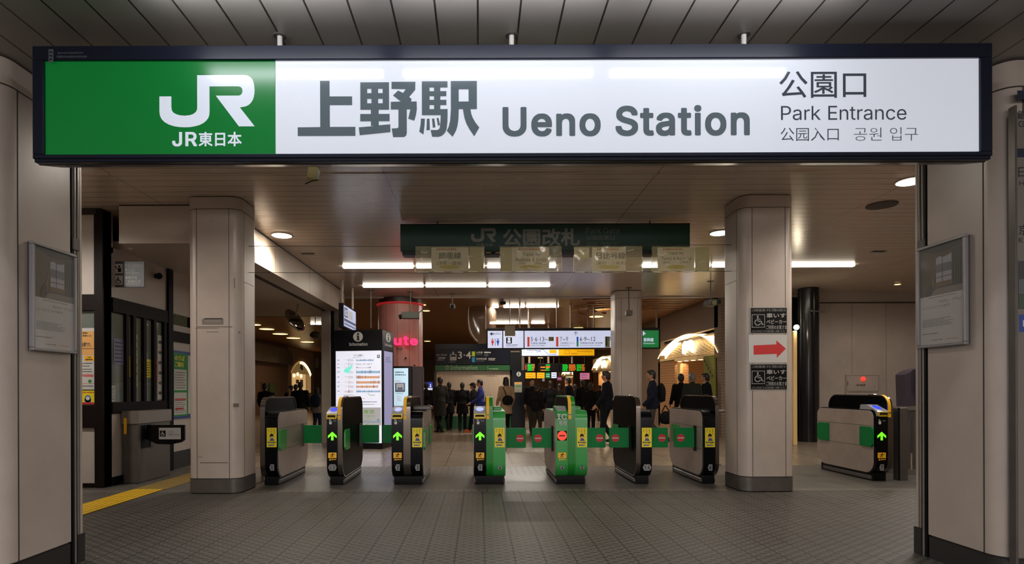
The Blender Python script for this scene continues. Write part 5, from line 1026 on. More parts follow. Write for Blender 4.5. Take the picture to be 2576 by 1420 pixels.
def gate(px0, px1, parts, label, Y0=8.06, flaps=(), tray=False):
    """parts: list of (px_from, px_to, kind, number). kind: hoop:chrome, hoop:green, entry, exit, green_exit, green_ic"""
    x0, x1 = X_(px0, Y0, 1100), X_(px1, Y0, 1100); xc = (x0+x1)/2
    t = thing('ticket_gate', label, 'ticket gate', (xc, Y0, 0), group='ticket gates'); og = tuple(t.location)
    L = GL_; fz = lambda py: Z_(py, Y0, (px0+px1)/2)
    b = MB(); b.prism(prof(.10, L-.06, 0, .12, .01, .01, .0, .0, 2), 0, x0+.02-.0, x1-.02, PLINTH, Matrix.Translation((0, Y0, 0))); 
    b.box(x0+.0, x1-.0, Y0+.12, Y0+L-.14, .02, .075, STEELD, c=.008); b.build('plinth', t, og)
    T = Matrix.Translation((0, Y0, 0))
    for (pa, pb_, kind, num) in parts:
        a, c_ = X_(pa, Y0, 1100), X_(pb_, Y0, 1100); cxp = (pa+pb_)/2
        f = PF(Y0-.0005, cxp, 1100, .0009)
        if kind.startswith('hoop'):
            green = kind == 'hoop:green'
            hm = GREEND if green else HOOPM
            pr = prof(-.012, L-.03, .10, 1.245, .22, .22, .20, .16, 10)
            pri = prof(.004, L-.046, .116, 1.229, .205, .205, .185, .145, 10)
            b = MB(); b.prism(pri, 0, a+.006, c_-.006, HOODP, T); b.build('hood_panel', t, og)
            b = MB(); b.ribbon([(p[0], p[1]) for p in pr], 0, a, c_, .016, hm if not green else hm, closed=True) if False else None
            n = len(pr); vs_ = []; fs_ = []
            for p, q in zip(pr, pri): vs_ += [(a, Y0+p[0], p[1]), (c_, Y0+p[0], p[1]), (c_, Y0+q[0], q[1]), (a, Y0+q[0], q[1])]
            for i in range(n):
                u = 4*i; v = 4*((i+1) % n)
                for k in range(4): fs_.append((u+k, u+(k+1) % 4, v+(k+1) % 4, v+k))
            b.add(vs_, fs_, hm); b.build('hoop', t, og, 'green hoop' if green else 'chrome hoop')
            if 'y' in num:
                # yellow warning strip over the front of the hoop
                ys = [p for p in pr if p[0] < .22 and p[1] > .92]; ys.sort(key=lambda p: (p[1], p[0]))
                b = MB(); w_ = min(.042, (c_-a)*.9); xx = a+.002
                line = [(-.012, .93), (-.012, .985)] ; line2 = [(-.012, 1.0), (-.012, 1.085)] + [q for q in ys if q[1] > 1.086]
                for ln in (line, line2): b.ribbon([(Y0+p[0], p[1]) for p in ln], 0, xx, xx+w_, .003, YELO)
                b.build('warning_strip', t, og)
            b = MB(); b.box(a+.01, c_-.01, Y0+.3, Y0+.42, 1.243, 1.258, CHROME, c=.004); b.build('sensor', t, og)
        else:
            green = kind.startswith('green'); bm = GREENP if green else GLOSSB
            entry = kind in ('entry', 'green_ic')
            top = 1.045 if not entry else 1.035
            b = MB(); b.prism(prof(0, L, .10, top, .20, .24, .12, .09 if entry else .12), 0, a, c_, bm, T); b.build('cabinet', t, og)
            b = MB()
            left_out = abs(a-x0) < .02; right_out = abs(c_-x1) < .02
            sp_ = prof(.05, L+.004, .115, top-.012, .17, .22, .11, .10)
            if left_out: b.prism(sp_, 0, a-.006, a+.004, STN, T); b.box(a-.0075, a-.0055, Y0+.06, Y0+L, .80, .804, SEAM); b.box(a-.0075, a-.0055, Y0+.06, Y0+L, .495, .499, SEAM)
            if right_out: b.prism(sp_, 0, c_-.004, c_+.006, STN, T); b.box(c_+.0055, c_+.0075, Y0+.06, Y0+L, .80, .804, SEAM); b.box(c_+.0055, c_+.0075, Y0+.06, Y0+L, .495, .499, SEAM)
            if b.v: b.build('side_panel', t, og, 'stainless side panel')
            if entry:
                g_ = GREENP if green else READT
                pp = [(.02, .93), (-.028, .955), (-.03, 1.005), (-.005, 1.03), (.20, 1.105), (.34, 1.105), (.36, 1.03), (.10, .93)]
                b = MB(); b.prism(pp, 0, a+.002, c_-.004, g_, T); b.build('card_reader', t, og)
                d = Vector((0, .205, .075)).normalized(); nrm = Vector((0, -d.z, d.y))
                o_ = Vector(((a+c_)/2, Y0+.0975, 1.0675)); fq = Fr(o_, (1, 0, 0), -d, nrm, 0, 0, .0015)
                b = MB(); hw = (c_-a)/2
                if green: fq.rect(b, -hw*.7, -.085, hw*.75, .085, READT, 1); fq.disc(b, 0, -.0, hw*.55, M('reader_disc_grey', (150, 140, 150), .4), 2, .06)
                else: fq.disc(b, 0, 0, hw*.62, BLUEL if num in ('12', '7') else BLUEP, 1, .075)
                b.build('reader_light', t, og)
                if green:
                    b = MB(); f.text(b, 'IC', cxp-12.5, 1041.5, cxp+11, 1056, PAPER, 1, .03); f.text(b, '専用', cxp-9, 1059.5, cxp+10, 1071, PAPER, 1, .01); 
                    for v in (): pass
                    bo = b.build('ic_lettering', t, og); bo.location.y -= .034
                else:
                    b = MB(); zc2 = .975; ww = (c_-a)
                    b.prism(rrect(a+.006, c_-.008, zc2-.034, zc2+.034, .014, 4), 1, Y0-.045, Y0-.02, YELM); b.build('slot_frame', t, og, 'yellow framed ticket slot')
                    b = MB(); b.prism(rrect(a+.022, c_-.024, zc2-.019, zc2+.020, .010, 4), 1, Y0-.0465, Y0-.044, MBLACK); b.box(a+.03, c_-.032, Y0-.047, Y0-.044, zc2-.018, zc2-.008, YELM); b.build('ticket_slot', t, og)
                    b = MB(); x_ = cxp-8; 
                    f.disc(b, cxp-4.5, 1064, 3.6, WHITEP, 1, 4.6); f.rect(b, cxp-7.5, 1055, cxp-5.6, 1062, WHITEP, 1); f.rect(b, cxp-4.8, 1056, cxp-3.2, 1062, WHITEP, 1); f.marks(b, cxp+2, 1057.5, cxp+11, 1061.5, M('soft_grey_print', (110, 112, 118), .5), 1, 1, .8, 3, 4)
                    b.build('hand_mark', t, og)
                if num in ('4g',):
                    b = MB(); f.rect(b, cxp-12, 1085, cxp+12, 1109, SBK, 1); f.disc(b, cxp, 1097, 11.6, REDL, 2); f.rect(b, cxp-7.5, 1095, cxp+7.5, 1099, M('stop_bar', (90, 8, 6), .5), 3); b.build('stop_lamp', t, og)
                else:
                    b = MB(); k = 1.0
                    f.poly(b, [(cxp, 1087), (cxp+11, 1097), (cxp+11, 1103), (cxp+3, 1097), (cxp+3, 1108.5), (cxp-3, 1108.5), (cxp-3, 1097), (cxp-11, 1103), (cxp-11, 1097)], ARROW, 1); b.build('arrow_lamp', t, og)
                b = MB(); f.rect(b, cxp-10.5, 1139.5, cxp+10.5, 1153.5, YELO, 1)
                f.disc(b, cxp+1.5, 1142.5, 1.6, SBK, 2); f.line(b, cxp+1, 1144, cxp-1.5, 1148, 2, SBK, 2); f.line(b, cxp-6, 1144.5, cxp+6, 1145, 1.2, SBK, 2); f.line(b, cxp-1.5, 1148, cxp+3, 1151.5, 1.3, SBK, 2); f.line(b, cxp-1.5, 1148, cxp-5, 1151.5, 1.3, SBK, 2)
                f.poly(b, [(cxp-9, 1159), (cxp-5.5, 1154.5), (cxp-2.5, 1159)], YELO, 1); f.marks(b, cxp-2, 1155, cxp+9.5, 1159, YELO, 1, 1, .7, 2, 3); b.build('caution_sticker', t, og)
            else:
                b = MB(); x2 = cxp+1.5; f.rect(b, x2-12.5, 1077, x2+12.5, 1126, YELS, 1)
                for i in range(3):
                    f.marks(b, x2-9+i*7, 1080, x2-5.5+i*7, 1094-(i == 0)*6, M('olive_print', (140, 120, 20), .6), 2, 3, .6, i, 3)
                f.disc(b, x2, 1098, 5, SBK, 2, 5.5); f.disc(b, x2+.4, 1100, 3.8, SKIN_P, 3, 4.2); f.poly(b, [(x2-4, 1096), (x2+4.6, 1096), (x2+2, 1098.5), (x2-3, 1098)], SBK, 4)
                f.poly(b, [(x2-5.5, 1110), (x2-3, 1104), (x2+4, 1104), (x2+7.5, 1110)], BLP, 2)
                f.marks(b, x2-10, 1111.5, x2+10.5, 1116.5, INK, 2, 1, .9, 9, 4); f.marks(b, x2-8, 1118, x2+9, 1123.5, BLP, 2, 1, .9, 10, 4); b.build('yellow_poster', t, og)
            # number badge
            b = MB(); bd = M('badge_grey', (120, 120, 122), .5); 
            txt = {'12': ('1', '2'), '56': ('5', '6'), '4g': ('4',)}.get(num, (num,))
            cb = cxp + (2 if not entry else 0)
            if len(txt) == 2:
                f.poly(b, [(cb-11, 1177), (cb-7, 1169), (cb+7, 1169), (cb+11, 1177), (cb+7, 1185), (cb-7, 1185)], bd, 1); f.text(b, txt[0], cb-5.5, 1172.5, cb-2.5, 1181.5, SBK, 2, .01); f.text(b, txt[1], cb+2, 1172.5, cb+6.5, 1181.5, SBK, 2, .01)
            else:
                f.poly(b, [(cb-6.5, 1177), (cb-3.5, 1169), (cb+5.5, 1169), (cb+5.5, 1185), (cb-3.5, 1185)], bd, 1) if not green else f.disc(b, cb, 1177, 5.5, bd, 1)
                f.text(b, txt[0], cb-2.2, 1172, cb+2.6, 1182, SBK, 2, .015)
            b.build('number_badge', t, og)
            if not green: 
                b = MB(); f.rect(b, pa+.6, 1126.8, pb_-.6, 1127.6, SEAM, 1)
            if kind in ('exit', 'green_exit') and tray:
                b = MB(); z_ = 1.045; b.box(a, c_+.09, Y0+.30, Y0+.62, z_+.01, z_+.065, STEELD, c=.008); b.box(a+.01, c_+.08, Y0+.31, Y0+.6, z_+.06, z_+.068, HOODP); b.build('top_tray', t, og)
            elif kind == 'green_exit':
                b = MB(); b.box(a+.01, c_-.04, Y0+.28, Y0+.56, 1.04, 1.095, GREENP, c=.01); b.build('reader_block', t, og)
    for (side, yy, opened, mark) in flaps:
        xx = x1 if side > 0 else x0; sgn = side
        z0, z1 = .50, .785
        b = MB(); y = Y0+yy
        if opened:
            # folded flat along the side
            pp = [(y-.14, z0+.04), (y-.10, z0), (y+.14, z0), (y+.14, z1), (y-.10, z1), (y-.14, z1-.04)]
            if yy > .7: pp = [(2*y-p[0], p[1]) for p in pp]
            b.prism(pp, 0, xx+sgn*.010, xx+sgn*.035, FLAPG if opened == 1 else GREENP)
        else:
            pr_ = rrect(xx+sgn*.012 if sgn > 0 else xx-.012-.30, xx+.012+.30 if sgn > 0 else xx-.012, z0, z1, .01, 3)
            b.prism(pr_, 1, y, y+.03, FLAPG)
        fo = b.build('flap', t, og)
        if mark:
            b = MB(); fx = PF(y-.0005, 1205, 1100, .001); fxo = (xx+sgn*.225); k = y/F
            ff = Fr((fxo, y-.0005, (z0+z1)/2-.005), (1, 0, 0), (0, 0, -1), (0, -1, 0), 0, 0, .001)
            ff.disc(b, 0, 0, .056, REDINK, 1); ff.rect(b, -.045, -.008, .045, .008, PAPER, 2); b.build('no_entry_mark', fo, og)
        if not opened:
            b = MB(); b.box(xx+sgn*.006, xx+sgn*.03, y-.02, y+.05, z0-.05, z1+.03, PLINTH if sgn < 0 else STEELD, c=.004); b.build('hinge_post', t, og)
    return t
FO, BA = 0.17, 1.12
gate(655, 697, [(655, 667, 'hoop:chrome', ''), (667, 697, 'exit', '1')], 'leftmost ticket gate, black, badge 1, beside the left column', flaps=[(1, FO, 2, 0), (1, BA, 0, 0)])
gate(822, 862, [(822, 850, 'entry', '12'), (850, 862, 'hoop:chrome', 'y')], 'second ticket gate from the left with a green arrow and badge 1 2', flaps=[(1, FO, 2, 0), (1, BA, 0, 0)])
gate(985, 1063, [(985, 1015, 'entry', '2'), (1015, 1033, 'hoop:chrome', 'y'), (1033, 1063, 'exit', '3')], 'wide black ticket gate third from the left with badges 2 and 3', flaps=[(-1, BA, 0, 0), (1, FO, 2, 0), (1, BA, 2, 0)], tray=True)
gate(1192, 1271, [(1192, 1223, 'entry', '3'), (1223, 1240, 'hoop:green', 'y'), (1240, 1271, 'green_exit', '4')], 'half black half green ticket gate with a green arrow and badges 3 and 4', flaps=[(1, FO+.1, 0, 1), (-1, BA, 2, 0)])
gate(1399, 1478, [(1399, 1429, 'green_ic', '4g'), (1429, 1447, 'hoop:green', 'y'), (1447, 1478, 'green_exit', '5')], 'all green IC ticket gate with a red stop lamp and badges 4 and 5', flaps=[(-1, FO+.1, 0, 1), (1, FO+.1, 0, 1)])
gate(1600, 1640, [(1600, 1611, 'hoop:chrome', ''), (1611, 1640, 'exit', '56')], 'black ticket gate with badge 5 6 right of the all green gate', flaps=[(-1, FO+.1, 0, 1), (1, FO+.1, 0, 1), (-1, BA, 2, 0)])
gate(1770, 1808, [(1770, 1799, 'exit', '6'), (1799, 1808, 'hoop:chrome', '')], 'black ticket gate with badge 6 next to the right column', flaps=[(-1, FO+.1, 0, 1), (-1, BA, 2, 0)])
gate(2204, 2244, [(2204, 2232, 'entry', '7'), (2232, 2244, 'hoop:chrome', 'y')], 'ticket gate seen side-on right of the right column with badge 7', Y0=8.25, flaps=[(-1, FO, 1, 0), (-1, BA+.12, 1, 0)])

# rails joining the end gates to the columns, fence at right
def rail(name, label, pts, r=.02, extra=None):
    b = MB(); b.tube(pts, r, STEEL, 10)
    if extra: extra(b)
    o = b.build(name, None, tuple(pts[0])); tag(o, label, 'rail'); return o
rail('barrier_rail', 'steel barrier rail between the left column and the leftmost gate', [(-3.2, 8.5, 0), (-3.2, 8.5, .98), (-3.06, 8.5, .98)])
def ex(b):
    b.cyl((3.62, 9.3, 0), (3.62, 9.3, 1.0), .018, STEELD); b.box(3.5, 3.56, 9.2, 9.24, .55, .85, STEELD); b.cyl((3.42, 9.3, .12), (3.9, 9.3, .12), .012, STEELD)
rail('barrier_rail', 'steel barrier rail between the rightmost black gate and the right column', [(3.36, 9.0, 1.0), (3.9, 9.0, 1.0)], extra=ex)
t = thing('fence_panel', 'dark metal fence panel with steel post right of the side-on gate', 'fence', (6.6, 8.5, 0)); og = (6.6, 8.5, 0)
b = MB(); x0, x1 = X_(2258, 8.4), X_(2284, 8.4); b.box(x0, x1, 8.4, 8.5, 0, 1.06, STEELD, c=.006); b.box(x0, x0+.03, 8.395, 8.40, 0, 1.06, MBLACK); b.build('post', t, og)
b = MB(); b.box(x1, x1+2.5, 8.95, 9.0, 1.0, 1.06, STEEL); b.box(x1, x1+2.5, 8.95, 9.0, .02, .08, STEEL); b.build('rail', t, og)
b = MB(); [b.box(x1+.02+i*.12, x1+.10+i*.12, 8.965, 8.985, .08, 1.0, STEELD) for i in range(18)]; b.build('slats', t, og)
b = MB(); b.box(x1-.03, x1, 8.45, 9.0, 1.0, 1.05, STEEL); b.box(x1-.04, x1, 8.92, 9.02, 0, 1.05, STEELD); b.build('post', t, og)

# ------------------------------------------------------------------ poster frames on the entrance pillars
FRM = M('poster_frame_aluminium', (150, 148, 150), .35, .6); FRD = M('poster_frame_side', (66, 60, 62), .5)
def poster(side):
    sx = -1 if side == 'left' else 1
    xin = -3.15 if side == 'left' else 3.565
    u = (lambda px: xin*F/(px-CX))
    if side == 'left': ya, yb = u(68), u(181)
    else: ya, yb = u(2443), u(2320)
    z1 = EYE + (CY-(601 if side == 'left' else 592))*ya/F; z0 = EYE + (CY-(873 if side == 'left' else 871))*ya/F
    if side == 'left': z0 = EYE + (CY-878)*ya/F
    xs = xin - sx*.045
    t = thing('framed_poster', 'aluminium framed exhibition poster on the %s entrance pillar' % side, 'poster', (xin-sx*.02, (ya+yb)/2, z0), group=None); og = tuple(t.location)
    w_ = .022
    b = MB(); 
    for (a0, a1, c0, c1_) in ((ya, yb, z1-w_, z1), (ya, yb, z0, z0+w_), (ya, ya+w_, z0+w_, z1-w_), (yb-w_, yb, z0+w_, z1-w_)): b.box(min(xin-sx*.012, xs), max(xin-sx*.012, xs), a0, a1, c0, c1_, FRM, c=.004)
    b.build('frame', t, og)
    b = MB(); b.box(min(xin+0, xin-sx*.03), max(xin, xin-sx*.03), ya+.008, yb-.008, z0+.006, z1-.006, FRD); b.build('back_box', t, og)
    W = yb-ya; Hh = z1-z0; n = (-sx, 0, 0)
    # sheet x runs so that writing reads left to right for the viewer
    if side == 'left': f = Fr((xin-sx*.0305, ya, z1), (0, W, 0), (0, 0, -Hh), n, 0, 0, .0006)
    else: f = Fr((xin-sx*.0305, yb, z1), (0, -W, 0), (0, 0, -Hh), n, 0, 0, .0006)
    b = MB(); a, c_ = .05, .95
    PP = M('poster_paper', (176, 172, 168), .35); f.rect(b, a, .02, c_, .98, PP, 1)
    P1 = M('photo_wall_brown', (78, 66, 48), .4); P2 = M('photo_wall_dark', (46, 40, 32), .4); P3 = M('photo_window', (150, 146, 152), .4); P4 = M('photo_trees', (96, 94, 100), .4); P5 = M('photo_curtain', (70, 68, 60), .4); P6 = M('photo_floor', (112, 104, 96), .4); P7 = M('photo_reed', (100, 78, 48), .4)
    f.rect(b, a, .02, c_, .50, P1, 2); f.poly(b, [(a, .02), (c_, .02), (c_, .06), (.6, .1), (.4, .1), (a, .04)], P2, 3)
    f.poly(b, [(a+.1, .5), (.42, .44), (.95, .44), (.95, .5)], P6, 3); f.rect(b, .72, .1, .95, .44, P5, 3); [f.rect(b, .74+i*.05, .1, .76+i*.05, .44, P2, 4) for i in range(4)]
    f.poly(b, [(.40, .15), (.47, .135), (.55, .15), (.63, .145), (.72, .13), (.72, .39), (.40, .38)], P3, 4); f.rect(b, .40, .21, .72, .29, P4, 5); f.rect(b, .53, .14, .54, .38, P2, 6); f.rect(b, .40, .33, .72, .34, P4, 5); f.rect(b, .38, .38, .74, .42, P7, 5)
    f.poly(b, [(.24, .47), (.30, .36), (.38, .2), (.40, .2), (.36, .45)], P7, 4); f.poly(b, [(.18, .5), (.22, .4), (.30, .36), (.34, .46), (.28, .5)], P2, 5)
    f.marks(b, .25, .515, .8, .525, INK, 2, 1, .5, 2, .03)
    f.text(b, 'アルヴァ・アアルト', .45, .555, .92, .583, INK, 2, -.005); f.text(b, 'もうひとつの自然', .12, .60, .68, .622, SC, 2, -.005)
    f.marks(b, .10, .72, .75, .80, SPI, 2, 6, .35, 5, .025); f.marks(b, .10, .86, .45, .872, INK, 2, 1, .6, 6, .03); f.marks(b, .3, .925, .55, .935, INK, 2, 1, .5, 7, .05); f.marks(b, .6, .925, .9, .937, REDINK, 2, 1, .5, 8, .03)
    b.build('poster_sheet', t, og)
    # clear cover
    b = MB(); f.rect(b, .03, .015, .97, .985, M('clear_cover', (200, 200, 200), .08, alpha=.10), 9); b.build('clear_cover', t, og)
poster('left'); poster('right')

# station board on the face of the right entrance pillar
YR = 3.93
t = thing('direction_board', 'grey direction board with dark lettering at the right edge of view', 'sign', (P(2570, 900, YR).x+.5, YR-.03, .3)); og = tuple(t.location)
b = MB(); x0 = P(2556, 600, YR-.05).x; b.box(x0, x0+.9, YR-.05, YR-.004, .2, 3.2, M('board_grey', (112, 104, 96), .5), c=.004); b.build('board', t, og)
b = MB(); b.box(x0-.012, x0+.004, YR-.06, YR-.004, .15, 3.25, STEELD, c=.004); b.build('edge', t, og)
f = PF(YR-.0505, 2566, 600, .0008); b = MB(); NV = M('navy_print', (24, 30, 52), .5)
for (a, y0, y1) in ((2560, 228, 250), (2558, 374, 396)): f.rect(b, a, y0, a+60, y1, NV, 1)
f.text(b, '銀', 2560, 278, 2582, 300, INK, 1, .02); f.text(b, 'G', 2563, 305, 2578, 320, INK, 1, 0); f.text(b, '日', 2562, 421, 2582, 446, INK, 1, .02); f.text(b, 'H', 2565, 456, 2577, 467, INK, 1, 0)
f.text(b, '京', 2562, 566, 2588, 592, INK, 1, .02); f.text(b, 'K', 2563, 598, 2573, 611, INK, 1, 0)
f.rect(b, 2561, 657, 2640, 778, M('photo_grey', (60, 58, 58), .5), 1); f.rect(b, 2562, 703, 2640, 740, M('photo_mid', (90, 92, 96), .5), 2); f.rect(b, 2562, 742, 2640, 776, M('photo_green', (60, 76, 56), .5), 2); f.rect(b, 2563, 792, 2640, 836, BLP, 1); f.rect(b, 2572, 806, 2640, 822, PAPER, 2)
b.build('print', t, og)

# ================================================================== the hall beyond the gates
# information kiosk
KB = M('kiosk_black', (14, 16, 22), 0.32, spec=.25)
SCR = M('screen_white', (225, 228, 240), .3, emit=.72, ergb=(226, 228, 244)); SCB = M('screen_bluish', (200, 220, 240), .3, emit=.72, ergb=(190, 225, 240)); SCL = M('screen_lilac', (170, 170, 215), .3, emit=.35, ergb=(168, 168, 215))
def scr(n, rgb, e=.55): return M('screen_' + n, rgb, .4, emit=e, ergb=rgb)
S_BLU = scr('blue', (150, 185, 215)); S_ORG = scr('orange', (215, 165, 130)); S_INK = scr('ink', (90, 96, 120), .4); S_GRN = scr('green', (110, 150, 70)); S_GRY = scr('grey', (170, 168, 170)); S_TEA = scr('teal', (120, 225, 205), .8); S_RED = scr('red', (200, 90, 90)); S_DBL = scr('deep_blue', (60, 130, 180))
rz = R(-9.5)
kx, ky = -2.187, 13.05
t = thing('information_kiosk', 'tall black information kiosk with a lit timetable screen behind the second gate', 'information kiosk', (kx, ky, 0), rz)
W, D, Hk = 1.16, .84, 2.715
b = MB(); b.box(-W, 0, 0, D, .0, Hk, KB, c=.012); b.box(-W+.0, 0, -.004, D, 2.26, 2.262, SEAM); b.build('cabinet', t)
pw = W/124.0; ph = Hk/302.0
f = Fr((0, -.002, 0), (pw, 0, 0), (0, 0, -ph), (0, -1, 0), 962, 1130, .0015)
b = MB(); f.rect(b, 843, 881.5, 960, 1115, SCR, 1)
b.build('screen', t, label='lit front screen')
b = MB()
f.text(b, 'のりば案内', 889, 890, 913, 896, S_INK, 2, .01); f.marks(b, 886, 897.5, 918, 900, S_GRY, 2, 1, .6, 1, 2); f.rect(b, 949, 892, 956, 900, S_INK, 2); f.rect(b, 951, 894, 954, 897, SCR, 3)
rows = [(905, 896, 939, S_BLU, 2), (915, 896, 934, S_GRY, 1), (924, 896, 932, S_GRY, 1), (935, 896, 955, S_BLU, 3.5), (948, 896, 954, S_ORG, 3.5), (961, 896, 955, S_ORG, 3.5), (972, 896, 950, S_ORG, 3), (984, 896, 955, S_BLU, 2.5)]
for i, (y, xa, xb, m_, h_) in enumerate(rows):
    f.rect(b, xa, y-h_+1, xb, y+h_, m_, 2); 
    rr = random.Random(i); [f.rect(b, q, y-h_-1, q+.9, y+h_+.5, S_INK, 3) for q in [xa] + [rr.uniform(xa, xb) for _ in range(5)] + [xb]]
    f.marks(b, 847, y-2, 853, y+1, S_INK, 2, 1, .7, i, 2); f.marks(b, 866, y-2, 875, y, S_GRY, 2, 1, .8, i+20, 2); f.marks(b, 878, y-3, 889, y+3, S_GRY, 2, 2, .7, i+40, 2); f.rect(b, 875.5, y-4, 877, y+4, m_ if i < 7 else S_INK, 3)
f.poly(b, [(863, 931), (869, 925), (876, 924), (884, 917), (887, 919), (880, 931), (876, 938), (870, 937), (864, 934)], S_TEA, 4)
f.line(b, 925, 988, 930, 994, 1.2, S_GRN, 2); f.line(b, 930, 994, 943, 994, 1.2, S_GRN, 2); f.marks(b, 866, 984, 888, 987, S_RED, 2, 1, .6, 5, 2); f.marks(b, 863, 992, 888, 995, S_INK, 2, 1, .6, 6, 2)
f.marks(b, 880, 1001, 925, 1004, S_RED, 2, 1, .6, 7, 2.4); f.marks(b, 905, 1009, 958, 1013, S_INK, 2, 1, .6, 8, 2.4); f.marks(b, 905, 1016, 948, 1019, S_INK, 2, 1, .6, 9, 2.4)
f.rect(b, 843, 1025, 958.5, 1070, S_GRY, 2); f.text(b, '東京', 914, 1030.5, 942, 1041, S_GRN, 3, .02); f.text(b, 'TOKYO', 914, 1044, 943, 1051, S_GRN, 3, .0); f.line(b, 930, 1052, 930, 1056, 1.4, S_GRN, 3); f.marks(b, 914, 1056, 936, 1058, S_GRN, 3, 1, .7, 4, 2); f.rect(b, 900, 1061, 957, 1062.4, S_DBL, 3); f.text(b, '4', 948, 1053, 954, 1059.5, S_DBL, 3, .03); f.text(b, 'JC', 917, 1066, 930, 1071, S_GRN, 3, .02)
b.build('screen_print', t)
b = MB(); f.disc(b, 900.5, 845.5, 12.5, WHITEP, 1); f.disc(b, 900.8, 838.6, 2.6, KB, 2); f.poly(b, [(897, 842.5), (903, 842.5), (903, 852.5), (905, 852.5), (905, 854.5), (896.5, 854.5), (896.5, 852.5), (898.7, 852.5), (898.7, 844.5), (897, 844.5)], KB, 2)
f.text(b, 'Information', 877.5, 860.5, 924.5, 868.5, WHITEP, 1, .018); b.build('header_print', t)
# right side of the kiosk
g = Fr((.002, 0, 0), (0, D/30.0, 0), (0, 0, -ph), (1, 0, 0), 962, 1130, .0015)
b = MB(); g.rect(b, 966, 881.5, 988, 1115, SCL, 1); b.build('screen', t, label='lit side screen')
b = MB(); g.disc(b, 977, 845, 6.5, WHITEP, 1, 12); g.text(b, 'Information', 968, 861, 987, 868, WHITEP, 1, .018); g.disc(b, 977, 839, 1.4, KB, 2, 2.6); g.rect(b, 975.6, 843, 978.4, 854, KB, 2); g.marks(b, 970, 895, 985, 910, S_INK, 2, 3, .5, 1, 2.5)
b.build('header_print', t)
b = MB(); b.box(-W+.2, -.02, -.012, .0, .0, .10, MBLACK); b.build('foot', t)

# second screen further back
Y2 = 15.0
t = thing('advert_screen', 'small lit advertising screen in a dark brown case right of the information kiosk', 'screen', (X_(1020, Y2), Y2, 0)); og = tuple(t.location)
DBR = M('case_brown', (48, 24, 24), .4)
p = lambda x, y: P(x, y, Y2)
b = MB(); b.box(p(975, 0).x, p(1033, 0).x, Y2, Y2+.4, 0, p(1020, 922).z, KB, c=.01); b.box(p(1033, 0).x, p(1060, 0).x, Y2+.02, Y2+.4, 0, p(1020, 923).z, DBR, c=.01); b.build('case', t, og)
f = PF(Y2-.002, 1010, 975, .0015); b = MB(); f.rect(b, 985, 927, 1027, 1022, SCB, 1); b.build('screen', t, og)
b = MB(); f.marks(b, 994, 934, 1022, 947, S_INK, 2, 2, .5, 3, 4); f.marks(b, 994, 958, 1012, 961, S_RED, 2, 1, .6, 4, 2.4); f.rect(b, 994, 964, 1019, 987, S_INK, 2); f.rect(b, 997, 966, 1016, 982, S_GRY, 3); f.poly(b, [(999, 981), (1003, 973), (1006, 978), (1010, 973), (1014, 981)], S_INK, 4); f.marks(b, 997, 990, 1014, 992, S_INK, 2, 1, .7, 5, 2); f.marks(b, 999, 996, 1010, 1010, S_RED, 2, 3, .3, 6, 3); b.build('screen_print', t, og)
t = thing('station_screen', 'small blue lit number screen behind the leftmost walking people', 'screen', (X_(1075, 17), 19, 0)); og = tuple(t.location)
f = PF(19, 1075, 975, .0015); b = MB(); p0, p1 = f(1061, 960), f(1089, 983); b.box(p0.x, p1.x, 19.002, 19.1, p1.z, p0.z, KB); b.box(f(1073, 0).x, f(1077, 0).x, 19.02, 19.08, 0, p1.z, KB); b.build('case', t, og)
b = MB(); f.rect(b, 1062, 962, 1088, 976, scr('royal', (30, 50, 160), .7), 1); f.rect(b, 1062, 977, 1088, 982, SCR, 1); f.disc(b, 1067, 971, 3.2, SCR, 2); f.disc(b, 1083, 968, 1.6, SCR, 2); f.disc(b, 1083, 973, 2.2, SCR, 2); b.build('screen', t, og)

# hanging screen on two posts, turned to the right
t = thing('hanging_screen', 'lit sign box on two posts hung from the ceiling above the kiosk', 'hanging sign', (-3.12, 13.9, EYE+1.35)); og = tuple(t.location)
b = MB(); z0, z1 = EYE+1.43, EYE+1.99; b.box(-3.21, -3.10, 13.2, 14.55, z0, z1, KB, c=.008); b.build('box', t, og)
f = side_frame(-3.099, 13.2, z1, t=.0015); b = MB(); f.rect(b, .03, .04, 1.32, .52, SCL if False else scr('cool', (180, 190, 225), .6), 1); b.build('screen', t, og)
b = MB(); f.rect(b, .08, .08, .42, .30, S_INK, 2); f.rect(b, .5, .1, .95, .3, S_GRY, 2); f.text(b, '出口', .14, .11, .38, .27, SCR, 3, .01); f.rect(b, .05, .34, 1.3, .40, S_INK, 2); f.marks(b, .1, .42, 1.25, .5, S_INK, 2, 1, .7, 2, .06); b.build('screen_print', t, og)
b = MB(); b.cyl((-3.155, 13.3, z1), (-3.155, 13.3, ZC), .03, BEIGE, 12); b.cyl((-3.155, 14.4, z1), (-3.155, 14.4, ZC), .03, BEIGE, 12); b.build('post', t, og)

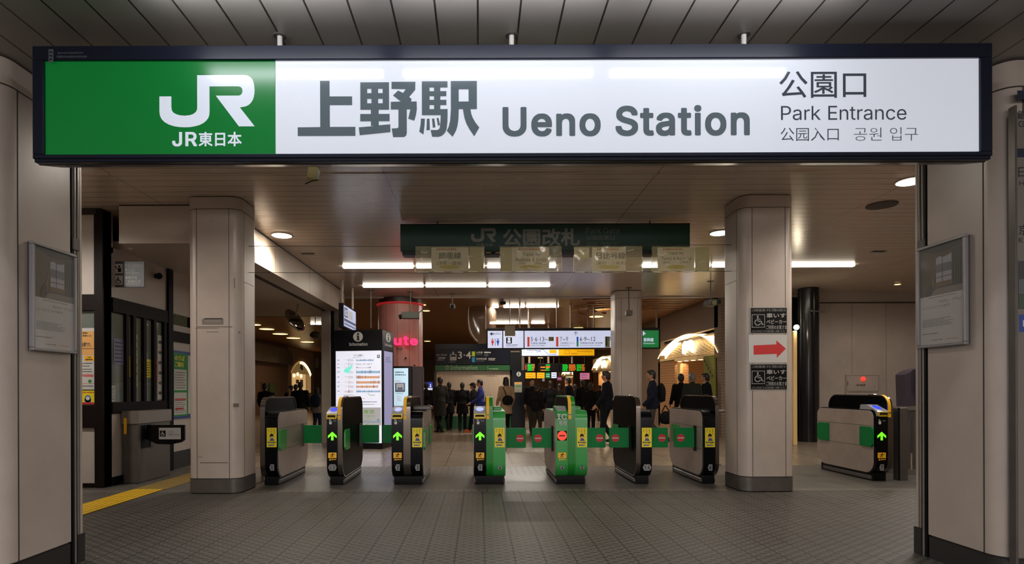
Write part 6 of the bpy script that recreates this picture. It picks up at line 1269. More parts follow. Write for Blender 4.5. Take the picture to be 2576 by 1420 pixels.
# pink round column with shop lettering
PINK = M('pink_column', (190, 126, 118), .35, noise=.12, nscale=2); PGL = M('pink_letter_glow', (255, 60, 120), .5, emit=1.1, ergb=(255, 45, 110)); REDG = M('red_ring_glow', (200, 40, 40), .5, emit=.35, ergb=(190, 40, 44))
pc = (-2.2, 16.2)
t = thing('round_column', 'pink round column with glowing pink letters behind the advertising screen', 'column', (pc[0], pc[1], 0)); og = (pc[0], pc[1], 0)
b = MB(); b.lathe((pc[0], pc[1], 0), [(.62, 0), (.62, ZC-.2)], PINK, 48)
for a in range(-150, 0, 30): b.box(pc[0]+.621*math.cos(R(a))-.003, pc[0]+.621*math.cos(R(a))+.003, pc[1]+.621*math.sin(R(a))-.004, pc[1]+.621*math.sin(R(a))+.004, 0, ZC-.2, M('pink_joint', (96, 46, 42), .5))
b.build('shaft', t, og)
b = MB(); b.lathe((pc[0], pc[1], ZC-.2), [(.58, 0), (.66, .02), (.66, .05), (.62, .06)], REDG, 48); b.lathe((pc[0], pc[1], ZC-.14), [(.6, 0), (.6, .13)], DBR, 48); b.build('capital', t, og)
f = PF(15.5, 1021, 900, .002); b = MB()
for s_, x0, x1, y0 in (('u', 991, 1010, 851), ('t', 1014, 1028, 846), ('e', 1031, 1051, 852)):
    vs_, fs_ = glyphs(s_, .03)
    q = [f(x0 + v[0]*(x1-x0), 869 - v[1]*(869-y0), 1) for v in vs_]; n = len(q)
    b.add(q + [v + Vector((0, .05, 0)) for v in q], list(fs_) + [tuple(n+i for i in g_[::-1]) for g_ in fs_], PGL)
b.build('lettering', t, og, 'glowing pink letters')
b = MB(); f.text(b, 'no', 997, 875, 1012, 882, INK, 1, .02); b.build('lettering', t, og, 'small dark letters')
b = MB(); [b.cyl((pc[0]-.5+.24*i, 15.54, z_), (pc[0]-.5+.24*i, 15.66, z_), .02, MBLACK) for i, z_ in enumerate((2.55, 2.35, 1.95, 2.2, 2.0))]; 
for i, (x, y) in enumerate(((1052, 906), (1078, 903), (1074, 947), (1083, 951))): 
    pass
b.build('letter_pegs', t, og)

# roller shutter and its fascia
YSH = 19.6
def bx(mb, px0, py0, px1, py1, Y, th, mat, c=0):
    p, q = P(px0, py0, Y), P(px1, py1, Y); mb.box(p.x, q.x, Y, Y+th, min(p.z, q.z), max(p.z, q.z), mat, c=c)
SHT = planks('shutter_slats', (204, 182, 156), (142, 122, 102), 0, 0.045, 0.016, rough=.45, noise=.06, bump=.8)
t = thing('roller_shutter', 'closed beige corrugated shutter behind the walking people', 'shutter', (X_(1188, YSH), YSH, 0)); og = tuple(t.location)
b = MB(); bx(b, 1097, 933, 1284, 1050, YSH, .05, SHT); b.build('curtain', t, og)
GSK = M('green_skirting', (20, 84, 40), .5)
b = MB(); p, q = P(1097, 1048, YSH), P(1290, 1048, YSH); b.box(p.x, q.x, YSH-.04, YSH+.05, 0, p.z, GSK); b.build('green_skirting', t, og)
b = MB(); bx(b, 1092, 933, 1098, 1081, YSH-.03, .1, M('olive_frame', (52, 50, 44), .5)); bx(b, 1283, 933, 1287, 1081, YSH-.03, .1, MBLACK); b.build('guide', t, og)
t = thing('counter_fascia', 'dark platform 3 and 4 signboard above a green information strip over the shutter', 'signboard', (X_(1188, YSH), YSH-.1, P(1188, 933, YSH).z)); og = tuple(t.location)
DKB = M('fascia_black', (18, 19, 27), .35, spec=.2); GIN = M('green_information_strip', (20, 78, 32), .45); FL = M('fascia_lettering', (176, 172, 168), .5, emit=.05, ergb=(170, 170, 165)); FL2 = M('fascia_lettering_dim', (110, 112, 116), .5)
b = MB(); bx(b, 1094, 879, 1284, 918, YSH-.12, .15, DKB, .01); b.build('panel', t, og)
b = MB(); bx(b, 1094, 918.5, 1284, 933, YSH-.10, .13, GIN, .01); b.build('green_strip', t, og)
b = MB(); bx(b, 1095, 866, 1225, 878.5, YSH-.06, .1, KB); b.build('top_box', t, og)
f = PF(YSH-.122, 1188, 900, .002); b = MB()
f.text(b, '3·4', 1152, 885, 1185, 903, FL, 1, .004); f.frame(b, 1132, 892, 1148, 907, 1.2, FL, 1); [f.rect(b, 1135+i*4, 898, 1137.4+i*4, 905, FL, 1) for i in range(3)]; f.rect(b, 1139.5, 884, 1140.7, 891, FL, 1); f.poly(b, [(1136.5, 888), (1143.5, 888), (1140, 891.5)], FL, 1)
f.rect(b, 1187, 885, 1195, 897, M('lime_block', (150, 176, 20), .5, emit=.05), 1); f.rect(b, 1187, 899, 1195, 912, M('cyan_block', (20, 120, 160), .5, emit=.05), 1)
f.text(b, '出口専用', 1098, 891, 1124, 896, FL2, 1, .02); f.text(b, '切符売場', 1102, 899, 1120, 903, FL, 1, .01); f.marks(b, 1100, 904, 1122, 908, FL2, 1, 1, .7, 1, 2.5)
f.text(b, '山手線', 1198, 885, 1214, 890, FL, 1, .01); f.marks(b, 1198, 892, 1212, 894, FL2, 1, 1, .7, 2, 2); f.marks(b, 1218, 885, 1238, 890, FL, 1, 1, .8, 3, 3); f.marks(b, 1218, 892, 1232, 897, FL2, 1, 2, .6, 4, 2)
f.text(b, '京浜東北線', 1198, 901, 1224, 906, FL, 1, .01); f.marks(b, 1198, 908, 1220, 910, FL2, 1, 1, .7, 5, 2); f.marks(b, 1229, 901, 1246, 908, FL, 1, 2, .7, 6, 3); f.marks(b, 1130, 910, 1150, 912, FL2, 1, 1, .7, 7, 2)
f.text(b, 'Information', 1133, 920.5, 1201, 931.5, FL2L := M('fascia_lettering_green', (130, 150, 120), .5), 14, .02); f.ring(b, 1125, 925.5, 5, 1.2, FL2L, 14); f.text(b, '?', 1123.3, 922, 1127, 929, FL2L, 14, 0); f.rect(b, 1226.5, 920, 1227.3, 931, FL2L, 14); f.marks(b, 1230, 927, 1258, 931, FL2L, 14, 1, .8, 8, 3)
b.build('lettering', t, og)
t = thing('dark_pillar', 'dark information pillar with a white i mark and posted sheet right of the shutter', 'pillar', (X_(1302, 19.3), 19.35, 0)); og = tuple(t.location)
b = MB(); bx(b, 1287, 932, 1321, 1085, 19.3, .3, M('pillar_black', (10, 11, 16), .3, spec=.2), .01); bx(b, 1283, 880, 1312, 932, 19.45, .3, MBLACK); bx(b, 1312, 880, 1319, 935, 19.4, .1, M('bronze_strip', (90, 78, 62), .5)); bx(b, 1285, 884, 1307, 887, 19.43, .02, M('bronze_strip', (90, 78, 62), .5)); b.build('body', t, og)
f = PF(19.295, 1303, 975, .002); b = MB(); f.disc(b, 1305, 942, 5.6, FL, 1, 6); f.disc(b, 1305, 938.5, 1.1, KB, 2); f.rect(b, 1304, 940.5, 1306, 946, KB, 2); f.rect(b, 1294, 962, 1313, 988, M('posted_sheet', (150, 146, 126), .6), 1); f.rect(b, 1294, 962, 1313, 967, ORP, 2); f.rect(b, 1296, 970, 1311, 975, M('sheet_green', (90, 120, 90), .6), 2); f.marks(b, 1296, 978, 1311, 986, FL2, 2, 3, .5, 1, 2); b.build('print', t, og)

# lit platform signboard
YP = 17.6
t = thing('platform_signboard', 'long white lit platform signboard with restroom and platform numbers hung in the hall', 'signboard', (X_(1440, YP), YP, P(1440, 877, YP).z)); og = tuple(t.location)
b = MB(); bx(b, 1224, 826, 1662, 877.5, YP, .28, KB, .01); b.build('housing', t, og)
PS = M('signboard_white', (215, 222, 245), .3, emit=.72, ergb=(208, 216, 246)); PG = M('signboard_green', (0, 120, 60), .3, emit=.5, ergb=(0, 130, 62))
def si(n, rgb, e=.5): return M('sb_' + n, rgb, .4, emit=e, ergb=rgb)
BI = si('ink', (44, 50, 64), .35); BR = si('red', (214, 66, 48)); BB = si('blue', (40, 80, 190)); BG = si('green', (20, 130, 84)); BK = si('black', (24, 26, 32), .3); BY = si('gold', (110, 100, 60), .4)
f = PF(YP-.002, 1440, 852, .0025)
b = MB()
for (x0, x1) in ((1227, 1263.5), (1266, 1317), (1319.5, 1615)): f.rect(b, x0, 832.5, x1, 875.5, PS, 1)
f.rect(b, 1617, 832.5, 1657, 875.5, PG, 1); b.build('lit_panel', t, og)
b = MB()
f.poly(b, [(1232, 840), (1238, 835), (1238, 838.8), (1244, 838.8), (1244, 841.2), (1238, 841.2), (1238, 845)], BI, 2); f.text(b, '105m', 1246, 837, 1260, 842, BI, 2, -.005)
for (x, m_) in ((1239, BR), (1252.5, BB)): f.disc(b, x, 853.5, 1.9, m_, 2); f.poly(b, [(x-3.6, 856.5), (x+3.6, 856.5), (x+2.6, 864), (x+1.6, 864), (x+1.4, 869.5), (x-1.4, 869.5), (x-1.6, 864), (x-2.6, 864)], m_, 2)
f.rect(b, 1245, 852, 1246.2, 870, BI, 2)
f.rect(b, 1273, 849, 1288, 864.5, BK, 2); f.disc(b, 1280.5, 853, 3.4, PS, 3); f.rect(b, 1276.5, 857, 1284.5, 862.5, PS, 3); f.marks(b, 1273, 866.5, 1311, 869.5, BI, 2, 1, .7, 1, 2.5); f.marks(b, 1273, 871, 1300, 873, BI, 2, 1, .5, 2, 2); f.rect(b, 1295, 839, 1297, 841, BI, 2)
f.rect(b, 1326.5, 848, 1332, 872.5, BR, 2); f.text(b, '5·6·13~', 1335, 848, 1378, 859, BI, 2, 0); f.rect(b, 1380, 848, 1393, 858.5, BY, 2); f.text(b, '16', 1382, 849.5, 1391.5, 857.5, BK, 3, .01); f.text(b, '宇都宮·高崎線', 1335, 861.5, 1373, 866.5, BI, 2, .01); f.marks(b, 1335, 868.5, 1380, 871, BI, 2, 1, .5, 4, 2)
f.rect(b, 1398.8, 848, 1404.5, 872.5, BR, 2); f.text(b, '7~9', 1408, 848, 1429, 859, BI, 2, 0); f.text(b, '上野東京ライン', 1408, 861.5, 1446, 866.5, BI, 2, 0); f.marks(b, 1408, 868.5, 1435, 871, BI, 2, 1, .5, 5, 2)
f.rect(b, 1450.5, 848, 1455, 860, BB, 2); f.rect(b, 1450.5, 860, 1455, 872.5, BG, 2); f.text(b, '6·9~12', 1458.5, 848, 1498, 859, BI, 2, 0); f.text(b, '常磐線(快速)·成田線', 1459, 861.5, 1516, 866.5, BI, 2, .01); f.marks(b, 1459, 868.5, 1514, 871, BI, 2, 1, .5, 6, 2)
f.rect(b, 1448, 836, 1449, 845, BI, 2); f.line(b, 1448.5, 835, 1444, 840, 1.1, BI, 2); f.line(b, 1448.5, 835, 1453, 840, 1.1, BI, 2)
f.rect(b, 1522, 847.5, 1534, 875, BY, 2); f.rect(b, 1524, 847.5, 1527.5, 871, BK, 3); f.text(b, '8', 1530, 848, 1537, 858, BI, 3, 0)
f.poly(b, [(1617, 845), (1617, 833), (1625, 842), (1620, 842), (1620, 845)], PS, 2); f.text(b, '新幹線', 1619, 851, 1644, 861, PS, 2, .02); f.text(b, 'Shinkansen', 1618, 863, 1647, 867, PS, 2, .0)
b.build('lettering', t, og)
b = MB()
for px in (1221.5, 1309, 1403, 1438, 1497, 1656): b.cyl((X_(px, YP), YP+.14, P(px, 828, YP).z), (X_(px, YP), YP+.14, ZH), .022, M('post_beige', (150, 132, 112), .4), 10)
b.build('post', t, og)
t = thing('hanging_card', 'blank beige card hung over the top of the platform signboard', 'card', (X_(1282, YP-.3), YP-.3, P(1282, 846, YP).z)); og = tuple(t.location)
b = MB(); bx(b, 1270, 819, 1296, 846, YP-.3, .01, M('card_beige', (160, 150, 128), .6)); b.build('card', t, og); b = MB(); b.cyl((X_(1283, YP-.3), YP-.295, P(1282, 819, YP).z), (X_(1283, YP-.3), YP-.295, ZH), .012, M('post_beige', (150, 132, 112), .4), 8); b.build('rod', t, og)
YL = 18.6
t = thing('line_map_sign', 'shallow lit sign with a line map and yellow half under the platform signboard', 'signboard', (X_(1404, YL), YL, P(1404, 896, YL).z)); og = tuple(t.location)
b = MB(); bx(b, 1311, 877.5, 1497, 897, YL, .15, M('map_housing', (60, 56, 40), .5), .01); b.build('housing', t, og)
f = PF(YL-.002, 1404, 887, .0025); SY = M('signboard_yellow', (240, 170, 10), .4, emit=.62, ergb=(236, 172, 12))
b = MB(); f.rect(b, 1313, 878.5, 1405, 895.5, PS, 1); f.rect(b, 1405, 878.5, 1495, 895.5, SY, 1); b.build('lit_panel', t, og)
b = MB(); f.rect(b, 1382, 880.5, 1400, 889, SY, 2)
for (a, c_, d_, e_) in ((1325, 881.5, 1356, 881.5), (1356, 881.5, 1361, 887), (1348, 881.5, 1351, 887), (1351, 887, 1362, 880), (1362, 880, 1367, 880), (1367, 880, 1379, 892), (1379, 892, 1400, 892), (1318, 882, 1318, 889)): f.line(b, a, c_, d_, e_, .9, BI, 2)
f.marks(b, 1322, 884.5, 1345, 887.5, S_GRY, 2, 1, .6, 1, 2); f.marks(b, 1452, 883, 1490, 886, si('amber', (170, 110, 10), .4), 2, 1, .6, 2, 3); f.marks(b, 1437, 888.5, 1457, 892, si('amber', (170, 110, 10), .4), 2, 1, .6, 3, 3); f.frame(b, 1420, 882, 1433, 891, .8, si('amber', (170, 110, 10), .4), 2); b.build('lettering', t, og)
b = MB(); [b.cyl((X_(px, YL), YL+.07, P(px, 878, YL).z), (X_(px, YL), YL+.07, ZH), .018, STEELD, 8) for px in (1330, 1480)]; b.build('post', t, og)
# departure boards
LG = M('led_green', (20, 220, 60), .5, emit=.75, ergb=(16, 215, 50)); LO = M('led_orange', (240, 130, 30), .5, emit=.7, ergb=(235, 125, 30)); LR = M('led_red', (240, 50, 30), .5, emit=.8, ergb=(240, 50, 25))
YD = 23.5
def led(x0, x1, label, cols):
    t = thing('departure_board', label, 'departure board', (X_((x0+x1)/2, YD), YD, P(x0, 936, YD).z), group='departure boards'); og = tuple(t.location)
    b = MB(); bx(b, x0, 915, x1, 936, YD, .3, MBLACK, .01); b.build('housing', t, og)
    f = PF(YD-.002, (x0+x1)/2, 925, .003); b = MB()
    for (a, c_, m_, y0, y1, rows, sd) in cols: f.marks(b, a, y0, c_, y1, m_, 1, rows, .72, sd, 3.2)
    b.build('display', t, og)
    b = MB(); b.cyl((X_((x0+x1)/2, YD), YD+.15, P(x0, 916, YD).z), (X_((x0+x1)/2, YD), YD+.15, ZH), .04, M('post_beige', (150, 132, 112), .4), 8); b.build('post', t, og)
led(1319, 1346, 'narrow departure board left of the far post', [(1321, 1325, LR, 918, 931, 4, 1), (1327, 1340, LG, 917, 934, 6, 2), (1340, 1345, LO, 917, 934, 5, 3)])
led(1355, 1408, 'middle departure board with orange lines and a red arrow', [(1360, 1373, LO, 922, 927, 1, 4), (1360, 1373, LO, 930, 934, 1, 5), (1373, 1384, LG, 917, 934, 4, 6), (1373, 1386, LR, 921, 927, 1, 7)])
led(1409, 1473, 'wide departure board with green and orange lines', [(1415, 1429, LG, 917, 934, 6, 8), (1431, 1449, LO, 917, 934, 6, 9), (1451, 1463, LG, 917, 934, 6, 10), (1463, 1471, LO, 917, 934, 5, 11)])
YE = 25.5
def minisign(x0, y0, x1, y1, mat, label, marks=None, Y=YE, txt=None, frm=KB):
    t = thing('lit_sign', label, 'sign', (X_((x0+x1)/2, Y), Y, P(x0, y1, Y).z), group='small lit signs in the far hall'); og = tuple(t.location)
    b = MB(); bx(b, x0-.8, y0-.8, x1+.8, y1+.8, Y, .15, frm, .01); b.build('housing', t, og)
    f = PF(Y-.002, (x0+x1)/2, (y0+y1)/2, .003); b = MB(); f.rect(b, x0, y0, x1, y1, mat, 1); b.build('lit_panel', t, og)
    b = MB()
    if marks: f.marks(b, x0+2, y0+2, x1-2, y1-2, marks, 2, 2, .4, int(x0), 3)
    if txt: f.text(b, *txt[0], txt[1], 2, .01)
    if b.v: b.build('print', t, og)
    b = MB(); b.cyl((X_((x0+x1)/2, Y), Y+.08, P(x0, y0, Y).z), (X_((x0+x1)/2, Y), Y+.08, ZH), .02, STEELD, 6); b.build('post', t, og)
minisign(1322, 938, 1347.5, 952.5, SY, 'left amber lit sign under the departure boards', si('amber', (170, 110, 10), .4)); minisign(1350.5, 938, 1370, 952.5, SY, 'right amber lit sign under the departure boards', si('amber', (170, 110, 10), .4))
minisign(1372, 938, 1384, 952, PG, 'small green lit sign with a white arrow in the far hall', PS); minisign(1387, 937.5, 1400, 952, PS, 'small white lit sign in the far hall', S_INK)
minisign(1401, 949, 1413, 958, si('violet_red', (150, 60, 110), .5), 'small violet and red lit sign in the far hall', PS, 30); minisign(1459, 939, 1483, 955, si('pink', (214, 120, 140), .55), 'pink and blue lit sign right of the middle canopy', BB, 27)
minisign(1364, 952.5, 1370, 960, si('pale', (150, 150, 170), .5), 'tiny pale lit sign below the amber signs', None, 29)

# hall walls
WR = planks('hall_wall_brick', (134, 112, 92), (84, 68, 56), 2, .085, .012, rough=.6, axis2=1, period2=.22, width2=.01, noise=.12, bump=.3)
WP = M('hall_wall_plaster', (128, 106, 88), .6, noise=.10, nscale=.8)
b = MB()
b.box(6.72, 7.3, 16.0, 16.25, 0, ZH, WR)
for (y0, y1) in ((16.25, 16.45), (21.4, 28.75), (34.0, 41.2), (46.6, 52)): b.box(6.72, 6.9, y0, y1, 0, ZH, WP)
for k in range(3): b.box(6.72, 6.9, 16.2+12.6*k, 21.6+12.6*k, 3.08, ZH, WP)
struct('wall_right', b)
b = MB(); b.box(-14, 8.5, 51.5, 51.6, 0, ZH, WP); struct('wall_back', b)
b = MB(); b.box(7.3, 12.5, 15.9, 16.0, 0, ZH, M('dark_glazing', (20, 19, 20), .15)); b.box(8.95, 12.5, 15.15, 15.25, 0, ZC, BEIGE); b.box(8.8, 9.0, 15.2, 15.9, 0, ZC, M('dark_glazing', (20, 19, 20), .15)); b.box(8.95, 12.5, 15.10, 15.16, ZC-.3, ZC-.28, SEAM)
for x in (9.8, 10.7, 11.6): b.box(x, x+.006, 15.147, 15.15, 0, ZC-.3, SC)
struct('wall_side', b)
# shop canopies on the right wall
CREAM = M('canopy_cream', (226, 200, 150), .5, emit=.10, ergb=(255, 205, 130)); RIM = M('canopy_rim_glow', (255, 240, 200), .5, emit=2.2, ergb=(255, 232, 178)); MSG = M('canopy_white_emblem', (255, 255, 255), .4, emit=1.6, ergb=(250, 252, 255)); SPOTM = M('small_spot_glow', (255, 235, 190), .5, emit=5, ergb=(255, 222, 160))
SHOPW = planks('shop_brick', (170, 126, 84), (120, 84, 54), 2, .09, .015, rough=.6, noise=.12)
for k in range(3):
    Y0, Y1 = 16.2+12.6*k, 21.6+12.6*k; zb0, zb1 = 2.36, 2.46; X0 = 6.72
    nm = ('large scalloped arch canopy of the nearest shop on the right wall', 'middle lit arch canopy beside the far column on the right wall', 'farthest small lit arch canopy on the right wall')[k]
    t = thing('shop_canopy', nm, 'canopy', (X0, (Y0+Y1)/2, zb0), group=None); og = tuple(t.location)
    n = 28; arc = []
    for i in range(n+1):
        s_ = i/n; y = Y0 + (Y1-Y0)*s_; arc.append((y, zb0 + (zb1-zb0)*s_ + .67*(math.sin(math.pi*min(1, s_**.86)))**.75))
    b = MB(); poly = arc + [(Y1, zb1-.06), (Y0, zb0-.06)]
    # bulging scalloped face built as rows of tiles between rim and chord
    rows = 7; cols = 28
    vs_ = []; fs_ = []
    for j in range(rows*2+1):
        for i in range(n*2+1):
            s_ = i/(2*n); y = Y0+(Y1-Y0)*s_; zl = zb0+(zb1-zb0)*s_; zt_ = zl + .67*(math.sin(math.pi*min(1, s_**.86)))**.75
            q = j/(rows*2); z = zl + (zt_-zl)*q
            dep = .34 - .30*math.cos(q*math.pi/2) * math.sin(math.pi*s_)**.5 + (.03 if (j + (i//2 % 2)) % 2 == 0 else 0)
            vs_.append((X0 + dep, y, z))
    w_ = 2*n+1
    for j in range(rows*2):
        for i in range(2*n): a = j*w_+i; fs_.append((a, a+1, a+w_+1, a+w_))
    b.add(vs_, fs_, CREAM); b.build('scalloped_face', t, og)
    b = MB()
    for i in range(n):
        (y0, z0), (y1, z1) = arc[i], arc[i+1]; b.add([(X0-.02, y0, z0), (X0-.02, y1, z1), (X0-.02, y1, z1+.03), (X0-.02, y0, z0+.03), (X0+.34, y0, z0), (X0+.34, y1, z1), (X0+.34, y1, z1+.03), (X0+.34, y0, z0+.03)], [(0, 1, 2, 3), (0, 1, 5, 4), (4, 5, 6, 7)], RIM)
    b.build('lit_rim', t, og, 'glowing arched rim')
    b = MB(); b.add([(X0, Y0, zb0-.02), (X0, Y1, zb1-.02), (X0+.6, Y1, zb1-.02), (X0+.6, Y0, zb0-.02), (X0, Y0, zb0-.14), (X0, Y1, zb1-.14), (X0+.6, Y1, zb1-.14), (X0+.6, Y0, zb0-.14)], [(0, 1, 2, 3), (7, 6, 5, 4), (0, 4, 5, 1), (3, 2, 6, 7)], CREAM); b.build('soffit', t, og)
    b = MB()
    for i in range(7): y = Y0+.5+i*.62; b.lathe((X0+.18, y, zb0+(zb1-zb0)*(y-Y0)/(Y1-Y0)-.15), [(.07, .01), (.07, 0), (.05, -.004)], SPOTM, 14)
    b.build('spotlight', t, og)
    b = MB(); yc = Y0+2.35; 
    b.prism([(yc-.46, 2.50), (yc-.46, 2.78), (yc-.38, 2.86), (yc-.26, 2.90), (yc, 2.88), (yc+.26, 2.90), (yc+.38, 2.86), (yc+.46, 2.78), (yc+.46, 2.50), (yc+.36, 2.48), (yc+.22, 2.58), (yc+.1, 2.60), (yc-.1, 2.60), (yc-.22, 2.58), (yc-.36, 2.48)], 0, X0-.02, X0+.04, MSG); b.build('emblem', t, og, 'white lit emblem')
    l = bpy.data.lights.new('lamp', 'AREA'); l.energy = (38, 40, 40)[k]; l.color = (1, .75, .45); l.shape = 'RECTANGLE'; l.size = .3; l.size_y = 4
    lo = bpy.data.objects.new('lamp', l); C.objects.link(lo); lo.parent = t; lo.location = (.25, 0, -.16)
    # shop interior
    b = MB(); b.box(9.2, 9.3, Y0-.2, Y1+.2, 0, 3.0, SHOPW); b.box(6.9, 9.2, Y1, Y1+.1, 0, 3.0, SHOPW); b.box(6.9, 9.2, Y0-.25, Y0-.15, 0, 3.0, WP); b.box(6.9, 9.2, Y0, Y1, 2.95, 3.0, WP)
    b.box(6.72, 7.2, Y0+3.6, Y1, 0, 2.35, SHOPW)
    struct('wall_shop', b)
    l = bpy.data.lights.new('lamp', 'POINT'); l.energy = 60; l.color = (1, .72, .4); l.shadow_soft_size = .15
    pd = thing('pendant_lamp', ('glowing pendant lamp in the nearest shop', 'pendant lamp in the middle shop', 'pendant lamp in the farthest shop')[k], 'lamp', (8.0, Y0+2.7, 2.1))
    MB().ell((0, 0, 0), .13, .13, .17, SPOTM).build('shade', pd); MB().cyl((0, 0, .15), (0, 0, .86), .01, MBLACK, 6).build('cord', pd)
    lo = bpy.data.objects.new('lamp', l); C.objects.link(lo); lo.parent = pd; lo.location = (-.3, 0, -.3)
    if k == 0:
        t = thing('shop_doorway', 'dark shop doorway with cream post under the nearest canopy', 'doorway', (6.8, 18.0, 0)); og = tuple(t.location)
        b = MB(); b.box(6.74, 6.84, 19.35, 19.6, 0, 2.2, M('cream_post', (226, 190, 130), .5), c=.01); b.build('post', t, og)
        b = MB(); b.box(7.6, 7.65, 17.6, 19.3, 0, 2.15, M('shop_dark', (18, 18, 26), .3)); b.box(7.3, 7.6, 16.9, 18.0, .9, 1.9, M('shelf_tan', (190, 140, 90), .5)); b.build('dark_glass', t, og)
        t = thing('shop_banner', 'yellow green banner with a panda-like round mark beside the nearest shop', 'banner', (6.7, 16.6, .6)); og = tuple(t.location)
        t['label'] = 'yellow green shop banner with a pale round mark beside the nearest shop'
        b = MB(); b.box(6.66, 6.70, 16.30, 17.1, .5, 2.30, M('banner_green', (150, 150, 50), .6)); b.build('sheet', t, og)
        f = side_frame(6.659, 17.1, 2.30, -1, .002); f.ux = Vector((0, -1, 0)); b = MB(); f.disc(b, .35, 1.02, .2, M('banner_mark', (210, 190, 160), .6), 1); f.disc(b, .28, 1.0, .05, M('mark_brown', (70, 50, 30), .6), 2); f.disc(b, .42, 1.0, .05, M('mark_brown', (70, 50, 30), .6), 2)
        for i in range(6): f.disc(b, .12+.13*(i % 5), .15+.11*i, .05, M('mark_brown', (70, 50, 30), .6), 1)
        b.build('print', t, og)

# dark column and lamp between the right column and the beige wall
t = thing('round_column', 'dark glossy round column right of the stickered column', 'column', (X_(2034, 14.6), 14.6, 0)); og = tuple(t.location)
b = MB(); b.lathe(og, [(.24, 0), (.24, ZC-.02)], M('dark_glossy_column', (22, 21, 23), .18), 32); b.build('shaft', t, og)
b = MB(); b.tube([(og[0]-.1, og[1]-.3, P(2034, 784, 14.4).z), (og[0]+.35, og[1]-.1, P(2034, 784, 14.4).z)], .02, STEEL); b.build('handrail', t, og)
t = thing('wall_lamp', 'small bright lamp on a lit cream post just right of the stickered column', 'lamp', (X_(2005, 13.6), 13.6, 0)); og = tuple(t.location)
q = P(2003.5, 824, 13.6); b = MB(); b.ell(q, .06, .06, .06, LDOWN); b.build('bulb', t, og)
b = MB(); b.box(q.x-.06, q.x+.03, 13.62, 13.7, 0, q.z-.08, M('cream_post', (226, 190, 130), .5), c=.01); b.build('post', t, og)
l = bpy.data.lights.new('lamp', 'POINT'); l.energy = 6; l.color = (1, .85, .6); l.shadow_soft_size = .06; lo = bpy.data.objects.new('lamp', l); C.objects.link(lo); lo.parent = t; lo.location = (q.x-og[0], -.1, q.z-og[2])
# equipment cabinet on the beige wall with red lamp
YW2 = 15.14
t = thing('wall_cabinet', 'flush beige wall cabinet with a glowing red alarm lamp above the side-on gate', 'cabinet', (X_(2170, YW2), YW2, P(2170, 990, YW2).z)); og = tuple(t.location)
b = MB(); bx(b, 2128, 943, 2213, 1012, YW2-.03, .03, BEIGE, .006); b.build('box', t, og)
f = PF(YW2-.031, 2170, 970, .002); b = MB(); f.frame(b, 2130, 945, 2211, 985, .8, SC, 1); f.rect(b, 2131, 987, 2210, 988, SEAM, 1); f.rect(b, 2132, 960, 2133.5, 970, SEAM, 1); f.marks(b, 2155, 966, 2180, 973, SC, 1, 1, .8, 4, 6); b.build('panel_lines', t, og)
b = MB(); b.ell(P(2171.5, 954, YW2-.04), .055, .05, .055, M('red_alarm_glow', (255, 50, 40), .4, emit=2.2, ergb=(255, 44, 30))); b.build('alarm_lamp', t, og)
# dark covered object at far right
t = thing('covered_board', 'board covered in crumpled dark purple cloth beside the right shutter guide', 'covered board', (X_(2297, 12), 12, 0)); og = tuple(t.location)
CL = M('purple_cloth', (58, 48, 62), .8, noise=.2, nscale=5)
b = MB(); rr = random.Random(3); nx, nz = 14, 16; vs_ = []; fs_ = []
for j in range(nz+1):
    for i in range(nx+1):
        s_ = i/nx; q_ = j/nz; x = X_(2283, 12) + 1.1*s_ - .06*(1-q_)*0; zt_ = 1.35 + (33 + 22*min(1, s_*3) + 3*math.sin(i))*12/F
        vs_.append((x - .05*q_*(1-s_), 12 + .05*math.sin(i*1.7+q_*3) + rr.uniform(-.012, .012), zt_*q_))
for j in range(nz):
    for i in range(nx): a = j*(nx+1)+i; fs_.append((a, a+1, a+nx+2, a+nx+1))
k_ = len(vs_); b.add(vs_ + [(v[0], 12.28, v[2]) for v in vs_], fs_ + [tuple(k_+i for i in g_[::-1]) for g_ in fs_] + [(i, k_+i, k_+i+1, i+1) for i in range(nz*(nx+1), nz*(nx+1)+nx)] + [(j*(nx+1), k_+j*(nx+1), k_+(j+1)*(nx+1), (j+1)*(nx+1)) for j in range(nz)], CL); b.build('cloth', t, og)

# left hall: walls, arch shop, warm lights
b = MB()
def wallseg(xa, ya, xb, yb, z0, z1, mat, th=.12, mb=None):
    d = Vector((xb-xa, yb-ya)).normalized(); n = Vector((d.y, -d.x)); m_ = mb or b
    pts = [(xa, ya), (xb, yb), (xb-n.x*th, yb-n.y*th), (xa-n.x*th, ya-n.y*th)]
    m_.prism(pts, 2, z0, z1, mat)
XW = -11.6
def ywl(px): return XW*F/(px-CX)
FAS = M('metal_fascia', (130, 124, 120), .2, .35, noise=.25, nscale=1.2); LHD = M('left_hall_dark', (112, 92, 80), .5)
b.box(XW-.2, XW, 16, ywl(724), 0, ZH, LHD); b.box(XW-.05, XW+.35, 20, ywl(722), 2.85, 3.75, FAS)
b.box(XW-.2, XW+.02, ywl(724), ywl(789), 0, ZH, M('arch_wall', (150, 128, 106), .6, noise=.08, nscale=1))
b.box(XW-.2, XW, ywl(789), 52, 0, ZH, LHD); b.box(XW-.05, XW+.3, ywl(790), ywl(812), 2.9, 3.6, FAS)
struct('wall_left', b)
ya_, yb_ = ywl(730), ywl(781); Lw = yb_-ya_
t = thing('shop_canopy', 'lit arch canopy over a small shop window in the left passage', 'canopy', (XW+.1, (ya_+yb_)/2, 2.2)); og = tuple(t.location)
fA = Fr((XW+.03, ya_, ZH), (0, 1, 0), (0, 0, -1), (1, 0, 0), 0, 0, .004)
arch = [(Lw*i/20, ZH-2.40-.80*math.sin(math.pi*i/20)**.75) for i in range(21)]
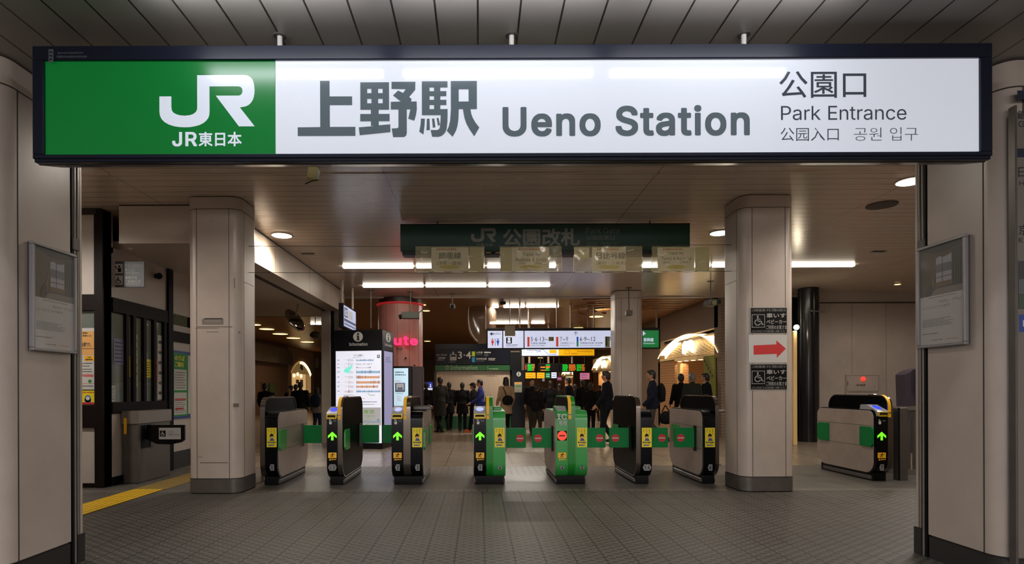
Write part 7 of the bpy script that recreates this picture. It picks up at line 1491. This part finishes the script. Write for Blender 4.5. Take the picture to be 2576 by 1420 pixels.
b = MB(); fA.poly(b, arch, CREAM, 6); b.build('face', t, og)
b = MB()
for i in range(9, 20): fA.poly(b, [arch[i], arch[i+1], (arch[i+1][0]-.25, arch[i+1][1]+.16), (arch[i][0]-.25, arch[i][1]+.16)], RIM, 10)
for i in range(0, 9): fA.line(b, *arch[i], *arch[i+1], .05, M('dim_rim', (230, 190, 120), .5, emit=.5, ergb=(255, 200, 120)), 10)
fA.poly(b, [(Lw*.40, ZH-2.75), (Lw*.44, ZH-3.0), (Lw*.52, ZH-2.95), (Lw*.56, ZH-2.7), (Lw*.5, ZH-2.6)], M('teal_emblem', (90, 130, 120), .5), 12); b.build('lit_rim', t, og)
b = MB(); fA.rect(b, .2, ZH-2.38, Lw*.72, ZH-.9, M('arch_window_glow', (235, 190, 120), .5, emit=.5, ergb=(255, 208, 140)), 4); fA.rect(b, Lw*.22, ZH-2.0, Lw*.36, ZH-1.75, REDINK, 8); fA.rect(b, Lw*.25, ZH-1.95, Lw*.33, ZH-1.8, PAPER, 9); fA.rect(b, Lw*.42, ZH-2.0, Lw*.56, ZH-1.75, INK, 8); fA.rect(b, Lw*.45, ZH-1.95, Lw*.53, ZH-1.8, PAPER, 9)
for i in range(3): fA.disc(b, .6+.7*i, ZH-2.25-.1*(i % 2), .17, SPOTM, 12, .10)
fA.rect(b, Lw*.74, ZH-2.38, Lw*.98, ZH-.9, M('arch_side_glow', (200, 150, 90), .5, emit=.22, ergb=(255, 200, 130)), 7); fA.rect(b, Lw*.74, ZH-1.15, Lw*.98, ZH-.9, ORP, 8); b.build('window', t, og)
for i, (px, py, d_) in enumerate(((671, 826, .62), (705, 838.5, .68), (738, 849, .68), (773, 859, .7), (640, 815, .5), (690, 775, .3))):
    downlight(px, py, d_, ['second large amber downlight from the left', 'third large amber downlight from the left', 'fourth large amber downlight from the left', 'farthest large amber downlight', 'large amber downlight half hidden by the left column', 'faint amber downlight near the mirror'][i] + ' over the left passage', 'amber downlights over the left passage', LWARM, ZH, lamp=70 if i < 5 else 12, col=(1, .66, .36))
for i, (px, py, d_) in enumerate(((1519, 778, .6), (1500, 797, .5), (1454, 825.5, .45), (1062, 766, .25), (1072, 781, .25), (1075, 858, .35), (1360, 901, .5))):
    downlight(px, py, d_, ['nearest amber downlight left of the far column', 'second amber downlight left of the far column', 'amber downlight just above the platform signboard', 'small amber downlight right of the pink column', 'second small amber downlight right of the pink column', 'faint downlight beside the pink lettering', 'distant amber downlight under the line map sign'][i], 'amber downlights on the hall ceiling', LWARM, ZH, lamp=(80, 70, 60, 60, 60, 12, 60)[i], col=(1, .62, .32))

# large translucent rounded duct hung in the hall
t = thing('ceiling_drum', 'large glossy rounded drum shape hanging from the hall ceiling left of the signboard', 'ceiling drum', (X_(1213, 18.6), 18.6, P(1213, 863, 18.6).z)); og = tuple(t.location)
DRM = M('drum_translucent', (90, 72, 56), .12, alpha=.55)
b = MB(); zc_ = P(1213, 800, 18.6).z; b.ell((og[0], 18.6, zc_), .48, .48, .85, DRM, 28, 18, zmin=-1, zmax=.95); b.build('shell', t, og)
b = MB(); b.tube([(og[0]+.44*math.cos(R(a)), 18.15, zc_+.84*math.sin(R(a))) for a in range(250, 110, -12)], .012, STEEL, 6); b.build('seam', t, og)

# small hanging devices
def device(name, label, cat, px, py, Y, rod_top, build):
    q = P(px, py, Y); t = thing(name, label, cat, (q.x, Y, q.z), group=None)
    b = MB(); build(b); b.build('body', t)
    b = MB(); b.cyl((0, 0, 0), (0, 0, rod_top-q.z), .014, STEELD, 8); b.lathe((0, 0, rod_top-q.z-.012), [(.08, 0), (.08, .012)], STEELD, 16); b.build('rod', t)
GRC = M('camera_grey', (70, 72, 66), .5)
device('ceiling_camera', 'small ceiling camera hanging above the shutter', 'camera', 1138, 766, 15.2, ZC, lambda b: (b.box(-.07, .07, -.1, .1, -.12, .0, GRC, c=.01), b.cyl((0, -.1, -.06), (0, -.16, -.08), .04, MBLACK)))
device('ceiling_camera', 'grey box camera in front of the pink column', 'camera', 1033, 793, 14.9, ZC, lambda b: (b.box(-.22, .22, -.1, .1, -.1, .07, GRC, c=.01), b.cyl((-.22, 0, -.03), (-.3, 0, -.06), .06, MBLACK), b.tube([(.2, 0, .05), (.3, 0, .12), (.34, 0, .02)], .01, MBLACK)))
device('ceiling_camera', 'camera hanging left of the stickered column near the ceiling', 'camera', 1788, 762, 13.6, ZC, lambda b: (b.box(-.12, .1, -.14, .14, -.08, .06, GRC, c=.01), b.cyl((0, -.14, -.02), (0, -.2, -.03), .05, M('lens_pale', (120, 110, 80), .3)), b.box(.08, .2, -.1, .1, -.04, .05, MBLACK)))
device('ceiling_speaker', 'small grey box hanging in front of the far column', 'speaker', 1582, 788, 14.4, ZC, lambda b: b.box(-.08, .08, -.06, .06, -.07, .06, M('speaker_grey', (96, 90, 78), .5), c=.01))
device('ceiling_speaker', 'small dark grey speaker hanging left of the kiosk', 'speaker', 793, 843, 17.6, ZH, lambda b: b.ell((0, 0, 0), .17, .12, .11, M('speaker_grey2', (60, 58, 52), .5)))
device('ceiling_sensor', 'tiny dark sensor between the two hall tube rows', 'sensor', 1265, 762, 16.2, ZH, lambda b: b.box(-.08, .08, -.06, .06, -.05, .03, MBLACK, c=.01))
device('ceiling_sensor', 'thin pole with a small glowing tip left of the pink column', 'pole', 933, 826, 14.6, ZC, lambda b: b.cyl((0, 0, 0), (0, 0, .02), .02, STEELD))
# convex mirror
q = P(742, 806, 13.4); t = thing('convex_mirror', 'oval convex mirror hanging from the low ceiling over the left passage', 'mirror', tuple(q))
TT = Matrix.Rotation(R(-32), 4, 'Y') @ Matrix.Rotation(R(74), 4, 'Z')
b = MB(); b.ell((0, 0, 0), .30, .06, .30, M('mirror_face', (170, 160, 150), .06, 1.0), 28, 14, T=TT); b.build('mirror', t)
b = MB(); b.cyl((.0, .05, .1), (.06, .05, 3.36-q.z), .02, STEEL, 8); b.build('rod', t)
# poster on dark wall in left passage
t = thing('wall_poster', 'dim green framed picture on the dark wall of the left passage', 'poster', (XW+.02, 31, 1.0)); og = tuple(t.location)
y0_, y1_ = ywl(656), ywl(692); b = MB(); b.box(XW, XW+.05, y0_, y1_, 1.0, 1.75, M('picture_frame', (90, 76, 62), .5)); b.build('frame', t, og)
f = side_frame(XW+.052, y0_, 1.75, t=.004); b = MB(); f.rect(b, .12, .07, y1_-y0_-.12, .68, M('picture_green', (84, 108, 66), .6), 1); f.rect(b, .5, .1, 1.2, .5, M('picture_dark', (36, 48, 44), .6), 2); b.build('picture', t, og)

# ================================================================== people
SKIN = M('skin', (168, 120, 94), .55); 
def HAIR(k): return M('hair_' + k, {'black': (14, 12, 12), 'grey': (96, 92, 88), 'brown': (36, 24, 18)}[k], .5)
def cap(mb, p0, p1, r0, r1, mat, seg=12):
    p0, p1 = Vector(p0), Vector(p1); mb.cyl(p0, p1, r0, mat, seg, r1); mb.ell(p0, r0, r0, r0, mat, seg, 8); mb.ell(p1, r1, r1, r1, mat, seg, 8)
def fuse(mb, name, parent, voxel, mat, smooth=2, dec=.5):
    """merge overlapping volumes into one continuous skin"""
    o = bpy.data.objects.new('tmp', mb.mesh('tmp')); C.objects.link(o)
    r_ = o.modifiers.new('r', 'REMESH'); r_.mode = 'VOXEL'; r_.voxel_size = voxel
    if smooth: s_ = o.modifiers.new('s', 'SMOOTH'); s_.iterations = smooth; s_.factor = .5
    if dec < 1: d_ = o.modifiers.new('d', 'DECIMATE'); d_.ratio = dec
    dg = bpy.context.evaluated_depsgraph_get(); dg.update()
    me = bpy.data.meshes.new_from_object(o.evaluated_get(dg)); bpy.data.objects.remove(o)
    me.materials.clear(); me.materials.append(mat)
    for p in me.polygons: p.use_smooth = True; p.material_index = 0
    me.name = name; ob = bpy.data.objects.new(name, me); C.objects.link(ob); ob.parent = parent
    return ob
def person(px, head, Y, face, coat, trousers, label, stride=.0, clen=.82, hair='black', hairlen=0, arm=.15, elbow=.2, shoe=(18, 16, 16), hat=None, wide=1.0, tilt=0.0, collar=None):
    """face: degrees, 0 = looking at the camera, 180 = back turned, -90 = facing screen left, 90 = facing screen right"""
    z = EYE + (CY - head)*Y/F; q = P(px, CY, Y); S = z/1.70
    t = thing('person', label, 'person', (q.x, Y, 0), R(face), group='people walking in the station hall')
    V = lambda x, y, z_: Vector((x*S, y*S, z_*S))
    # skeleton, looking towards -Y
    st = stride; hip = {}; knee = {}; ank = {}
    for s_, ph in ((-1, 1), (1, -1)):
        hip[s_] = V(s_*.085, 0, .86); f_ = st*ph
        if f_ >= 0: knee[s_] = V(s_*.085, -.20*f_-.02, .46); ank[s_] = V(s_*.08, -.36*f_, .085)
        else: knee[s_] = V(s_*.085, -.02+.10*f_*-1*0 - .03, .45); ank[s_] = V(s_*.08, .36*-f_, .085+.05*abs(f_))
    sh = {s_: V(s_*.175*wide, .01, 1.37) for s_ in (-1, 1)}
    el = {}; wr = {}
    for s_, ph in ((-1, -1), (1, 1)):
        sw = arm*ph*(1 if st >= 0 else 1); el[s_] = V(s_*.225*wide, .02-.16*sw, 1.10); wr[s_] = V(s_*.225*wide, -.05-.42*sw-.25*elbow, .87+.18*elbow)
    hc = V(0, -.02-tilt*.3, 1.585-tilt*.05)
    b = MB()
    b.ell(hc, .073*S, .090*S, .112*S, SKIN); b.ell(hc+V(0, -.035, -.055), .050*S, .050*S, .055*S, SKIN); b.ell(hc+V(0, -.095, -.02), .013*S, .018*S, .026*S, SKIN, 10, 8)
    for s_ in (-1, 1): b.ell(hc+V(s_*.074, .005, -.01), .012*S, .022*S, .032*S, SKIN, 10, 8)
    b.ell(hc+V(0, -.080, .03), .045*S, .014*S, .012*S, SKIN, 10, 6); b.ell(hc+V(0, -.079, -.065), .022*S, .012*S, .010*S, SKIN, 10, 6)
    cap(b, V(0, .01, 1.38), hc+V(0, .015, -.06), .062*S, .055*S, SKIN); b.ell(V(0, .01, 1.18), .145*S, .095*S, .22*S, SKIN); b.ell(V(0, .0, .92), .14*S, .10*S, .12*S, SKIN)
    for s_ in (-1, 1):
        cap(b, V(0, .01, 1.36), sh[s_], .06*S, .05*S, SKIN); cap(b, sh[s_], el[s_], .048*S, .038*S, SKIN); cap(b, el[s_], wr[s_], .038*S, .027*S, SKIN)
        d = (wr[s_]-el[s_]).normalized(); h0 = wr[s_] + d*.045*S
        b.ell(h0, .022*S, .040*S, .048*S, SKIN, 12, 8)
        for k in range(4):
            o_ = Vector((0, (-.027+.018*k)*S, 0)); L_ = (.068, .080, .074, .058)[k]*S; a_ = h0+d*.035*S+o_; m_ = a_+d*L_*.55+Vector((-s_*.004*S, 0, 0)); cap(b, a_, m_, .0095*S, .009*S, SKIN, 8); cap(b, m_, m_+d*L_*.5+Vector((-s_*.014*S, -.006*S, 0)), .009*S, .008*S, SKIN, 8)
        cap(b, h0+Vector((0, -.034*S, .01*S)), h0+d*.045*S+Vector((-s_*.01*S, -.055*S, 0)), .011*S, .009*S, SKIN, 8)
        cap(b, hip[s_], knee[s_], .075*S, .052*S, SKIN); cap(b, knee[s_], ank[s_], .050*S, .035*S, SKIN); b.ell(ank[s_]+V(0, -.05, -.05), .035*S, .10*S, .028*S, SKIN, 12, 8)
    fuse(b, 'body', t, .0105, SKIN, 1, .35)
    b = MB(); [b.ell(hc+V(s_*.028, -.083, .005), .010*S, .008*S, .006*S, INK, 10, 6) for s_ in (-1, 1)]; b.build('eyes', t)
    hm = HAIR(hair); b = MB()
    b.ell(hc+V(0, .018, .022), .084*S, .096*S, .105*S, hm); b.ell(hc+V(0, -.045, .085), .060*S, .045*S, .035*S, hm)
    b.ell(hc+V(0, .055, -.03), .070*S, .055*S, .075*S, hm)
    if hairlen: 
        b.ell(hc+V(0, .05, -.10), .078*S, .055*S, .11*S, hm); [b.ell(hc+V(s_*.07, .01, -.06), .022*S, .045*S, .08*S, hm) for s_ in (-1, 1)]
    fuse(b, 'hair', t, .012, hm, 2, .5)
    if hat:
        b = MB(); b.ell(hc+V(0, .0, .055), .090*S, .105*S, .078*S, hat); b.ell(hc+V(0, -.10, .05), .07*S, .07*S, .012*S, hat); fuse(b, 'cap', t, .012, hat, 1, .6)
    # trousers
    b = MB(); b.ell(V(0, 0, .93), .155*S, .115*S, .11*S, trousers)
    for s_ in (-1, 1):
        cap(b, hip[s_], knee[s_], .088*S, .068*S, trousers); a2 = ank[s_]+V(0, .005, -.01); cap(b, knee[s_], a2, .066*S, .056*S, trousers)
    fuse(b, 'trousers', t, .015, trousers, 2, .45)
    for s_ in (-1, 1):
        sm = M('shoe_%d_%d_%d' % shoe, shoe, .45); b = MB(); lift = ank[s_].z - .085*S
        b.ell((ank[s_].x, ank[s_].y-.06*S, .042*S+lift), .048*S, .13*S, .040*S, sm, 14, 8); b.ell((ank[s_].x, ank[s_].y+.01*S, .065*S+lift), .044*S, .06*S, .055*S, sm, 14, 8); b.box(ank[s_].x-.042*S, ank[s_].x+.042*S, ank[s_].y-.17*S, ank[s_].y+.055*S, lift+.002, lift+.022*S, sm, c=.005)
        b.build('shoe', t)
    # coat
    b = MB(); w2 = wide
    b.ell(V(0, .012, 1.21), .185*S*w2, .128*S, .20*S, coat, 20, 14); b.ell(V(0, .01, 1.03), .165*S*w2, .125*S, .20*S, coat, 20, 14); b.ell(V(0, .012, 1.345), .165*S*w2, .09*S, .07*S, coat, 20, 10)
    z0 = clen
    if z0 < .80: b.cyl(V(0, .005, 1.0), V(0, .01, z0), .165*S*w2, coat, 20, (.165+.05*(.85-z0)/.4)*S*w2)
    else: b.cyl(V(0, .005, 1.0), V(0, .005, z0), .16*S*w2, coat, 20, .165*S*w2)
    for v_ in range(len(b.v)): pass
    cap(b, V(0, .015, 1.37), V(0, .01, 1.43), .085*S, .072*S, coat)
    for s_ in (-1, 1):
        cap(b, V(0, .01, 1.35), sh[s_], .075*S, .068*S, coat); cap(b, sh[s_], el[s_], .066*S, .056*S, coat); cap(b, el[s_], wr[s_]+(wr[s_]-el[s_]).normalized()*-.01*S, .055*S, .044*S, coat)
    # flatten the skirt front to back
    b.v = [(v[0], v[1]*(.74 if v[2] < .98*S and abs(v[0]) < .21*S*w2 else 1), v[2]) for v in b.v]
    fuse(b, 'coat', t, .015, coat, 2, .5)
    if collar: b = MB(); b.lathe(V(0, .0, 1.415), [(.070*S, 0), (.066*S, .045*S), (.058*S, .045*S), (.06*S, 0)], collar, 20); b.build('collar', t)
    t['_s'] = S; del t['_s']
    return t, S
def cl(n, rgb, r=.85): return M('cloth_' + n, rgb, r, noise=.12, nscale=14, spec=.2)
BLK = cl('black', (10, 9, 11)); BLK2 = cl('near_black', (15, 14, 15)); OLV = cl('dark_olive', (32, 29, 25)); NVY = cl('navy', (13, 16, 34)); BLU = cl('blue', (42, 50, 112)); BGE = cl('beige', (150, 124, 94)); GRYT = cl('grey_trousers', (62, 56, 52)); JEA = cl('jeans', (40, 52, 76)); KHK = cl('khaki', (44, 38, 29)); WHT = cl('pale_coat', (128, 116, 106)); GRN = cl('dark_green', (32, 34, 28)); SCF = cl('grey_scarf', (70, 74, 76)); SUIT = cl('dark_suit', (11, 12, 20))
def bag(name, label, p, sx, sy, sz, mat, parent_loc, rot=0.0, strap=None):
    t = thing(name, label, 'bag', tuple(p), rot)
    b = MB(); b.ell((0, 0, 0), sx, sy, sz, mat, 18, 12); b.box(-sx*.8, sx*.8, -sy*.7, sy*.7, -sz*.9, sz*.55, mat, c=.03)
    fuse(b, 'pouch', t, .015, mat, 2, .5)
    if strap: b = MB(); b.tube(strap, .013, mat, 6); b.build('strap', t)
    return t
PE = []
def pp(*a, **k): r_ = person(*a, **k); PE.append(r_); return r_
pp(1072, 962, 18.5, 180, BLK, BLK2, 'person in a black coat seen from behind in front of the blue screen', stride=.3, clen=.75)
pp(1107, 949, 17.8, 215, OLV, BLK, 'tall person in a long dark olive coat walking away at the shutter', stride=.7, clen=.52, arm=.3)
pp(1130, 962, 18.8, 195, BLK2, BLK, 'person with a grey scarf and dark coat half hidden behind the long olive coat', stride=.5, clen=.60, collar=SCF)
pp(1163, 963, 18.4, 180, BLK, BLK, 'person in a wide black coat seen from behind at the middle of the shutter', stride=.6, clen=.62, wide=1.12)
pp(1191, 964, 18.9, 250, BLK2, BLK, 'person wearing a dark cap beside the blue jacket', stride=.5, clen=.7, hat=cl('cap', (26, 24, 24)))
pp(1208, 956, 18.1, 262, BLU, BLK, 'person in a bright blue jacket walking left with orange shoes', stride=1.0, clen=.84, arm=.2, elbow=.5, shoe=(190, 80, 30), wide=1.1)
g_ = pp(1273, 950, 17.4, 200, BGE, BLK, 'person in a beige coat with a dark shoulder bag before the dark information pillar', stride=.3, clen=.60, hairlen=1)
bag('shoulder_bag', 'dark shoulder bag on the beige coat', (g_[0].location.x+.04, 17.20, 1.02), .17, .07, .15, BLK, None, 0, [(-.04, -.02, .12), (-.10, .0, .30), (-.14, .12, .40)])
pp(1338, 953, 17.6, 10, BLK2, KHK, 'person in a dark jacket and khaki trousers walking towards the gates', stride=.6, clen=.80, arm=.3)
pp(1349, 967, 16.6, 150, BLK, KHK, 'shorter person in a black quilted jacket in front of the khaki trousers', stride=.4, clen=.82)
pp(1364, 975, 24.0, 190, BLK2, BLK, 'distant person in dark clothes behind the quilted jacket', stride=.3)
pp(1385, 960, 20.0, 180, BLK, BLK, 'person in black below the small green sign', stride=.4, clen=.7)
pp(1408, 967, 22.0, 200, OLV, BLK, 'person in dark olive below the small white sign', stride=.3)
pp(1430, 951, 18.4, 240, SUIT, BLK, 'person in a dark suit with a turned face in the middle of the crowd', stride=.5, clen=.8, collar=PAPER)
pp(1447, 968, 20.5, 180, BLK2, BLK, 'person in near black clothing right of the turned face', stride=.4)
pp(1466, 957, 19.2, 195, BLK, BLK, 'person in black below the wide departure board', stride=.5, clen=.72)
pp(1486, 965, 17.2, 170, BLK, BLK2, 'person in a black jacket with a bare hand visible right of the green gate', stride=.6, arm=.35, clen=.84)
pp(1509, 971, 24.0, 180, BLK2, BLK, 'distant person beside the tall suited man', stride=.3)
pp(1526, 936, 14.4, 240, SUIT, SUIT, 'tall man in a dark suit with white collar beside the far column', stride=.5, clen=.78, collar=PAPER)
q_ = pp(1640, 934, 14.0, 262, NVY, GRYT, 'man in a navy jacket and grey trousers walking left right of the far column', stride=.9, arm=.3, clen=.82, shoe=(120, 100, 70), wide=1.1)
bag('backpack', 'black backpack on the man in the navy jacket', (q_[0].location.x+.22, 14.0, 1.25), .11, .15, .24, BLK2, None)
bag('hand_bag', 'dark bag carried by the man in the navy jacket', (q_[0].location.x+.22, 13.62, .66), .17, .07, .16, BLK, None, 0, [(-.1, 0, .14), (-.02, 0, .3), (.08, 0, .14)])
pp(1713, 943, 15.9, 180, BLK, BLK, 'person in black standing at the nearest shop left of the grey haired man', clen=.58)
pp(1741, 941, 15.2, 190, GRN, BLK, 'grey haired man in a dark green coat at the nearest shop', hair='grey', clen=.6)
pp(1776, 942, 15.85, 230, SUIT, BLK, 'man with dark hair and white collar turned left at the nearest shop', clen=.75, collar=PAPER)
pp(667, 963, 16.5, 170, BLK2, BLK, 'person in dark clothes in front of the dim picture in the left passage', stride=.2)
pp(689, 986, 17.3, 175, BLK, BLK, 'shorter dark figure at the left edge of the left passage', stride=.2)
b_ = pp(732, 968, 18.8, 180, BLK2, BLK, 'person with a beige bag strap before the left passage canopy', stride=.3)
bag('shoulder_strap_bag', 'beige bag on the person before the left passage canopy', (b_[0].location.x-.02, 18.70, 1.22), .045, .03, .20, BGE, None, .2)
pp(744, 966, 19.6, 180, BLK, BLK, 'person in black hidden between two others in the left passage', stride=.3)
pp(756, 960, 17.4, 180, BLK, BLK, 'tall person in a black padded jacket in the left passage', stride=.3, wide=1.15, clen=.72)
y_ = pp(797, 974, 18.0, 178, WHT, JEA, 'young person in a pale coat and jeans with a backpack in the left passage', stride=.3, hairlen=1, clen=.74, wide=1.1)
bag('backpack', 'round dark blue backpack on the pale coat', (y_[0].location.x+.0, 17.83, 1.02), .16, .10, .22, cl('dark_blue_bag', (24, 34, 52)), None)
